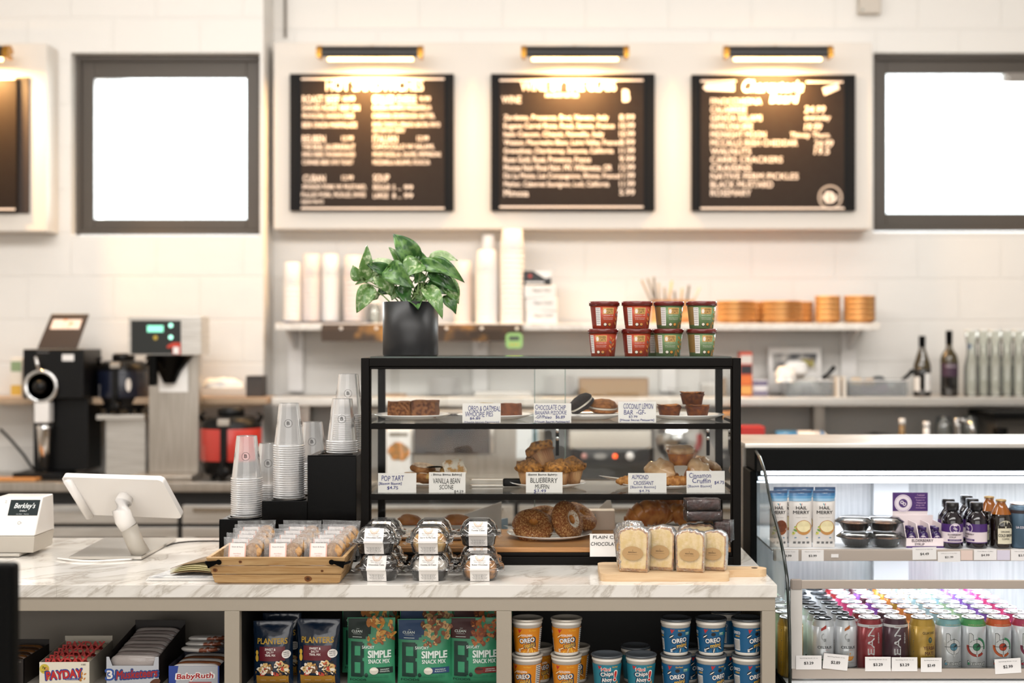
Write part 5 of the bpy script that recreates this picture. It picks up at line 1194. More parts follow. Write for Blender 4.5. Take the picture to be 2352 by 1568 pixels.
# candy boxes
SH = {'1d1612': 'dark brown', 'e9e1cf': 'white', 'b9bcc2': 'silver cut-out', '2a4392': 'blue'}
def candybox(px0, px1, ytop, Yf, depth, base, label, deco, notch=None, side=None, barcol=('8c1f1a',), n=6, bartext=None, rz=0, back=0):
    w = (px1-px0)*Yf/F; h = Z(ytop, Yf)-ZF; t = thing('candy_box', label, 'candy box', (X((px0+px1)/2, Yf), Yf, ZF), rz, 'open candy bar boxes')
    m = mat('box_'+base, base, .45); k = .0015; b = B()
    if notch: pts = [(-w/2, 0), (w/2, 0), (w/2, h), (w/2-.01, h), (w/2-.015, h-notch), (-w/2+.016, h-notch), (-w/2+.008, h), (-w/2, h)]
    else: pts = [(-w/2, 0), (w/2, 0), (w/2, h), (-w/2, h)]
    b.prism(pts, 0, k, m, 'y')
    ms = mat('box_side_'+(side or base), side or base, .5); hb = h+back
    for s_ in (-1, 1): b.add([(s_*w/2, 0, 0), (s_*(w/2-k), 0, 0), (s_*(w/2-k), depth, 0), (s_*w/2, depth, 0), (s_*w/2, 0, h), (s_*(w/2-k), 0, h), (s_*(w/2-k), depth, hb), (s_*w/2, depth, hb)], [(0, 1, 5, 4), (1, 2, 6, 5), (2, 3, 7, 6), (3, 0, 4, 7), (4, 5, 6, 7)], ms)
    b.box(-w/2, w/2, depth-k, depth, 0, hb+.012, ms); b.build('carton', t)
    b = B(); deco(b, flat, w, h); b.build('front_print', t)
    for r in range(n):
        bm = mat('bar_'+barcol[r % len(barcol)], barcol[r % len(barcol)], .25, coat=.4, bump=.3, bscale=60)
        o = thing('candy_bar', f'{ORD[r]} wrapped bar from the front in the {SH[base]} candy box', 'candy bar', (t.location.x, Yf+.006+r*(depth-.012)/n, ZF+h*.50+back*r/n*.9), rz, 'candy bars in the '+label.split(',')[0])
        q = B(); q.blob(w*.46, (depth-.02)/n*.52, h*.26, bm, (0, (depth-.02)/n*.5, h*.27), power=.4, jit=.05, seed=r); q.build('wrapper', o)
        if bartext: q = B(); q.text(bartext, 0, h*.36, h*.26, ink('b3221c'), w*.8, lambda u, v, l: (u, -.000-l+(v-h*.3)*.2-.001, v), bold=.06); q.build('lettering', o)
def d_pay(b, mp, w, h):
    b.rect(-w/2, w/2, 0, h, ink('e9e1cf'), mp, .0003); b.disc(-w*.40, h*.72, .012, .012, ink('cdb83e'), mp, .0005); b.text('7g', -w*.41, h*.70, .007, BLK, .008, mp, bold=.03); b.text('PROTEIN', -w*.40, h*.6, .002, BLK, .012, mp)
    nuts(b, mp, w*.28, w*.42, h*.25, h*.5, 6, 2, ['c98a45', 'b0742f'], .0005, .006); nuts(b, mp, -w*.36, -w*.30, h*.3, h*.95, 4, 3, ['d9a55f', 'c98a45'], .0005, .005)
    b.text('PAYDAY', .0, h*.30, h*.37, ink('33408c'), w*.74, mp, l=.0007, bold=.1, rot=.08); b.text('PAYDAY', 0, h*.32, h*.32, ink('c5281f'), w*.70, mp, l=.001, bold=.05, rot=.08)
    b.rect(w*.02, w*.30, h*.24, h*.32, ink('33408c'), mp, .0008); b.text('PEANUT CARAMEL BAR', w*.16, h*.26, h*.035, ink('efe8e0'), w*.24, mp, l=.0012)
    b.text('24 BARS', w*.38, h*.86, h*.07, BLK, w*.1, mp)
def d_mus(b, mp, w, h):
    b.text('3', -w*.42, h*.22, h*.34, ink('2a4f9a'), w*.14, mp, l=.0006, bold=.12, rot=.08); b.text('3', -w*.42, h*.25, h*.28, ink('e8e3de'), w*.10, mp, l=.0009, bold=.04, rot=.08)
    b.text('Musketeers', w*.08, h*.26, h*.32, ink('2a3f7a'), w*.80, mp, l=.0006, bold=.12, rot=.07, shear=.15); b.text('Musketeers', w*.08, h*.28, h*.27, ink('a3211f'), w*.76, mp, l=.0009, bold=.04, rot=.07, shear=.15)
    b.disc(w*.42, h*.12, .014, .008, ink('5a3320'), mp, .0007, rot=.4)
def d_baby(b, mp, w, h):
    b.poly([(-w*.36, 0), (w*.46, 0), (w*.46, h), (-w*.30, h)], ink('aeb0b5', .3), mp, .0003)
    b.text('BabyRuth', .002, h*.28, h*.36, ink('efeae6'), w*.74, mp, l=.0006, bold=.12, rot=.04, shear=.15); b.text('BabyRuth', .002, h*.30, h*.32, ink('a3171c'), w*.70, mp, l=.0009, bold=.04, rot=.04, shear=.15)
    b.rect(-w*.1, w*.34, h*.16, h*.2, ink('a3171c'), mp, .0008); b.rect(-w*.2, w*.42, 0, h*.12, ink('e9e6e2'), mp, .0005)
def d_dark(b, mp, w, h):
    b.text('PAYDAY', -w*.05, h*.40, h*.40, ink('e9e1d6'), w*.74, mp, l=.0006, bold=.1, rot=.05); b.text('PAYDAY', -w*.05, h*.42, h*.34, ink('c5281f'), w*.7, mp, l=.0009, bold=.05, rot=.05); b.text('24 BARS', w*.38, h*.86, h*.06, ink('8a8278'), w*.1, mp)
candybox(-30, 55, 1513, 3.33, .17, '1d1612', 'dark brown candy box at the left edge, cut off by the frame', d_dark, barcol=('3a2416', '6b4522'))
candybox(91, 205, 1520, 3.32, .19, 'e9e1cf', 'white candy box with red lettering, second from the left', d_pay, side='b5aea0', barcol=('7a1814', 'b8a98a'), bartext='PAYDAY', back=.012, rz=.02)
candybox(243, 366, 1508, 3.32, .24, 'b9bcc2', 'silver candy box with a cut-out front, third from the left', d_mus, notch=.022, side='1b1513', barcol=('a59c98', '8a7f7c'), n=9, back=.03)
candybox(386, 505, 1529, 3.32, .15, '2a4392', 'blue and silver candy box, rightmost', d_baby, side='1a1d33', barcol=('d8d4d0', '7d4b2e'), n=5)
for k in range(3):
    t = thing('candy_bar', f'loose silver candy bar, {("lowest", "middle", "topmost")[k]} on the blue and silver box', 'candy bar', (X(468, 3.42), 3.39+.035*k, ZF+.068+.006*k), .06*k-.05, 'loose bars on the blue box')
    b = B(); b.blob(.05, .016, .007, mat('bar_silver', 'd5d2cf', .25, .3, scale=40, col2='8d5038', ramp=(.55, .62)), (0, 0, .007), power=.4, jit=.08, seed=k, nu=32); b.build('wrapper', t)

# ------------------------------------------------------------ refrigerated merchandiser at the right
FX0 = .611; FX1 = 2.15; ZD = .640
prof = [(3.335, .60), (3.335, .70), (3.34, .778), (3.37, .903), (3.42, .955), (3.466, .987), (3.53, 1.02), (3.585, 1.045), (3.65, 1.088), (3.71, 1.137), (3.80, 1.172), (3.88, 1.186)]
t = thing('refrigerated_display', 'open-front refrigerated drinks display with black canopy, right of the counter', 'refrigerated display')
BF = mat('black_enamel', '050606', .5, spec=.1); TAUPE = mat('shelf_rail_paint', 'b0a499', .45); INW = mat('fridge_white', 'e9ecef', .4)
b = B(); b.prism([(3.30, .0), (3.30, .60), (3.345, .628), (4.20, .628), (4.20, 0)], FX0-.022, FX1, BF); b.build('base', t, bevel=.004)
b = B(); b.box(FX0, FX1, 3.36, 4.2, .6285, ZD-.001, INW); b.build('deck', t)
b = B(); b.box(FX0+.004, FX1, 4.16, 4.20, .6285, 1.15, mat('brushed_back', 'cfd2d4', .35, .5, scale=5, col2='bfc3c6', stretch=(30, 1, 1)))
b.box(X(2005, 4.14), X(2085, 4.14), 4.13, 4.159, .6285, 1.13, INW); b.build('back_wall', t)
b = B(); b.box(FX0-.004, FX1, 3.87, 4.22, 1.126, 1.190, BF); b.box(FX0+.01, FX1, 4.015, 4.03, 1.076, 1.1255, BF); b.build('canopy', t, bevel=.003)
b = B(); b.box(FX0-.03, FX1, 3.885, 4.26, 1.1905, Z(1018, 3.885), STEELW); b.build('top_ledge', t, bevel=.002)
b = B(); b.box(FX0-.014, FX0+.006, 3.885, 4.03, .63, 1.125, BF); b.build('side_post', t, bevel=.003)
b = B(); b.box(FX0-.016, FX0+.0, 4.031, 4.22, .63, 1.188, STEEL); b.build('side_panel', t, bevel=.002)
b = B(); b.add([(FX0, y, z) for y, z in prof]+[(FX0, 3.884, z) for y, z in prof], [(i, i+1, len(prof)+i+1, len(prof)+i) for i in range(len(prof)-1)], clear('end_glass', 'eef5f2', .045, .02)); b.build('end_glass', t)
b = B(); b.tube([(FX0, y, z) for y, z in prof], .0042, mat('glass_rim_dark', '15201d', .2, coat=.3), 10); b.build('end_glass_rim', t)
LED = emis('cool_led', 'eef4ff', 4)
for (y, z, q) in ((3.90, 1.1185, .0055), (3.95, 1.0975, .0045), (4.0, 1.0815, .0018)):
    b = B(); b.box(FX0+.02, FX1-.02, y-.006, y+.006, z-q, z+q, LED); b.build('light_strip', t)
area('canopy_led', (1.38, 3.98, 1.095), (0, 0, 0), 1.45, .12, 5.0, (.93, .96, 1))
area('shelf_led', (1.38, 3.80, .885), (0, 0, 0), 1.45, .10, 7, (.93, .96, 1))
ZU = .938
s_ = B(); s_.box(FX0+.006, FX1, 3.632, 4.10, ZU-.006, ZU-.0005, INW); s_ = s_.build('upper_shelf', t)
b = B(); b.box(FX0+.008, FX1, 3.615, 3.631, Z(1288, 3.615), Z(1262, 3.615), TAUPE); b.build('price_rail', s_, bevel=.0015)
b = B(); b.box(FX0+.02, FX1, 3.69, 3.72, ZU-.018, ZU-.0065, LED); b.build('light_strip', s_)
b = B(); yf = 3.405
gx0 = X(1816, yf)
b.box(gx0, FX1, yf, yf+.012, Z(1352, yf), Z(1333, yf), TAUPE); b.box(gx0, X(1843, yf), yf, yf+.012, Z(1536, yf), Z(1352, yf), mat('frame_light', 'd6d2cd', .4))
b.box(gx0+.003, FX1, yf-.002, yf+.014, Z(1558, yf), Z(1536, yf), TAUPE); fr = b.build('front_frame', t, bevel=.001)
b = B(); b.box(X(1818, yf), X(1841, yf), yf-.003, yf+.014, Z(1353, yf), Z(1331, yf), mat('cap_grey', '9b9087', .5)); b.build('corner_cap', fr, bevel=.001)
b = B(); b.rect(X(1843, yf), FX1, Z(1536, yf), Z(1352, yf), GLASS, lambda u, v, l: (u, yf+.006, v)); b.build('front_pane', fr)
# price tags
TG = mat('tag_card', 'efecea', .5)
def tagc(px0, px1, py0, py1, y, price, label, rz=0, sub_='Sparkling Drink 12 oz', col=None):
    w = (px1-px0)*y/F; h = (py1-py0)*y/F
    t = thing('price_tag', label, 'price tag', (X((px0+px1)/2, y), y, Z(py1, y)), rot=(0, rz, 0), group='shelf price tags')
    b = B(); b.box(-w/2, w/2, 0, .0006, 0, h, col or TG); b.build('card', t)
    if price: b = B(); b.text(price, .0, h*.34, h*.22, BLK, w*.36, bold=.02); b.text(sub_, 0, h*.78, h*.07, BLK, w*.7); b.build('lettering', t)
yt = yf-.0036; yu = 3.6135
tagc(1828, 1887, 1505, 1537, yt, '$3.29', 'white tag reading $3.29 at the left end of the can bin')
tagc(1889, 1946, 1502, 1537, yt-.001, '$2.89', 'tilted white tag reading $2.89', .1)
tagc(1987, 2046, 1508, 1541, yt, '$3.29', 'white tag reading $3.29 below the red can')
tagc(2048, 2107, 1509, 1541, yt, '$3.29', 'white tag reading $3.29 below the dark purple can')
tagc(2115, 2163, 1510, 1543, yt, '$3.49', 'white tag reading $3.49 below the yellow can')
tagc(2286, 2346, 1512, 1546, yt, '$2.99', 'tilted white tag reading $2.99', -.06)
tagc(1783, 1834, 1262, 1288, yu, '$3.99', 'upper rail tag partly behind the glass edge', 0, 'Key Lime Tart')
tagc(1841, 1892, 1262, 1288, yu, '$3.99', 'upper rail tag reading $3.99 below the tart packs', 0, 'Meyer Lemon Tart')
tagc(1909, 1926, 1272, 1280, yu, '', 'tiny blank sticker on the upper rail')
tagc(2096, 2151, 1256, 1285, yu, '$4.49', 'upper rail tag reading $4.49', -.02, 'Elderberry Syrup')
tagc(2154, 2206, 1266, 1290, yu, '$21.99', 'upper rail tag reading $21.99', -.02, 'Elderberry Syrup 8oz')
tagc(2207, 2234, 1264, 1286, yu+.0005, '', 'blank peach card on the upper rail', 0, '', mat('tag_peach', 'e5cfc4', .5))
tagc(2237, 2289, 1261, 1286, yu, '$4.99', 'upper rail tag reading $4.99', 0, 'Cold Brew Coffee')
tagc(2290, 2320, 1263, 1286, yu+.0005, '', 'blank lilac card on the upper rail', 0, '', mat('tag_lilac', 'd9d3e3', .5))
tagc(2322, 2375, 1261, 1287, yu, '$3.99', 'upper rail tag at the right edge', 0, 'Nitro Cold Brew')

# cans
ALU = mat('can_aluminium', 'd5d5d8', .22, .85); ALB = mat('can_black_lid', '22262b', .25, .7)
def can(key, r, h, body, lid, deco, neckcol=None):
    t = thing('drink_can', 'x', 'can'); bm = mat('can_'+key, body, .28, .25, coat=.3)
    b = B(); b.lathe([(r*.78, 0), (r, .007), (r, h-.020)], bm, 40)
    b.wall([(r, h-.020), (r*.86, h-.006), (r*.82, h-.003)], mat('neck_'+(neckcol or body), neckcol or body, .28, .25) if neckcol else bm, 40); b.build('body', t)
    b = B(); b.lathe([(r*.83, h-.0035), (r*.86, h-.001), (r*.85, h), (r*.80, h-.0005), (r*.78, h-.004), (0, h-.0035)], lid, 40); b.disc(0, r*.25, r*.28, r*.42, lid, lambda u, v, l: (u, v, h-.0035+l), .0015); b.build('lid', t)
    if deco:
        b = B(); mp = lambda u, v, l: ((r+l)*math.sin(u/r), -(r+l)*math.cos(u/r), v); deco(b, mp, r, h); b.build('print', t)
    return remember(t)
W = ink('ededee', .3)
def dc(acc, shape):
    def f(b, mp, r, h):
        for k in range(6): b.rect(-r*.35+.0022*k, -r*.35+.0022*(k+1), h*.80+.0012*k, h*.845+.0016*k*1.0, ink(acc), mp, .0003)
        b.ring(-.0, h*.70, .010, .003, ink('cfd1d4', .2), mp, .0003, a0=1.9, a1=4.6); b.rect(-.003, .003, h*.62, h*.67, ink('9da0a4'), mp, .0003, 2)
        b.text('CELSIUS', 0, h*.50, .0062, ink('22262b'), r*1.35, mp, l=.0004, bold=.04)
        b.text('LIVE FIT', .006, h*.47, .0018, ink(acc), mp=mp, l=.0004)
        if shape == 'w': b.poly([(-.011, h*.32), (.012, h*.32), (.0, h*.44)], ink('c5352a'), mp, .0004); b.rect(-.012, .0125, h*.305, h*.322, ink('3c7a3c'), mp, .0005, 4)
        else: b.disc(.003, h*.37, .0115, .0115, ink('e0872a'), mp, .0004); b.disc(.003, h*.37, .009, .009, ink('f0a545'), mp, .0006); b.rect(-.014, .016, h*.37, h*.46, ink('d3d5d8', .28), mp, .0008, 4)
        b.text('SPARKLING', 0, h*.25, .0032, ink('8d9094'), r*1.1, mp, l=.0004); b.rect(-r*1.2, r*1.2, h*.12, h*.19, ink('3a3d40'), mp, .0004, 12)
    return f
def dl(b, mp, r, h):
    b.rect(-r*1.4, r*1.4, h*.855, h*.90, W, mp, .0003, 16); b.text('RASPBERRY', .004, h*.867, .003, ink('a33'+'333'), r*.8, mp, l=.0005)
    b.text('CLEAN', .004, h*.47, .0165, W, h*.80, mp, l=.0005, rot=PI/2, bold=.02); b.text('ENERGY', .018, h*.68, .004, W, h*.18, mp, l=.0005, rot=PI/2, bold=.03); b.disc(-r*.5, h*.12, .005, .003, ink('d9cfc4'), mp, .0004)
def dy(b, mp, r, h):
    R = random.Random(3); G = ink('3c5a55')
    for k in range(26): b.poly([(-r*.9+R.uniform(0, .014), h*R.uniform(.1, .9)+q) if i else (-r*.2-R.uniform(0, .012), h*R.uniform(.1, .9)) for i, q in ((0, 0), (1, 0), (1, .003))] if False else [(-r*1.1+.001*k % .006, h*(.1+.03*k)), (-r*.25-.004*(k % 3), h*(.11+.03*k)), (-r*.9, h*(.115+.03*k))], G, mp, .0003)
    b.text('GUAYAKI', .012, h*.74, .0065, ink('2e2a1c'), .034, mp, l=.0004, bold=.01); b.disc(.015, h*.64, .0055, .0075, G, mp, .0004); b.text('9', .015, h*.625, .006, ink('c9a63a'), mp=mp, l=.0006)
    b.text('ORGANIC', .014, h*.555, .0028, ink('6b2a22'), .018, mp, l=.0004); b.text('YERBA', .014, h*.475, .0095, ink('5e1f1c'), .034, mp, l=.0004, bold=.02); b.text('MATE', .014, h*.39, .009, ink('5e1f1c'), .026, mp, l=.0004, bold=.02); b.text('BLUEPHORIA', .014, h*.35, .003, G, .022, mp, l=.0004)
def db_(c1, c2, c3):
    def f(b, mp, r, h):
        G = ink('23302f', .4)
        b.text('SUPER CREATINE', .002, h*.885, .0032, ink('d9c9a0'), r*1.3, mp, l=.0003)
        u, v = .002, h*.53
        if c3: b.ring(u, v, .0255, .006, ink(c3), mp, .0002, a0=PI*.95, a1=PI*1.75); b.ring(u, v, .0245, .007, ink(c2), mp, .0003, a0=-.3, a1=PI*.45)
        b.ring(u, v, .0195, .0105, G, mp, .0004, 32); b.ring(u, v, .0185, .0085, W, mp, .0006, 32)
        b.poly([(u-.0195, v), (u-.0195, v+.034), (u-.013, v+.035), (u-.008, v+.030), (u-.008, v+.012)], G, mp, .0004); b.poly([(u-.0185, v), (u-.0185, v+.033), (u-.0135, v+.034), (u-.009, v+.029), (u-.009, v+.012)], W, mp, .0006)
        b.disc(u, v, .0092, .0092, ink(c1), mp, .0008); b.poly([(u, v), (u+.009, v+.002), (u+.005, v+.0078)], G, mp, .001)
        for (a0, a1, q0, q1) in ((u-.023, u+.022, v-.0006, v+.0006), (u-.0006, u+.0006, v-.026, v+.022)): b.rect(a0, a1, q0, q1, G, mp, .001, 8)
        b.poly([(u-.0025, v-.018), (u+.0035, v-.018), (u+.001, v-.027)], W, mp, .0011)
        b.text('bang', .003, h*.195, .015, G, r*1.45, mp, l=.0004, bold=.05); b.text('bang', .003, h*.20, .0135, ink('d8dadb', .3), r*1.40, mp, l=.0006, bold=.01); b.disc(-r*.55, h*.245, .003, .003, ink(c1), mp, .0009)
        b.text('potent brain & body fuel', .002, h*.165, .0013, G, r*1.2, mp, l=.0004); b.text('SOUR HEADS', .002, h*.085, .0042, ink(c2), r*1.1, mp, l=.0004, bold=.01)
        b.rect(-r*1.3, r*1.3, h*.05, h*.065, ink(c3 or c1), mp, .0002, 12)
    return f
hC = .152
cans = {'celw': can('white_melon', .0278, .150, 'cfd1d5', ALB, dc('c5352a', 'w')), 'celo': can('white_orange', .0278, .150, 'cfd1d5', ALB, dc('d9762a', 'o')),
        'red': can('red', .0325, hC, '8f1c26', ALU, dl), 'plum': can('plum', .0325, hC, '3f1429', ALU, dl), 'yel': can('mustard', .0325, hC, 'b8902a', ALU, dy),
        'bb': can('white_blue', .0325, hC, 'c9ccd0', ALU, db_('5f9bb5', '8a3d5a', None), '7fb0b5'), 'bg': can('white_green', .0325, hC, 'c9ccd0', ALU, db_('2f8a5f', '2f8a5f', 'b23a2c'), '4f9d5a'),
        'bo': can('white_flame', .0325, hC, 'c9ccd0', ALU, db_('dd4a2a', '3f9d6a', 'd9662c'), 'cf5a2c'), 'bp': can('white_pink', .0325, hC, 'c9ccd0', ALU, db_('b32440', '2f7f8a', '8a2a4a'), 'b03a5a'),
        'grn': can('pale_green', .0325, hC, 'b9d6b0', ALU, None), 'vio': can('violet', .0325, hC, '8a5ac0', ALU, None), 'pnk': can('hot_pink', .0325, hC, 'e04a86', ALU, None), 'sky': can('sky', .0325, hC, 'a9cfe0', ALU, None), 'org': can('orange', .0325, hC, 'dd8a3a', ALU, None)}
plan = [(1812, 'yel', ['yel', 'grn', 'grn', 'grn', 'sky', 'grn', 'grn'], 'yellow can column at the left end'), (1887, 'celw', ['celw', 'celw', 'celw', 'celw', 'celo', 'celw', 'celw'], 'watermelon can column'), (1939, 'celo', ['celo', 'celo', 'celo', 'celw', 'celo', 'celo', 'celo'], 'orange-slice can column'),
        (1994, 'red', ['red', 'red', 'pnk', 'pnk', 'pnk', 'red', 'red'], 'red can column'), (2053, 'plum', ['plum', 'plum', 'vio', 'vio', 'plum', 'vio', 'plum'], 'dark plum can column'), (2114, 'yel', ['yel', 'org', 'org', 'yel', 'org', 'yel', 'org'], 'mustard yellow can column'),
        (2175, 'bb', ['bb', 'sky', 'sky', 'sky', 'sky', 'sky', 'sky'], 'blue-necked can column'), (2231, 'bg', ['bg', 'grn', 'grn', 'grn', 'sky', 'grn', 'grn'], 'green-necked can column'), (2289, 'bo', ['bo', 'vio', 'vio', 'vio', 'vio', 'vio', 'vio'], 'orange-necked can column'), (2348, 'bp', ['bp', 'pnk', 'pnk', 'pnk', 'pnk', 'pnk', 'pnk'], 'pink-necked can column')]
for (px_, k0, ks, nm) in plan:
    for r, k in enumerate(ks):
        R = random.Random(px_+r); y = 3.455+.0672*r
        put(cans[k], (X(px_+3, 3.455)+(.0008*R.uniform(-1, 1)), y, ZD), f'drink can, {ORD[r]} from the front in the {nm}', R.uniform(-.12, .12) if r == 0 else R.uniform(-.5, .5), nm)

# upper shelf goods
YG = 3.665
def tartpack(px0, px1, y, label, dark=False, rz=0):
    w = (px1-px0)*YG/F; h = .155; t = thing('tart_pack', label, 'snack pack', (X((px0+px1)/2, y), y, ZU), rz, 'tart packs on the upper shelf')
    yb = lambda u, v: .016*max(0, math.cos(PI*u/w))**.5*min(1, v/h*5)*(1 if v < h*.8 else max(0, 1-(v/h-.8)/.17))
    mp = lambda u, v, l: (u, -yb(u, v)-l-.001, v)
    b = B(); foil = mat('pack_white', 'e4dfda', .35, coat=.3)
    for sd in (-1, 1):
        vs = []; fs = []
        for j in range(15):
            for i in range(11): u = (i/10-.5)*w; v = h*j/14; vs.append((u, sd*(yb(u, v)+.0006), v))
        for j in range(14):
            for i in range(10): fs.append((j*11+i, j*11+i+1, (j+1)*11+i+1, (j+1)*11+i))
        b.add(vs, fs, foil, True)
    b.build('bag', t); b = B()
    for k, c in enumerate(('7fa3bd', '4f86ad', '2c6390', '1c3f66')): b.rect(-w/2, w/2, h*(.82+.045*k), h*(.865+.045*k), ink(c, .3), mp, .0006, 8)
    b.text('HAIL', 0, h*.68, .0085, BLK, w*.48, mp, bold=.03); b.text('MERRY', 0, h*.60, .0085, BLK, w*.72, mp, bold=.03)
    for k, c in enumerate(('3f9aa8', 'c5352a', '4f8a4a')): b.poly([(0, h*.73), (-.006+.006*k, h*.785), (-.002+.004*k, h*.785)], ink(c), mp, .0008)
    b.text('meyer lemon', 0, h*.53, .0022, ink('6b6b6b'), w*.5, mp)
    b.disc(w*.1, h*.36, w*.36, h*.13, ink('8a4a22' if dark else 'c08a4a'), mp, .0006); b.disc(w*.1, h*.38, w*.31, h*.10, ink('6b3414' if dark else 'e9dcae'), mp, .0009); nuts(b, mp, -w*.38, -w*.25, h*.24, h*.38, 5, 2, ['4f8a3a', '6b9a3f', 'd9cf6a'], .0012, .006)
    for k in range(4): b.rect(-w*.34+w*.2*k, -w*.22+w*.2*k, h*.07, h*.11, ink('6d6d6d'), mp, .0008)
    b.rect(-w*.3, w*.3, h*.17, h*.19, ink('6b93b0'), mp, .0008); b.build('front_print', t)
tartpack(1768, 1808, YG, 'white tart pack with blue top, leftmost, behind the curved glass rim', True)
tartpack(1812, 1864, YG, 'white tart pack with blue top and lime picture, second from the left', False, .03)
tartpack(1867, 1917, YG, 'white tart pack with blue top and lemon picture, third from the left')
for k, px_ in enumerate((1800, 1845, 1895)): tartpack(px_-24, px_+24, YG+.09, f'tart pack in the second row, {("left", "middle", "right")[k]}')
def tart(loc, label, rz=0):
    t = thing('tart_tray', label, 'dessert', loc, rz, 'dark tarts in clear domes')
    b = B(); b.lathe([(0, .004), (.028, .004), (.040, .024), (.042, .0245)], mat('dark_foil_cup', '1a1210', .3, coat=.3), 48, flute=.02, nf=22); b.build('cup', t)
    b = B(); b.lathe([(0, .022), (.036, .021), (.038, .0235), (.03, .026), (0, .027)], mat('tart_fill', '4a2a18', .5, scale=60, col2='8a5a30', bump=.5), 32, jit=.002); b.build('filling', t)
    b = B(); b.wall([(.030, .0005), (.047, .026), (.056, .0275), (.054, .029), (.040, .040), (.0, .0405)], clear('tart_dome', 'fcfdfc', .06, .06, .02), 32); b.build('dome', t)
for (px_, z, y, l) in ((1967, 0, 3.68, 'front left, lower'), (1963, .0415, 3.68, 'front left, upper'), (2035, 0, 3.68, 'front right, lower'), (2030, .0415, 3.68, 'front right, upper'), (1985, 0, 3.80, 'rear left'), (2045, .0, 3.80, 'rear right')):
    tart((X(px_, y), y, ZU+z), f'dark tart in a clear dome, {l}')
# elderberry display box with sachet bottles
PUR = ink('46246b', .4); LILW = ink('e9dfe6')
def logo(b, mp, u, v, r, l=.001):
    b.disc(u, v, r, r, LILW, mp, l, 28); b.ring(u, v, r*.92, r*.06, ink('b9a3c4'), mp, l+.0002); b.disc(u, v, r*.5, r*.5, PUR, mp, l+.0002); b.ring(u-r*.14, v+r*.1, r*.2, r*.1, LILW, mp, l+.0004, 14); b.ring(u+r*.14, v-r*.1, r*.2, r*.1, LILW, mp, l+.0004, 14)
t = thing('display_box', 'purple and cream counter display box of small syrup bottles', 'display box', (X(2122, 3.67), 3.655, ZU)); wb_ = .105
CRM = mat('cream_card', 'ecdfe0', .5)
b = B(); b.box(-wb_/2, wb_/2, 0, .0015, 0, .026, CRM); b.box(-wb_/2, wb_/2, .0016, .11, 0, .0015, CRM)
for k in range(4): x = -wb_/2+k*(wb_-.0015)/3; b.prism([(0.0016, .0015), (.0016, .026), (.03, .062), (.11, .062), (.11, .0015)], x, x+.0015, CRM)
b.box(-wb_/2, wb_/2, .11, .1115, 0, .075, CRM); b.box(-wb_*.58, wb_*.36, .112, .1135, .03, .138, CRM); b.build('carton', t)
b = B(); b.rect(-wb_/2, wb_/2, .0, .0045, PUR); b.text('ELDERBERRY', -.008, .016, .0072, ink('3c2a3a'), .058, bold=.03); b.text('SYRUP', -.016, .0065, .0062, ink('3c2a3a'), .026, bold=.03); b.build('front_print', t)
mh = lambda u, v, l: (u-.011, .1118-l, v)
b = B(); b.rect(-wb_*.47, wb_*.47, .086, .138, PUR, mh, .0003); logo(b, mh, -.020, .108, .0245)
for k, s_ in enumerate(('- Traditional', 'Immune System', 'Support', '- Natural', 'allergy relief', '- Anti-Digestion')): b.text(s_, .028, .129-.0072*k, .0040, ink('dcb4d6'), .030 if k % 2 else .024, mh)
b.build('header_print', t)
def sbottle(r, h, key):
    t = thing('syrup_bottle', 'x', 'bottle'); dk = mat('syrup_glass', '120a14', .08, coat=.6)
    b = B(); b.lathe([(0, 0), (r*.94, 0), (r, h*.03), (r, h*.58), (r*.93, h*.66), (r*.6, h*.76), (r*.5, h*.79), (r*.5, h*.85)], dk if key == 'big' else mat('mini_glass', '2c1650', .15, coat=.5), 36); b.build('bottle', t)
    b = B(); b.lathe([(r*.52, h*.82), (r*.62, h*.825), (r*.62, h*.985), (r*.58, h), (0, h)], mat('screw_cap', '0d0d0f', .3, coat=.3) if key == 'big' else mat('mini_cap', '36205a', .3), 32); b.build('cap', t)
    b = B(); mp = lambda u, v, l: ((r+l)*math.sin(u/r), -(r+l)*math.cos(u/r), v)
    b.rect(-r*2.2, r*2.2, h*.14, h*.36, ink('e3d6da'), mp, .0002, 24); b.rect(-r*2.2, r*2.2, h*.36, h*.54, PUR, mp, .0002, 24); b.rect(-r*2.2, r*2.2, h*.12, h*.14, PUR, mp, .0002, 24)
    logo(b, mp, 0, h*.44, r*.52 if key == 'big' else r*.62, .0004); b.text('ELDERBERRY', 0, h*.29, h*.036, ink('3c2a3a'), r*1.35, mp, bold=.02); b.text('SYRUP', -r*.25, h*.235, h*.034, ink('3c2a3a'), r*.6, mp, bold=.02)
    b.rect(-r*.7, r*.7, h*.165, h*.205, PUR, mp, .0006, 8); b.text('IMMUNE SUPPORT', 0, h*.175, h*.018, LILW, r*1.1, mp)
    b.build('label_print', t); return remember(t)
mb = sbottle(.0128, .052, 'mini'); bbg = sbottle(.0285, .123, 'big')
for k in range(3):
    for r in range(2): put(mb, (X(2122, 3.67)-.0345+k*.0345, 3.674+r*.03, ZU+.0017+.0), f'tiny purple syrup bottle, {("left", "middle", "right")[k]} slot, {("front", "second")[r]} in the display box', (-.1, -.3, 0)[k], 'tiny syrup bottles')
for (px_, y, rz, l) in ((2187, 3.665, 0, 'label facing out, front left'), (2243, 3.665, -1.2, 'label turned away, front right'), (2178, 3.745, .2, 'second row left'), (2233, 3.75, .2, 'second row right'), (2220, 3.83, 0, 'third row')):
    put(bbg, (X(px_, y), y, ZU), f'black capped elderberry syrup bottle, {l}', rz, 'black syrup bottles')
t = thing('coffee_bottle', 'x', 'bottle'); b = B(); r = .0305; hb = .132
b.lathe([(0, 0), (r*.95, 0), (r, .004), (r, hb*.58), (r*.92, hb*.68), (r*.6, hb*.82), (r*.42, hb*.90), (r*.40, hb*.965)], mat('coffee_glass', '150b07', .06, coat=.8), 40); b.build('bottle', t)
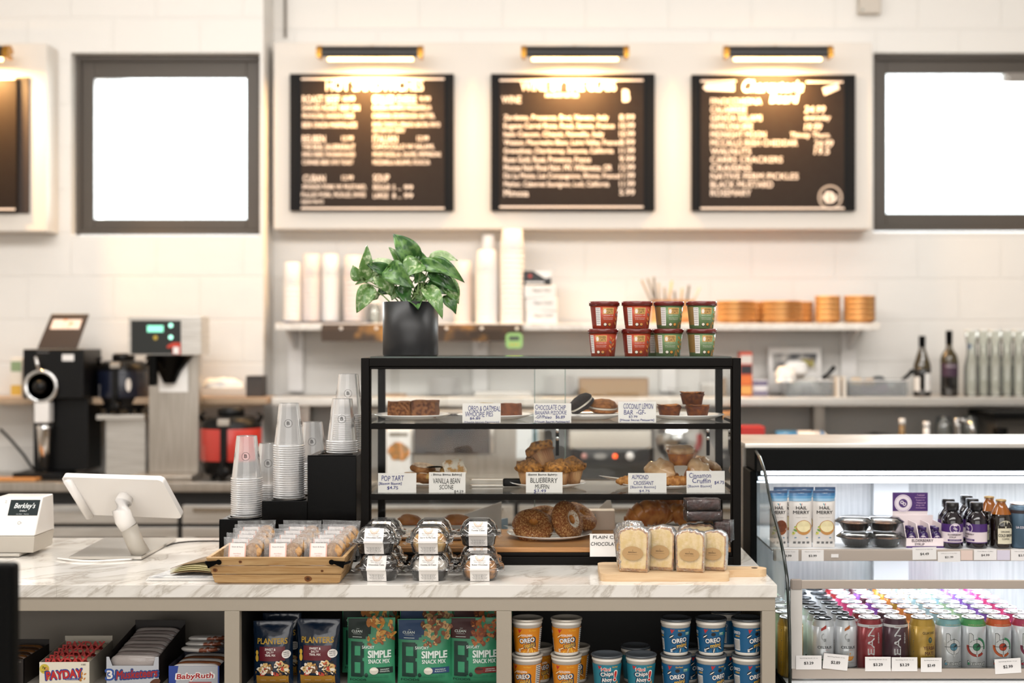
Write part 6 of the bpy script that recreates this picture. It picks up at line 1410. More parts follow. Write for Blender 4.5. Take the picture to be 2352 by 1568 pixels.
b = B(); b.wall([(r*.905, hb*.695), (r*.605, hb*.824), (r*.425, hb*.90), (r*.405, hb*.965)], mat('amber_neck', '8a4d10', .1, coat=.6), 36); b.build('neck', t)
b = B(); b.lathe([(r*.46, hb*.955), (r*.47, hb*.96), (r*.45, hb*.99), (0, hb)], mat('crown_cap', 'a58a5c', .35, .4), 24); b.build('crown_cap', t)
b = B(); mp = lambda u, v, l: ((r+l)*math.sin(u/r), -(r+l)*math.cos(u/r), v); CR = ink('ddd6bd')
b.rect(-.021, .021, hb*.10, hb*.42, CR, mp, .0002, 14)
for k in range(12): a0, a1 = PI*k/12, PI*(k+1)/12; b.poly([(0, hb*.42), (.021*math.cos(a0), hb*.42+.021*math.sin(a0)), (.021*math.cos(a1), hb*.42+.021*math.sin(a1))], CR, mp, .0002)
for k, c in enumerate('STUMPTOWN'): a = PI*.93-PI*.86*k/8; b.text(c, .0165*math.cos(a), hb*.40+.0165*math.sin(a), .0055, BLK, .0045, mp, bold=.03, rot=a-PI/2)
b.text('ORIGINAL', 0, hb*.335, .0042, BLK, .026, mp, bold=.02); b.text('COLD BREW', 0, hb*.245, .0075, BLK, .038, mp, bold=.03); b.text('COFFEE', 0, hb*.185, .0042, BLK, .02, mp, bold=.01); b.disc(0, hb*.5, .003, .006, BLK, mp, .0005)
b.build('label_print', t); cbp = remember(t)
for (px_, y, l) in ((2299, 3.665, 'in front'), (2272, 3.74, 'behind')): put(cbp, (X(px_, y), y, ZU), f'stubby brown cold brew bottle with cream label, the one {l}', .1, 'stubby coffee bottles')
t = thing('coffee_can', 'tall slate blue coffee can at the right edge of the upper shelf', 'can', (X(2343, 3.665), 3.665, ZU))
b = B(); r = .030; b.lathe([(r*.8, 0), (r, .005), (r, .105), (r*.85, .118)], mat('slate_can', '4c6478', .35, .3), 36); b.build('body', t)
b = B(); b.lathe([(r*.86, .117), (r*.88, .121), (r*.8, .121), (0, .119)], ALU, 36); b.build('lid', t)
b = B(); mp = lambda u, v, l: ((r+l)*math.sin(u/r), -(r+l)*math.cos(u/r), v); b.text('LA COLOMBE', .0, .055, .006, LILW, .04, mp, bold=.02); b.rect(-.04, .04, .095, .104, ink('2c2226'), mp, .0003, 12); b.build('print', t)
# ------------------------------------------------------------ things on the upper white shelf
PCUP = mat('paper_cup_white', 'f3eee9', .5); PCUPP = mat('paper_cup_blush', 'eadcd4', .5)
zs = ZS1+.0005
def cupstack(px0, px1, ytop, y, label, m, z=zs, pitch=.022, top_narrow=.82, step=None):
    """a column of nested paper cups, each cup an object; the topmost shows its whole side"""
    w = (px1-px0)*y/F; h = Z(ytop, y)-z; hc = .11; n = max(1, int((h-hc)/pitch)+1)
    for k in range(n):
        last = k == n-1; z0 = z+k*(h-hc)/max(1, n-1) if n > 1 else z
        t = thing('paper_cup', f'{ORD[k]} cup up in the {label}', 'cup', (X((px0+px1)/2, y), y, z0), group=label)
        b = B(); r1 = w/2; r0 = r1*top_narrow
        if last: b.lathe([(r1-.003, .004), (r1-.0015, .006), (r0, hc-.003), (r0-.002, hc), (0, hc)], m, 28)
        else: b.wall([(r1-.002, .004), (r1-.003, pitch+.012)], m, 28)
        b.build('cup', t)
        b = B(); b.wall([(r1-.002, .006), (r1, .005), (r1+.0005, .0025), (r1-.001, 0), (r1-.003, .001)], m, 28); b.build('rolled_rim', t)
cupstack(650, 692, 603, 6.27, 'short white stack at the left end of the upper shelf', PCUP, zs+.012)
cupstack(692, 738, 585, 6.30, 'blush stack next to the left end one', PCUPP, zs+.012)
cupstack(738, 780, 585, 6.30, 'tall stack, third along the blue tray', PCUP, zs+.012)
cupstack(788, 838, 588, 6.30, 'stack at the right end of the blue tray', PCUPP, zs+.012)
cupstack(1043, 1085, 600, 6.30, 'paper cup stack right of the plant', PCUPP)
cupstack(1092, 1146, 575, 6.25, 'thick white stack beside the tallest stack', PCUP)
cupstack(1148, 1205, 527, 6.22, 'tallest white stack, reaching the menu panel', PCUP)
cupstack(1104, 1140, 540, 6.36, 'narrow stack behind the thick white stack', PCUP)
b = B(); b.prism([(0, 0), (.375, 0), (.39, .011), (.385, .011), (.37, .003), (.005, .003), (-.01, .011), (-.015, .011)], 6.17, 6.40, mat('blue_tray', '26406e', .4), 'y'); o = b.build('tray'); o.location = (X(658, 6.2), 0, zs)
tag(o, 'dark blue tray under the paper cup stacks at the left end', 'tray')
t = thing('glass_jar', 'small clear glass jar left of the black plant pot, upper shelf', 'jar', (X(860, 6.28), 6.28, zs))
b = B(); b.lathe([(.0, 0), (.03, 0), (.032, .005), (.032, .075), (.024, .085), (.024, .095)], LENSGL, 24); b.build('jar', t)
b = B(); b.lathe([(.026, .09), (.026, .105), (0, .106)], WHITEP, 24); b.build('lid', t)
SCR_ = ink('5b5550')
for k in range(3):
    t = thing('label_box', f'white box with scribbled writing, {("lowest", "middle", "upper")[k]} of three beside the cups', 'box', (X((1243, 1245, 1240)[k], 6.24), 6.24, zs+k*.0585), (.05, -.06, .03)[k], 'scribbled white boxes')
    b = B(); b.box(-.072, .072, -.05, .05, 0, .058, PAPER); b.build('carton', t, bevel=.003)
    b = B(); b.text(('Paper Cold', 'Paper Cold', 'Paper Hot')[k], .005, .024, .02, SCR_, .082, lambda u, v, l: (u, -.0505-l, v), shear=.2); b.build('lettering', t)
t = thing('film_box', 'black and white box lying on the three white boxes', 'box', (X(1235, 6.24), 6.24, zs+.176))
b = B(); b.box(-.066, .062, -.045, .045, 0, .066, mat('black_carton', '26282b', .5)); b.build('carton', t, bevel=.002)
b = B(); mp = lambda u, v, l: (u, -.0455-l, v); b.poly([(-.02, .066), (.062, .066), (.062, .036), (.035, .03)], WHITEP, mp); b.disc(-.035, .042, .008, .008, ink('c0473f'), mp); b.rect(-.055, .03, .008, .016, WHITEP, mp); b.build('print', t)
t = thing('straw_holder', 'brown wooden caddy with stirring sticks behind the oat cups', 'holder', (X(1545, 6.27), 6.27, zs))
BAM = mat('bamboo', 'd9a566', .45, scale=14, col2='9a5f28', stretch=(1, 1, 2.5), ramp=(.38, .66))
b = B(); b.box(-.10, .10, -.045, .045, 0, .006, BAM)
for (a, c, d, e) in ((-.10, .10, -.045, -.04), (-.10, .10, .04, .045), (-.10, -.095, -.04, .04), (.095, .10, -.04, .04)): b.box(a, c, d, e, .006, .11, BAM)
b.build('caddy', t)
for k, (px_, ty, dx, c) in enumerate(((1478, 643, -26, '8a7f74'), (1490, 640, -14, '6f6a64'), (1503, 636, -6, '5d5a57'), (1512, 650, 0, '8d847a'), (1540, 645, 14, 'c9a171'), (1550, 668, -4, '6a645d'), (1565, 662, 6, 'a58e70'), (1580, 655, 10, '4a4743'), (1606, 660, 6, 'b9b2a8'), (1526, 660, -4, '7a736b'))):
    b = B(); x0 = X(px_-dx*.8, 6.27) if abs(px_-1545) < 45 else X(1545+(px_-1545)*.45, 6.27); b.tube([(x0, 6.25+.01*(k % 3), zs+.012), (X(px_+dx*.2, 6.27), 6.25+.01*(k % 3), Z(ty, 6.27))], .0055, ink(c), 8)
    tag(b.build('stirring_stick'), f'stick standing in the wooden caddy, {ORD[k]} as listed from the left', 'stick', 'sticks in the caddy')
def bowl(px0, px1, y, z, label):
    w = (px1-px0)*y/F/2; b = B(); h = .034
    b.lathe([(0, 0), (w*.72, 0), (w*.97, h*.35), (w, h*.85), (w*.98, h), (w*.92, h*.95), (w*.85, h*.4), (0, h*.25)], BAM, 32)
    o = b.build('wooden_bowl'); o.location = (X((px0+px1)/2, y), y, z); tag(o, label, 'bowl', 'stacked wooden bowls')
for (px0, px1, nm, y, n) in ((1645, 1735, 'leftmost', 6.26, 4), (1705, 1760, 'small rear', 6.36, 4), (1748, 1842, 'middle', 6.26, 4), (1800, 1868, 'rear middle', 6.37, 4), (1872, 1930, 'narrow', 6.25, 5), (1938, 2010, 'rightmost', 6.25, 5)):
    for k in range(n): bowl(px0, px1, y, zs+k*.0235, f'amber wooden bowl, {ORD[k]} from the shelf in the {nm} stack')
t = thing('ticket_rail', 'long reflective steel order rail under the front edge of the upper shelf', 'rail', (X(738, 6.1), 6.10, ZS1-.083))
b = B(); wr_ = X(1200, 6.1)-X(738, 6.1)
b.prism([(0, 0), (0, .05), (.015, .075), (.03, .078), (.03, .074), (.018, .07), (.006, .048), (.006, 0)], 0, wr_, mat('steel_amber_reflections', '40342b', .22, .8, scale=5, col2='b07c3e', ramp=(.52, .72), stretch=(1, 1, 1))); b.build('rail', t)  # amber patches paint a warm reflection into the steel colour
for k in range(6): b = B(); b.lathe([(.008, 0), (.007, .004), (0, .005)], WHITEP, 16, Matrix.Translation((.09+k*.16, .0, .058)) @ Matrix.Rotation(PI/2, 4, 'X')); b.build('clip', t)
t = thing('kitchen_timer', 'green kitchen timer stuck on the right end of the steel rail', 'timer', (X(1181, 6.08), 6.08, Z(800, 6.08)))
GT = mat('timer_green', '9bc878', .4)
b = B(); b.prism(arc(.022, .022, .016, 0, PI/2)[0:0]+[(p[0], p[1]) for p in arc(.02, .052, .018, 0, PI/2)+arc(-.02, .052, .018, PI/2, PI)+arc(-.02, .018, .018, PI, 1.5*PI)+arc(.02, .018, .018, 1.5*PI, 2*PI)], 0, .02, GT, 'y'); b.build('case', t, bevel=.003)
b = B(); b.rect(-.024, .024, .036, .056, ink('4a5148'), flat, .0006); b.build('display', t)
for k in range(3): b = B(); b.disc(-.016+.016*k, .018, .005, .005, ink('e0b04a'), flat, .001); b.build('button', t)

# ------------------------------------------------------------ steel shelf, right part
z2 = ZS2-.0015
def carton(px0, px1, ytop, y, z, d, label, cols, text=None, cat='box', name='carton', rz=0):
    w = (px1-px0)*y/F; h = Z(ytop, y)-z; t = thing(name, label, cat, (X((px0+px1)/2, y), y, z), rz)
    b = B(); b.box(-w/2, w/2, 0, d, 0, h, mat('card_'+cols[0], cols[0], .5)); b.build('body', t, bevel=.002)
    b = B(); n = len(cols)-1
    for k, c in enumerate(cols[1:]): b.rect(-w*.46, w*.46, h*(.04+.92*k/max(1, n)), h*(.04+.92*(k+.85)/max(1, n)), ink(c), flat, .0006)
    if text: b.text(text, 0, h*.45, h*.14, WHITEP, w*.7, flat, .001, bold=.02)
    if n or text: b.build('print', t)
    return t
carton(1700, 1728, 808, 6.18, z2, .08, 'narrow red and orange carton right of the display case', ('c9482a', 'f0b060', 'e87a3a', '2a2a30', 'd8d0c8'), name='snack_carton')
carton(1729, 1764, 872, 6.2, z2, .08, 'small purple striped box beside the red carton', ('e9e4e6', '8a7f95', 'efeaea', '6b5f80'), name='tea_box')
t = thing('photo_card', 'white framed photo card leaning behind the clear bin', 'photo', (X(1826, 6.36), 6.36, z2+.10), rot=(-.08, 0, 0))
b = B(); b.box(-.125, .125, 0, .004, -.09, .125, PAPER); b.build('mount', t)
b = B(); b.rect(-.105, .105, .01, .095, mat('photo_blur', '4a4a4f', .5, scale=18, col2='c9c4bd', ramp=(.4, .6)), flat, .001); b.rect(.03, .09, .03, .07, mat('photo_yellow', 'a59a4a', .5, scale=30, col2='6b4a5a'), flat, .0016); b.build('picture', t)
def bin_(px0, px1, ytop, y, label, inner):
    w = (px1-px0)*y/F; h = Z(ytop, y)-z2; t = thing('clear_bin', label, 'storage bin', (X((px0+px1)/2, y), y, z2))
    b = B(); d = .16
    for (a, c, e, f) in ((-w/2, w/2, 0, .002), (-w/2, w/2, d-.002, d), (-w/2, -w/2+.002, .002, d-.002), (w/2-.002, w/2, .002, d-.002)): b.box(a, c, e, f, 0, h, clear('bin_plastic', 'e4e8e8', .08, .08, .18))
    b.box(-w/2, w/2, 0, d, 0, .002, PLAS); b.box(-w/2-.004, w/2+.004, -.004, .002, h-.006, h, WHITEP); b.build('bin', t)
    for k, (u, v, s_, c, m_) in enumerate(inner):
        o = thing('wrapped_item', f'small {m_} item in the {label.split(",")[0]}, {ORD[k]}', 'packet', (t.location.x+u*w, y+.05+.02*(k % 3), z2+.004+v*h)); q = B(); q.blob(.034*s_, .02, .024*s_, ink(c), (0, 0, .024*s_), jit=.2, seed=k, power=.6); q.build('packet', o)
bin_(1806, 1922, 872, 6.16, 'clear bin of pale packets, left', [(-.3, 0, 1, 'd9d4cb', 'cream'), (-.05, 0, 1, '7b7a78', 'grey'), (.2, 0, 1, 'e6e2da', 'white'), (.38, 0, .8, '5d6163', 'dark'), (-.2, .45, 1.2, 'eee9df', 'white'), (.05, .45, 1, 'e9e4da', 'cream'), (.3, .45, .8, '8d9294', 'grey')])
bin_(1948, 2084, 872, 6.16, 'clear bin of dark packets, right', [(-.33, 0, 1, '4a4348', 'dark'), (-.1, 0, 1.1, '5c3a66', 'purple'), (.15, 0, 1.1, '5c3a66', 'purple'), (.36, 0, .9, '6f6a66', 'grey'), (-.3, .5, .9, 'd9b98f', 'tan'), (.1, .5, 1, '3f4548', 'dark'), (-.1, .5, .8, 'b98f60', 'tan')])
t = thing('towel', 'white cloth heaped over the left end of the clear bin', 'cloth', (X(1808, 6.12), 6.12, z2)); t['category'] = 'cloth'
b = B(); b.blob(.045, .035, .07, PAPER, (-.01, 0, .068), jit=.35, seed=3, low=0); b.blob(.06, .035, .04, PAPER, (.05, .06, .125), jit=.3, seed=5); b.build('cloth', t)
for k, px_ in enumerate((1926, 1940)):
    b = B(); b.box(X(px_-4, 6.1), X(px_+4, 6.1), 6.1, 6.3, z2, z2+.09, mat('divider_cream', 'e3dace', .5)); tag(b.build('divider'), f'thin cream board standing between the two clear bins, {("left", "right")[k]} one', 'board')
for k, (px_, py0, py1) in enumerate(((1895, 862, 842), (2075, 868, 850))):
    t = thing('scoop', f'black handled scoop sticking out of the {("left", "right")[k]} clear bin', 'scoop', (0, 0, 0))
    b = B(); y = 6.2; b.tube([(X(px_-6, y), y, Z(py0+8, y)), (X(px_+8, y), y, Z(py0-4, y)), (X(px_+22, y), y, Z(py1, y))], [.010, .008, .011], DARK, 10); b.build('handle', t)
    b = B(); b.lathe([(0, 0), (.02, .006), (.024, .02)], CHROME, 20, Matrix.Translation((X(px_-10, y), y, Z(py0+18, y)))); b.build('cup', t)
def wine(px_, ytop, y, label, lab, tall, slope):
    h = Z(ytop, y)-z2; r = .0405; t = thing('wine_bottle', label, 'wine bottle', (X(px_, y), y, z2), group='wine bottles')
    ol = mat('olive_glass', '3a2f10', .08, coat=.6); dkg = mat('wine_dark', '0f0d0e', .08, coat=.8)
    b = B(); b.lathe([(0, 0), (r*.94, 0), (r, .006), (r, h*.42), (r, h*.45)], dkg, 36)
    b.wall([(r, h*.45)]+([(r*.95, h*.52), (r*.65, h*.66), (r*.38, h*.78), (r*.34, h*.84)] if slope else [(r, h*.55), (r*.9, h*.62), (r*.45, h*.71), (r*.36, h*.75), (r*.34, h*.84)]), ol, 36); b.build('bottle', t)
    b = B(); b.lathe([(r*.36, h*.79), (r*.38, h*.97), (r*.36, h), (0, h)], DARK, 24); b.build('capsule', t)
    b = B(); mp = lambda u, v, l: ((r+l)*math.sin(u/r), -(r+l)*math.cos(u/r), v)
    if lab: b.rect(.002, .05, h*.08, h*.38, PAPER, mp, .0004, 8); b.rect(-.06, -.022, h*.08, h*.32, PAPER, mp, .0004, 8); b.text('1', .022, h*.2, h*.05, ink('a04040'), mp=mp)
    else: b.rect(-.05, .05, h*.30, h*.50, ink('3c2438'), mp, .0004, 16); b.text('RESERVE', 0, h*.44, h*.035, ink('cdbfc6'), .05, mp)
    b.build('label_print', t)
wine(2118, 771, 6.2, 'shorter sloping wine bottle with a white label on the steel shelf', True, False, True)
wine(2180, 759, 6.2, 'taller wine bottle with a dark label, right of the other one', False, True, False)
for k in range(6):
    y = 6.2+.06*(k % 2); t = thing('glass_carafe', f'tall clear glass carafe at the right end of the steel shelf, {ORD[k]} from the left', 'carafe', (X(2232+27*k, y), y, z2), group='clear carafes')
    b = B(); b.wall([(.034, .003), (.036, .01), (.036, .13), (.024, .19), (.022, .23), (.030, .27), (.033, .30)], LENSGL, 28); b.lathe([(0, 0), (.034, 0), (.034, .004), (0, .005)], LENSGL, 28); b.build('body', t)
    b = B(); b.wall([(.033, .30), (.0345, .303), (.033, .306)], RIM, 28); b.build('rim', t)
b = B(); b.disc(0, 0, .013, .013, ink('2f5f9a'), flat, .001, 20); o = b.build('wall_sticker'); o.location = (X(2226, 6.447), 6.447, Z(795, 6.447)); tag(o, 'small round blue sticker on the wall above the carafes', 'sticker')
# on the steel shelf behind the display case
def platestack(px0, px1, ytop, y, n, l, z=z2):
    w = (px1-px0)*y/F/2; h = Z(ytop, y)-z
    for k in range(n):
        b = B(); b.lathe([(0, 0), (w*.6, 0), (w, h/n*.8), (w, h/n*.95), (w*.6, h/n*.4), (0, h/n*.3)], CHINA, 36); o = b.build('plate'); o.location = (X((px0+px1)/2, y), y, z+k*h/n); tag(o, f'grey-white plate, {ORD[k]} from the shelf in the {l}', 'plate', 'plates in the '+l)
platestack(980, 1062, 866, 6.24, 12, 'stack behind the top left of the case')
platestack(1245, 1325, 862, 6.24, 12, 'stack behind the middle of the case')
t = carton(1330, 1490, 868, 6.2, z2, .14, 'brown cardboard box on the steel shelf behind the whoopie pies', ('9a7a58', 'a58560'), name='cardboard_box')
carton(1090, 1220, 900, 6.15, z2, .12, 'low white box on the steel shelf behind the cards', ('e2ddd6',), name='low_box')
carton(1610, 1642, 880, 6.2, z2, .06, 'small white container behind the lemon bars', ('dedad5', 'bab4ad'), name='small_box')
carton(870, 930, 905, 6.15, z2, .1, 'flat tan box behind the brownies on the steel shelf', ('b9926a',), name='flat_box')

# ------------------------------------------------------------ on the back counter
zb2 = ZB+.0005
t = thing('coffee_grinder', 'black bulk coffee grinder with open lid and round steel dial', 'coffee grinder', (X(118, 5.85), 5.85, zb2))
k_ = 5.85/F; GB = mat('grinder_black', '0c0c0d', .35, spec=.25)
def gx(px_): return (px_-118)*k_
def gz(py): return (1089-py)*k_*1.0
b = B(); b.box(gx(36), gx(150), -.04, .14, 0, .03, GB); b.build('base_tray', t, bevel=.006)
b = B(); b.box(gx(62), gx(190), .07, .25, .03, gz(905), GB); b.box(gx(50), gx(190), .01, .25, gz(905), gz(791), GB); b.build('body', t, bevel=.006)
b = B(); b.add([(gx(80), .02, gz(791)+.002), (gx(172), .02, gz(791)+.002), (gx(186), .10, gz(709)), (gx(98), .10, gz(709)), (gx(80), .035, gz(791)+.002), (gx(172), .035, gz(791)+.002), (gx(186), .115, gz(709)), (gx(98), .115, gz(709))], [(0, 1, 2, 3), (7, 6, 5, 4), (0, 4, 5, 1), (1, 5, 6, 2), (2, 6, 7, 3), (3, 7, 4, 0)], mat('hopper_lid', '3a2f2a', .35)); b.build('lid', t, bevel=.004)
b = B(); b.add([(gx(98), .0505, gz(762)), (gx(166), .0505, gz(762)), (gx(174), .0835, gz(722)), (gx(107), .0835, gz(722))], [(0, 1, 2, 3)], mat('lid_sticker', 'f0dcd0', .4, scale=30, col2='e8a070', ramp=(.55, .65))); b.build('sticker', t)
R_ = Matrix.Translation((gx(95), .005, gz(877))) @ Matrix.Rotation(PI/2, 4, 'X')
b = B(); b.lathe([(.074, 0), (.076, .012), (.066, .018), (.060, .012)], CHROME, 40, R_); b.lathe([(0, .012), (.060, .012), (.060, .0)], GB, 40, R_); b.build('dial', t)
b = B(); b.lathe([(.03, .012), (.026, .035), (.012, .045), (0, .045)], GB, 28, R_); b.build('knob', t)
b = B(); b.tube([(gx(92), -.01, gz(840)), (gx(84), -.012, gz(808))], [.009, .007], CHROME, 12); b.build('lever', t)
b = B(); b.box(gx(80), gx(114), -.01, .05, gz(960), gz(912), WHITEP); b.build('spout', t, bevel=.004)
b = B(); b.lathe([(.02, gz(1075)), (.031, gz(975)), (.034, gz(966)), (.028, gz(966)), (.018, gz(1070))], CHROME, 28, c=(gx(98), .02, 0)); b.build('cup', t)
b = B(); b.text('MAHLKÖNIG', gx(97), gz(800), .010, ink('8d8a88'), .05, lambda u, v, l: (u, .0095-l, v)); b.rect(gx(141), gx(168), gz(818), gz(803), WHITEP, lambda u, v, l: (u, .0095-l, v)); b.build('badge', t)
t = thing('coffee_brewer', 'tall steel batch coffee brewer with lit green display', 'coffee brewer', (X(385, 5.8), 5.8, zb2)); k_ = 5.8/F
def hx_(px_): return (px_-385)*k_
def hz_(py): return (1084-py)*k_
b = B(); b.box(hx_(306), hx_(450), -.07, .12, 0, .026, STEEL); b.build('base', t, bevel=.004)
b = B(); b.box(hx_(332), hx_(448), .06, .12, .026, hz_(795), STEEL); b.build('column', t, bevel=.003)
b = B(); b.box(hx_(299), hx_(466), -.03, .12, hz_(797), hz_(708), STEELW); b.build('head', t, bevel=.004)
b = B(); mp = lambda u, v, l: (u, -.0305-l, v); b.rect(hx_(306), hx_(420), hz_(794), hz_(718), ink('1e2120', .3), mp)
b.build('control_panel', t)
b = B(); b.rect(hx_(343), hx_(380), hz_(744), hz_(729), emis('lcd_green', '7fd8b8', 1.1), mp, .0015); b.build('display', t)
for (px_, py, c, r) in ((397, 729, 'green_lamp', 5), (397, 756, 'green_lamp', 5)): b = B(); b.disc(hx_(px_), hz_(py), r*k_, r*k_, emis(c, '9fe8d0', 1.6), mp, .0015); b.build('indicator', t)
b = B(); b.disc(hx_(362), hz_(757), .010, .010, ink('b59a3a'), mp, .0015); b.build('emblem', t)
b = B(); mq = lambda u, v, l: (u, -.034-l, v); b.rect(hx_(401), hx_(420), hz_(795), hz_(768), ink('c23a26'), mq, .001); b.disc(hx_(398), hz_(775), .02, .008, ink('c23a26'), mq, .0012, rot=.4); b.rect(hx_(403), hx_(416), hz_(794), hz_(778), WHITEP, mq, .002); b.build('hang_tag', t)
b = B(); b.lathe([(.025, hz_(862)), (.05, hz_(835)), (.098, hz_(800)), (.098, hz_(797))], BLKPL, 32, c=(hx_(383), .045, 0)); b.box(hx_(353), hx_(369), -.075, -.04, hz_(866), hz_(798), BLKPL); b.build('brew_basket', t, bevel=.002)
b = B(); b.box(hx_(357), hx_(424), .054, .058, hz_(883), hz_(800), PAPER); b.build('note', t)
def dispenser(px_, y, zz, s, band, label):
    t = thing('coffee_dispenser', label, 'coffee dispenser', (X(px_, y), y, zz)); t.scale = (s,)*3
    b = B(); b.lathe([(0, .02), (.09, .02), (.098, .03), (.11, .07), (.112, .075), (.112, .19), (.108, .215), (.085, .235), (0, .24)], GB, 40)
    for a in range(4): b.lathe([(.012, 0), (.012, .03)], GB, 10, c=(.07*math.cos(a*PI/2+.7), .07*math.sin(a*PI/2+.7), 0))
    b.build('body', t)
    b = B(); b.wall([(.113, .073), (.114, .076), (.114, .189), (.113, .192)], mat('band_'+band, band, .3, coat=.3), 40); b.build('band', t)
    b = B(); b.lathe([(.045, .235), (.05, .24), (.05, .262), (.04, .27), (0, .27)], GB, 28); b.build('lid', t)
    for s_ in (-1, 1): b = B(); b.tube([(s_*.095, 0, .20), (s_*.115, 0, .235), (s_*.10, 0, .25)], .009, GB, 10); b.build('side_handle', t)
    b = B(); b.box(-.012, .012, -.125, -.11, .06, .215, GB); b.box(-.022, .022, -.128, -.108, .205, .23, STEEL); b.build('sight_gauge', t, bevel=.002)
    b = B(); b.lathe([(.022, .0), (.024, .03), (0, .03)], GB, 20, Matrix.Translation((0, -.105, .035)) @ Matrix.Rotation(PI/2, 4, 'X')); b.box(-.006, .006, -.15, -.138, .03, .085, GB); b.build('tap', t)
    b = B(); mp = lambda u, v, l: ((.114+l)*math.sin(u/.114), -(.114+l)*math.cos(u/.114), v)
    b.disc(.055, .13, .012, .03, WHITEP if band != 'c23a30' else ink('e08a7c'), mp, .001, 14); b.text('FETCO', -.085, .10, .014, WHITEP if band != 'c23a30' else ink('e6a398'), .06, mp, rot=PI/2); b.build('print', t)
dispenser(531, 5.87, zb2, 1.16, 'c23a30', 'black coffee dispenser with a red band, right of the brewer')
t = thing('warmer_stand', 'low steel stand carrying the dark coffee dispenser', 'stand', (X(288, 6.0), 5.98, zb2))
b = B(); b.box(-.09, .09, .02, .2, 0, .25, STEELW); b.build('body', t, bevel=.003)
b = B(); b.box(-.115, .10, -.03, .2, .251, .275, STEELW); b.build('top', t, bevel=.003)
dispenser(284, 6.06, zb2+.2765, 1.0, '161b2c', 'black coffee dispenser with a dark blue band behind the brewer')
carton(24, 50, 822, 6.05, ZS2+.0005, .08, 'pale carton with yellow picture left of the coffee grinder', ('e9e2d6', 'd9b04a', 'e9e2d6', '8aa07a'), name='milk_carton')
t = thing('filter_bag', 'white bag of coffee filters behind the red-banded dispenser', 'bag', (X(512, 6.06), 6.06, ZS2+.0005)); b = B(); b.blob(.10, .05, .042, PAPER, (0, 0, .042), jit=.25, seed=2, power=.6, low=0); b.build('bag', t)
t = carton(565, 604, 863, 6.05, ZS2+.0005, .09, 'small black box at the right end of the brown-edged shelf', ('2b2623', '3c3632'), name='black_box')
b = B(); b.tube([(X(0, 6.1), 6.1, Z(985, 6.1)), (X(25, 6.1), 6.1, Z(1010, 6.1)), (X(55, 6.1), 6.1, Z(1045, 6.1)), (X(80, 6.1), 6.1, ZB+.008)], .006, DARK, 8); tag(b.build('power_cord'), 'dark power cord hanging left of the coffee grinder', 'cord')
b = B(); b.box(X(-30, 5.76), X(85, 5.76), 5.74, 5.83, zb2, zb2+.012, mat('tan_board', 'c98a4f', .5)); tag(b.build('tray', bevel=.002), 'orange-brown board on the steel counter edge below the grinder', 'tray')
# behind the display case
t = thing('oven', 'steel countertop oven with a dark glass door, seen through the case', 'oven', (X(1060, 5.85), 5.85, zb2)); k_ = 5.85/F
b = B(); b.box(-.27, .36, 0, .3, 0, .295, STEEL); b.build('body', t, bevel=.004)
d = B(); d.box(-.21, .135, -.022, -.001, .11, .29, mat('oven_glass', '2a292c', .1, coat=.5, scale=6, col2='4a3a30')); d = d.build('door', t, bevel=.002)
b = B(); b.lathe([(.009, .115), (.009, .285)], STEELW, 16, c=(.135, -.045, 0)); b.lathe([(.006, .115), (.006, .285)], STEELW, 16, c=(-.21, -.03, 0)); b.build('handle', d)
b = B(); b.rect(.24, .335, .09, .28, mat('pale_panel', 'e3e6e6', .4), flat, .001); b.rect(.31, .33, .11, .28, ink('5f7f88'), flat, .002); b.build('control_panel', t)
t = thing('panini_press', 'steel press with black control strip and round knobs, through the case', 'press', (X(1402, 5.85), 5.85, zb2))
b = B(); b.box(-.19, .19, 0, .28, .0, .07, mat('press_dark', '2b2926', .4)); b.build('base', t, bevel=.004)
b = B(); b.box(-.17, .17, -.005, .28, .0705, .13, ink('1d1c1c', .3)); b.build('control_strip', t, bevel=.002)
b = B(); b.box(-.18, .18, .0, .28, .1305, .215, mat('press_steel', 'e0d8cc', .25, .6)); b.build('housing', t, bevel=.006)
b = B(); b.box(-.19, .19, -.01, .27, .2155, .25, mat('press_lid', '4a4038', .4)); b.box(-.17, .17, -.01, .25, .25, .285, mat('press_wood', 'c08a50', .5)); b.build('lid', t, bevel=.004)
for (u, r, c) in ((-.115, .013, ink('c58a80')), (.02, .010, emis('orange_lamp', 'ff5a1a', 2.0)), (.085, .019, WHITEP)):
    b = B(); b.lathe([(r, 0), (r*.92, .012), (0, .013)], c, 24, Matrix.Translation((u, -.005, .10)) @ Matrix.Rotation(PI/2, 4, 'X')); b.build('knob', t)
b = B(); b.disc(-.045, .10, .028, .013, ink('8d8a85'), lambda u, v, l: (u, -.0055-l, v)); b.build('badge', t)
t = thing('meat_slicer', 'grey slanted slicer right of the press, through the case', 'slicer', (X(1570, 5.9), 5.9, zb2))
b = B(); b.prism([(-.13, 0), (.14, 0), (.14, .12), (.03, .29), (-.13, .30)], 0, .25, mat('slicer_grey', 'a39c94', .35, .5), 'y'); b.build('body', t, bevel=.01)
b = B(); b.lathe([(.10, 0), (.10, .004), (0, .006)], CHROME, 40, Matrix.Translation((-.02, -.01, .17)) @ Matrix.Rotation(PI/2, 4, 'X')); b.build('blade', t)
t = thing('food_bag', 'white bag with an orange food picture behind the hand pies', 'bag', (X(915, 5.8), 5.8, zb2))
b = B(); b.box(-.055, .055, 0, .06, 0, .22, PAPER); b.build('bag', t, bevel=.008)
b = B(); b.disc(0, .125, .045, .04, mat('food_picture', 'd98a3a', .5, scale=40, col2='8a6a3a', ramp=(.4, .6)), flat, .002, 20, jag=.15); b.rect(-.04, .04, .19, .205, ink('8a8070'), flat, .002); b.build('print', t)
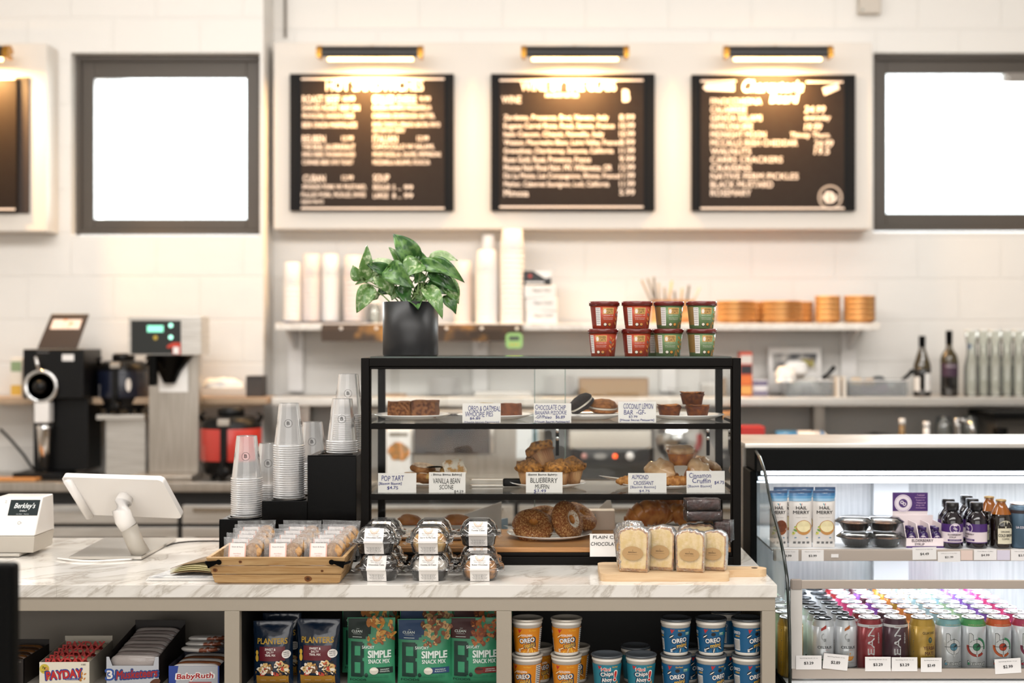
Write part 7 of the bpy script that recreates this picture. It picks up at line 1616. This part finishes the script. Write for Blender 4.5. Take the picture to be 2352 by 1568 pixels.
# right part, behind the fridge canopy
carton(1703, 1757, 980, 5.85, zb2, .12, 'red box standing behind the fridge canopy at its left end', ('c02f2a', 'c8352e'), name='red_box')
t = thing('bread_bag', 'blue and white plastic bag of bread behind the fridge canopy', 'bag', (X(1842, 5.85), 5.85, zb2))
b = B(); n = 24
for (x0, x1, c) in ((-.14, -.105, '22242c'), (-.105, -.01, '3f83b5'), (-.01, .09, 'ece5e2'), (.09, .105, '2f6fa5'), (.105, .15, 'e9e9e9')):
    b.lathe([(.075 if x0 > -.13 else .06, x0), (.075 if x1 < .14 else .04, x1)], mat('bagcol_'+c, c, .35, coat=.3), n, Matrix.Translation((0, .07, .105)) @ Matrix.Scale(1.35, 4, (0, 0, 1)) @ Matrix.Rotation(PI/2, 4, 'Y'))
b.build('wrapper', t)
b = B(); mp = lambda u, v, l: (u, -.007-l, v); b.text('BAG PACK', -.058, .13, .018, WHITEP, .07, mp, bold=.03); b.text('napkins', .04, .10, .016, ink('d9604a'), .08, mp, bold=.03); b.build('lettering', t)
b = B(); b.tube([(X(1930, 5.9), 5.9, zb2+.05), (X(1960, 5.9), 5.9, Z(1008, 5.9)), (X(2010, 5.9), 5.92, Z(1000, 5.9)), (X(2065, 5.9), 5.9, Z(1006, 5.9)), (X(2095, 5.9), 5.9, zb2+.08)], .014, DARK, 10); tag(b.build('black_hose'), 'thick black hose arching behind the fridge canopy', 'hose')
def bot(px_, ytop, y, r, c, capc, name, label, cat='bottle'):
    h = Z(ytop, y)-zb2; t = thing(name, label, cat, (X(px_, y), y, zb2))
    b = B(); b.lathe([(0, 0), (r, 0), (r, h*.55), (r*.5, h*.78), (r*.45, h*.9)], c, 28); b.build('bottle', t)
    b = B(); b.lathe([(r*.5, h*.9), (r*.52, h), (0, h)], capc, 20); b.build('cap', t)
bot(2072, 961, 5.9, .026, mat('amber_bottle', '8a6a3a', .15, coat=.4), PAPER, 'sauce_bottle', 'amber sauce bottle with white cap behind the fridge canopy')
bot(2128, 968, 5.9, .028, WHITEP, WHITEP, 'soap_pump', 'white soap pump bottle behind the fridge canopy', 'soap bottle')
t = thing('faucet', 'chrome faucet behind the fridge canopy', 'faucet', (X(2200, 6.0), 6.0, zb2))
b = B(); b.lathe([(.026, 0), (.022, .05), (.018, .22), (.02, .25), (0, .26)], CHROME, 24); b.build('body', t)
b = B(); b.tube([(0, 0, .235), (.0, -.05, .25), (.02, -.13, .24), (.02, -.15, .20)], .011, CHROME, 12); b.build('spout', t)
for px_, l in ((2175, 'left'), (2236, 'right')):
    t = thing('wine_glass', f'clear stemmed glass {l} of the faucet', 'glass', (X(px_, 6.05), 6.1, zb2)); b = B(); b.lathe([(0, 0), (.035, .002), (.005, .006), (.004, .09), (.02, .11), (.04, .15), (.042, .2), (.034, .26)], LENSGL, 28); b.build('bowl', t)
t = thing('espresso_machine', 'dark coffee machine at the right edge behind the canopy', 'coffee machine', (X(2325, 5.9), 5.9, zb2))
b = B(); b.box(-.06, .25, .03, .3, 0, .26, mat('machine_grey', '4c463f', .4)); b.box(-.10, .25, -.05, .3, .2605, .29, DARK); b.build('body', t, bevel=.004)
b = B(); b.lathe([(.05, 0), (.05, .06), (.03, .07), (0, .07)], WHITEP, 28, c=(-.06, -.02, .07)); b.build('cup', t)
b = B(); b.lathe([(.03, 0), (.032, .04), (0, .04)], DARK, 24, c=(-.06, -.02, .18)); b.build('group_head', t)
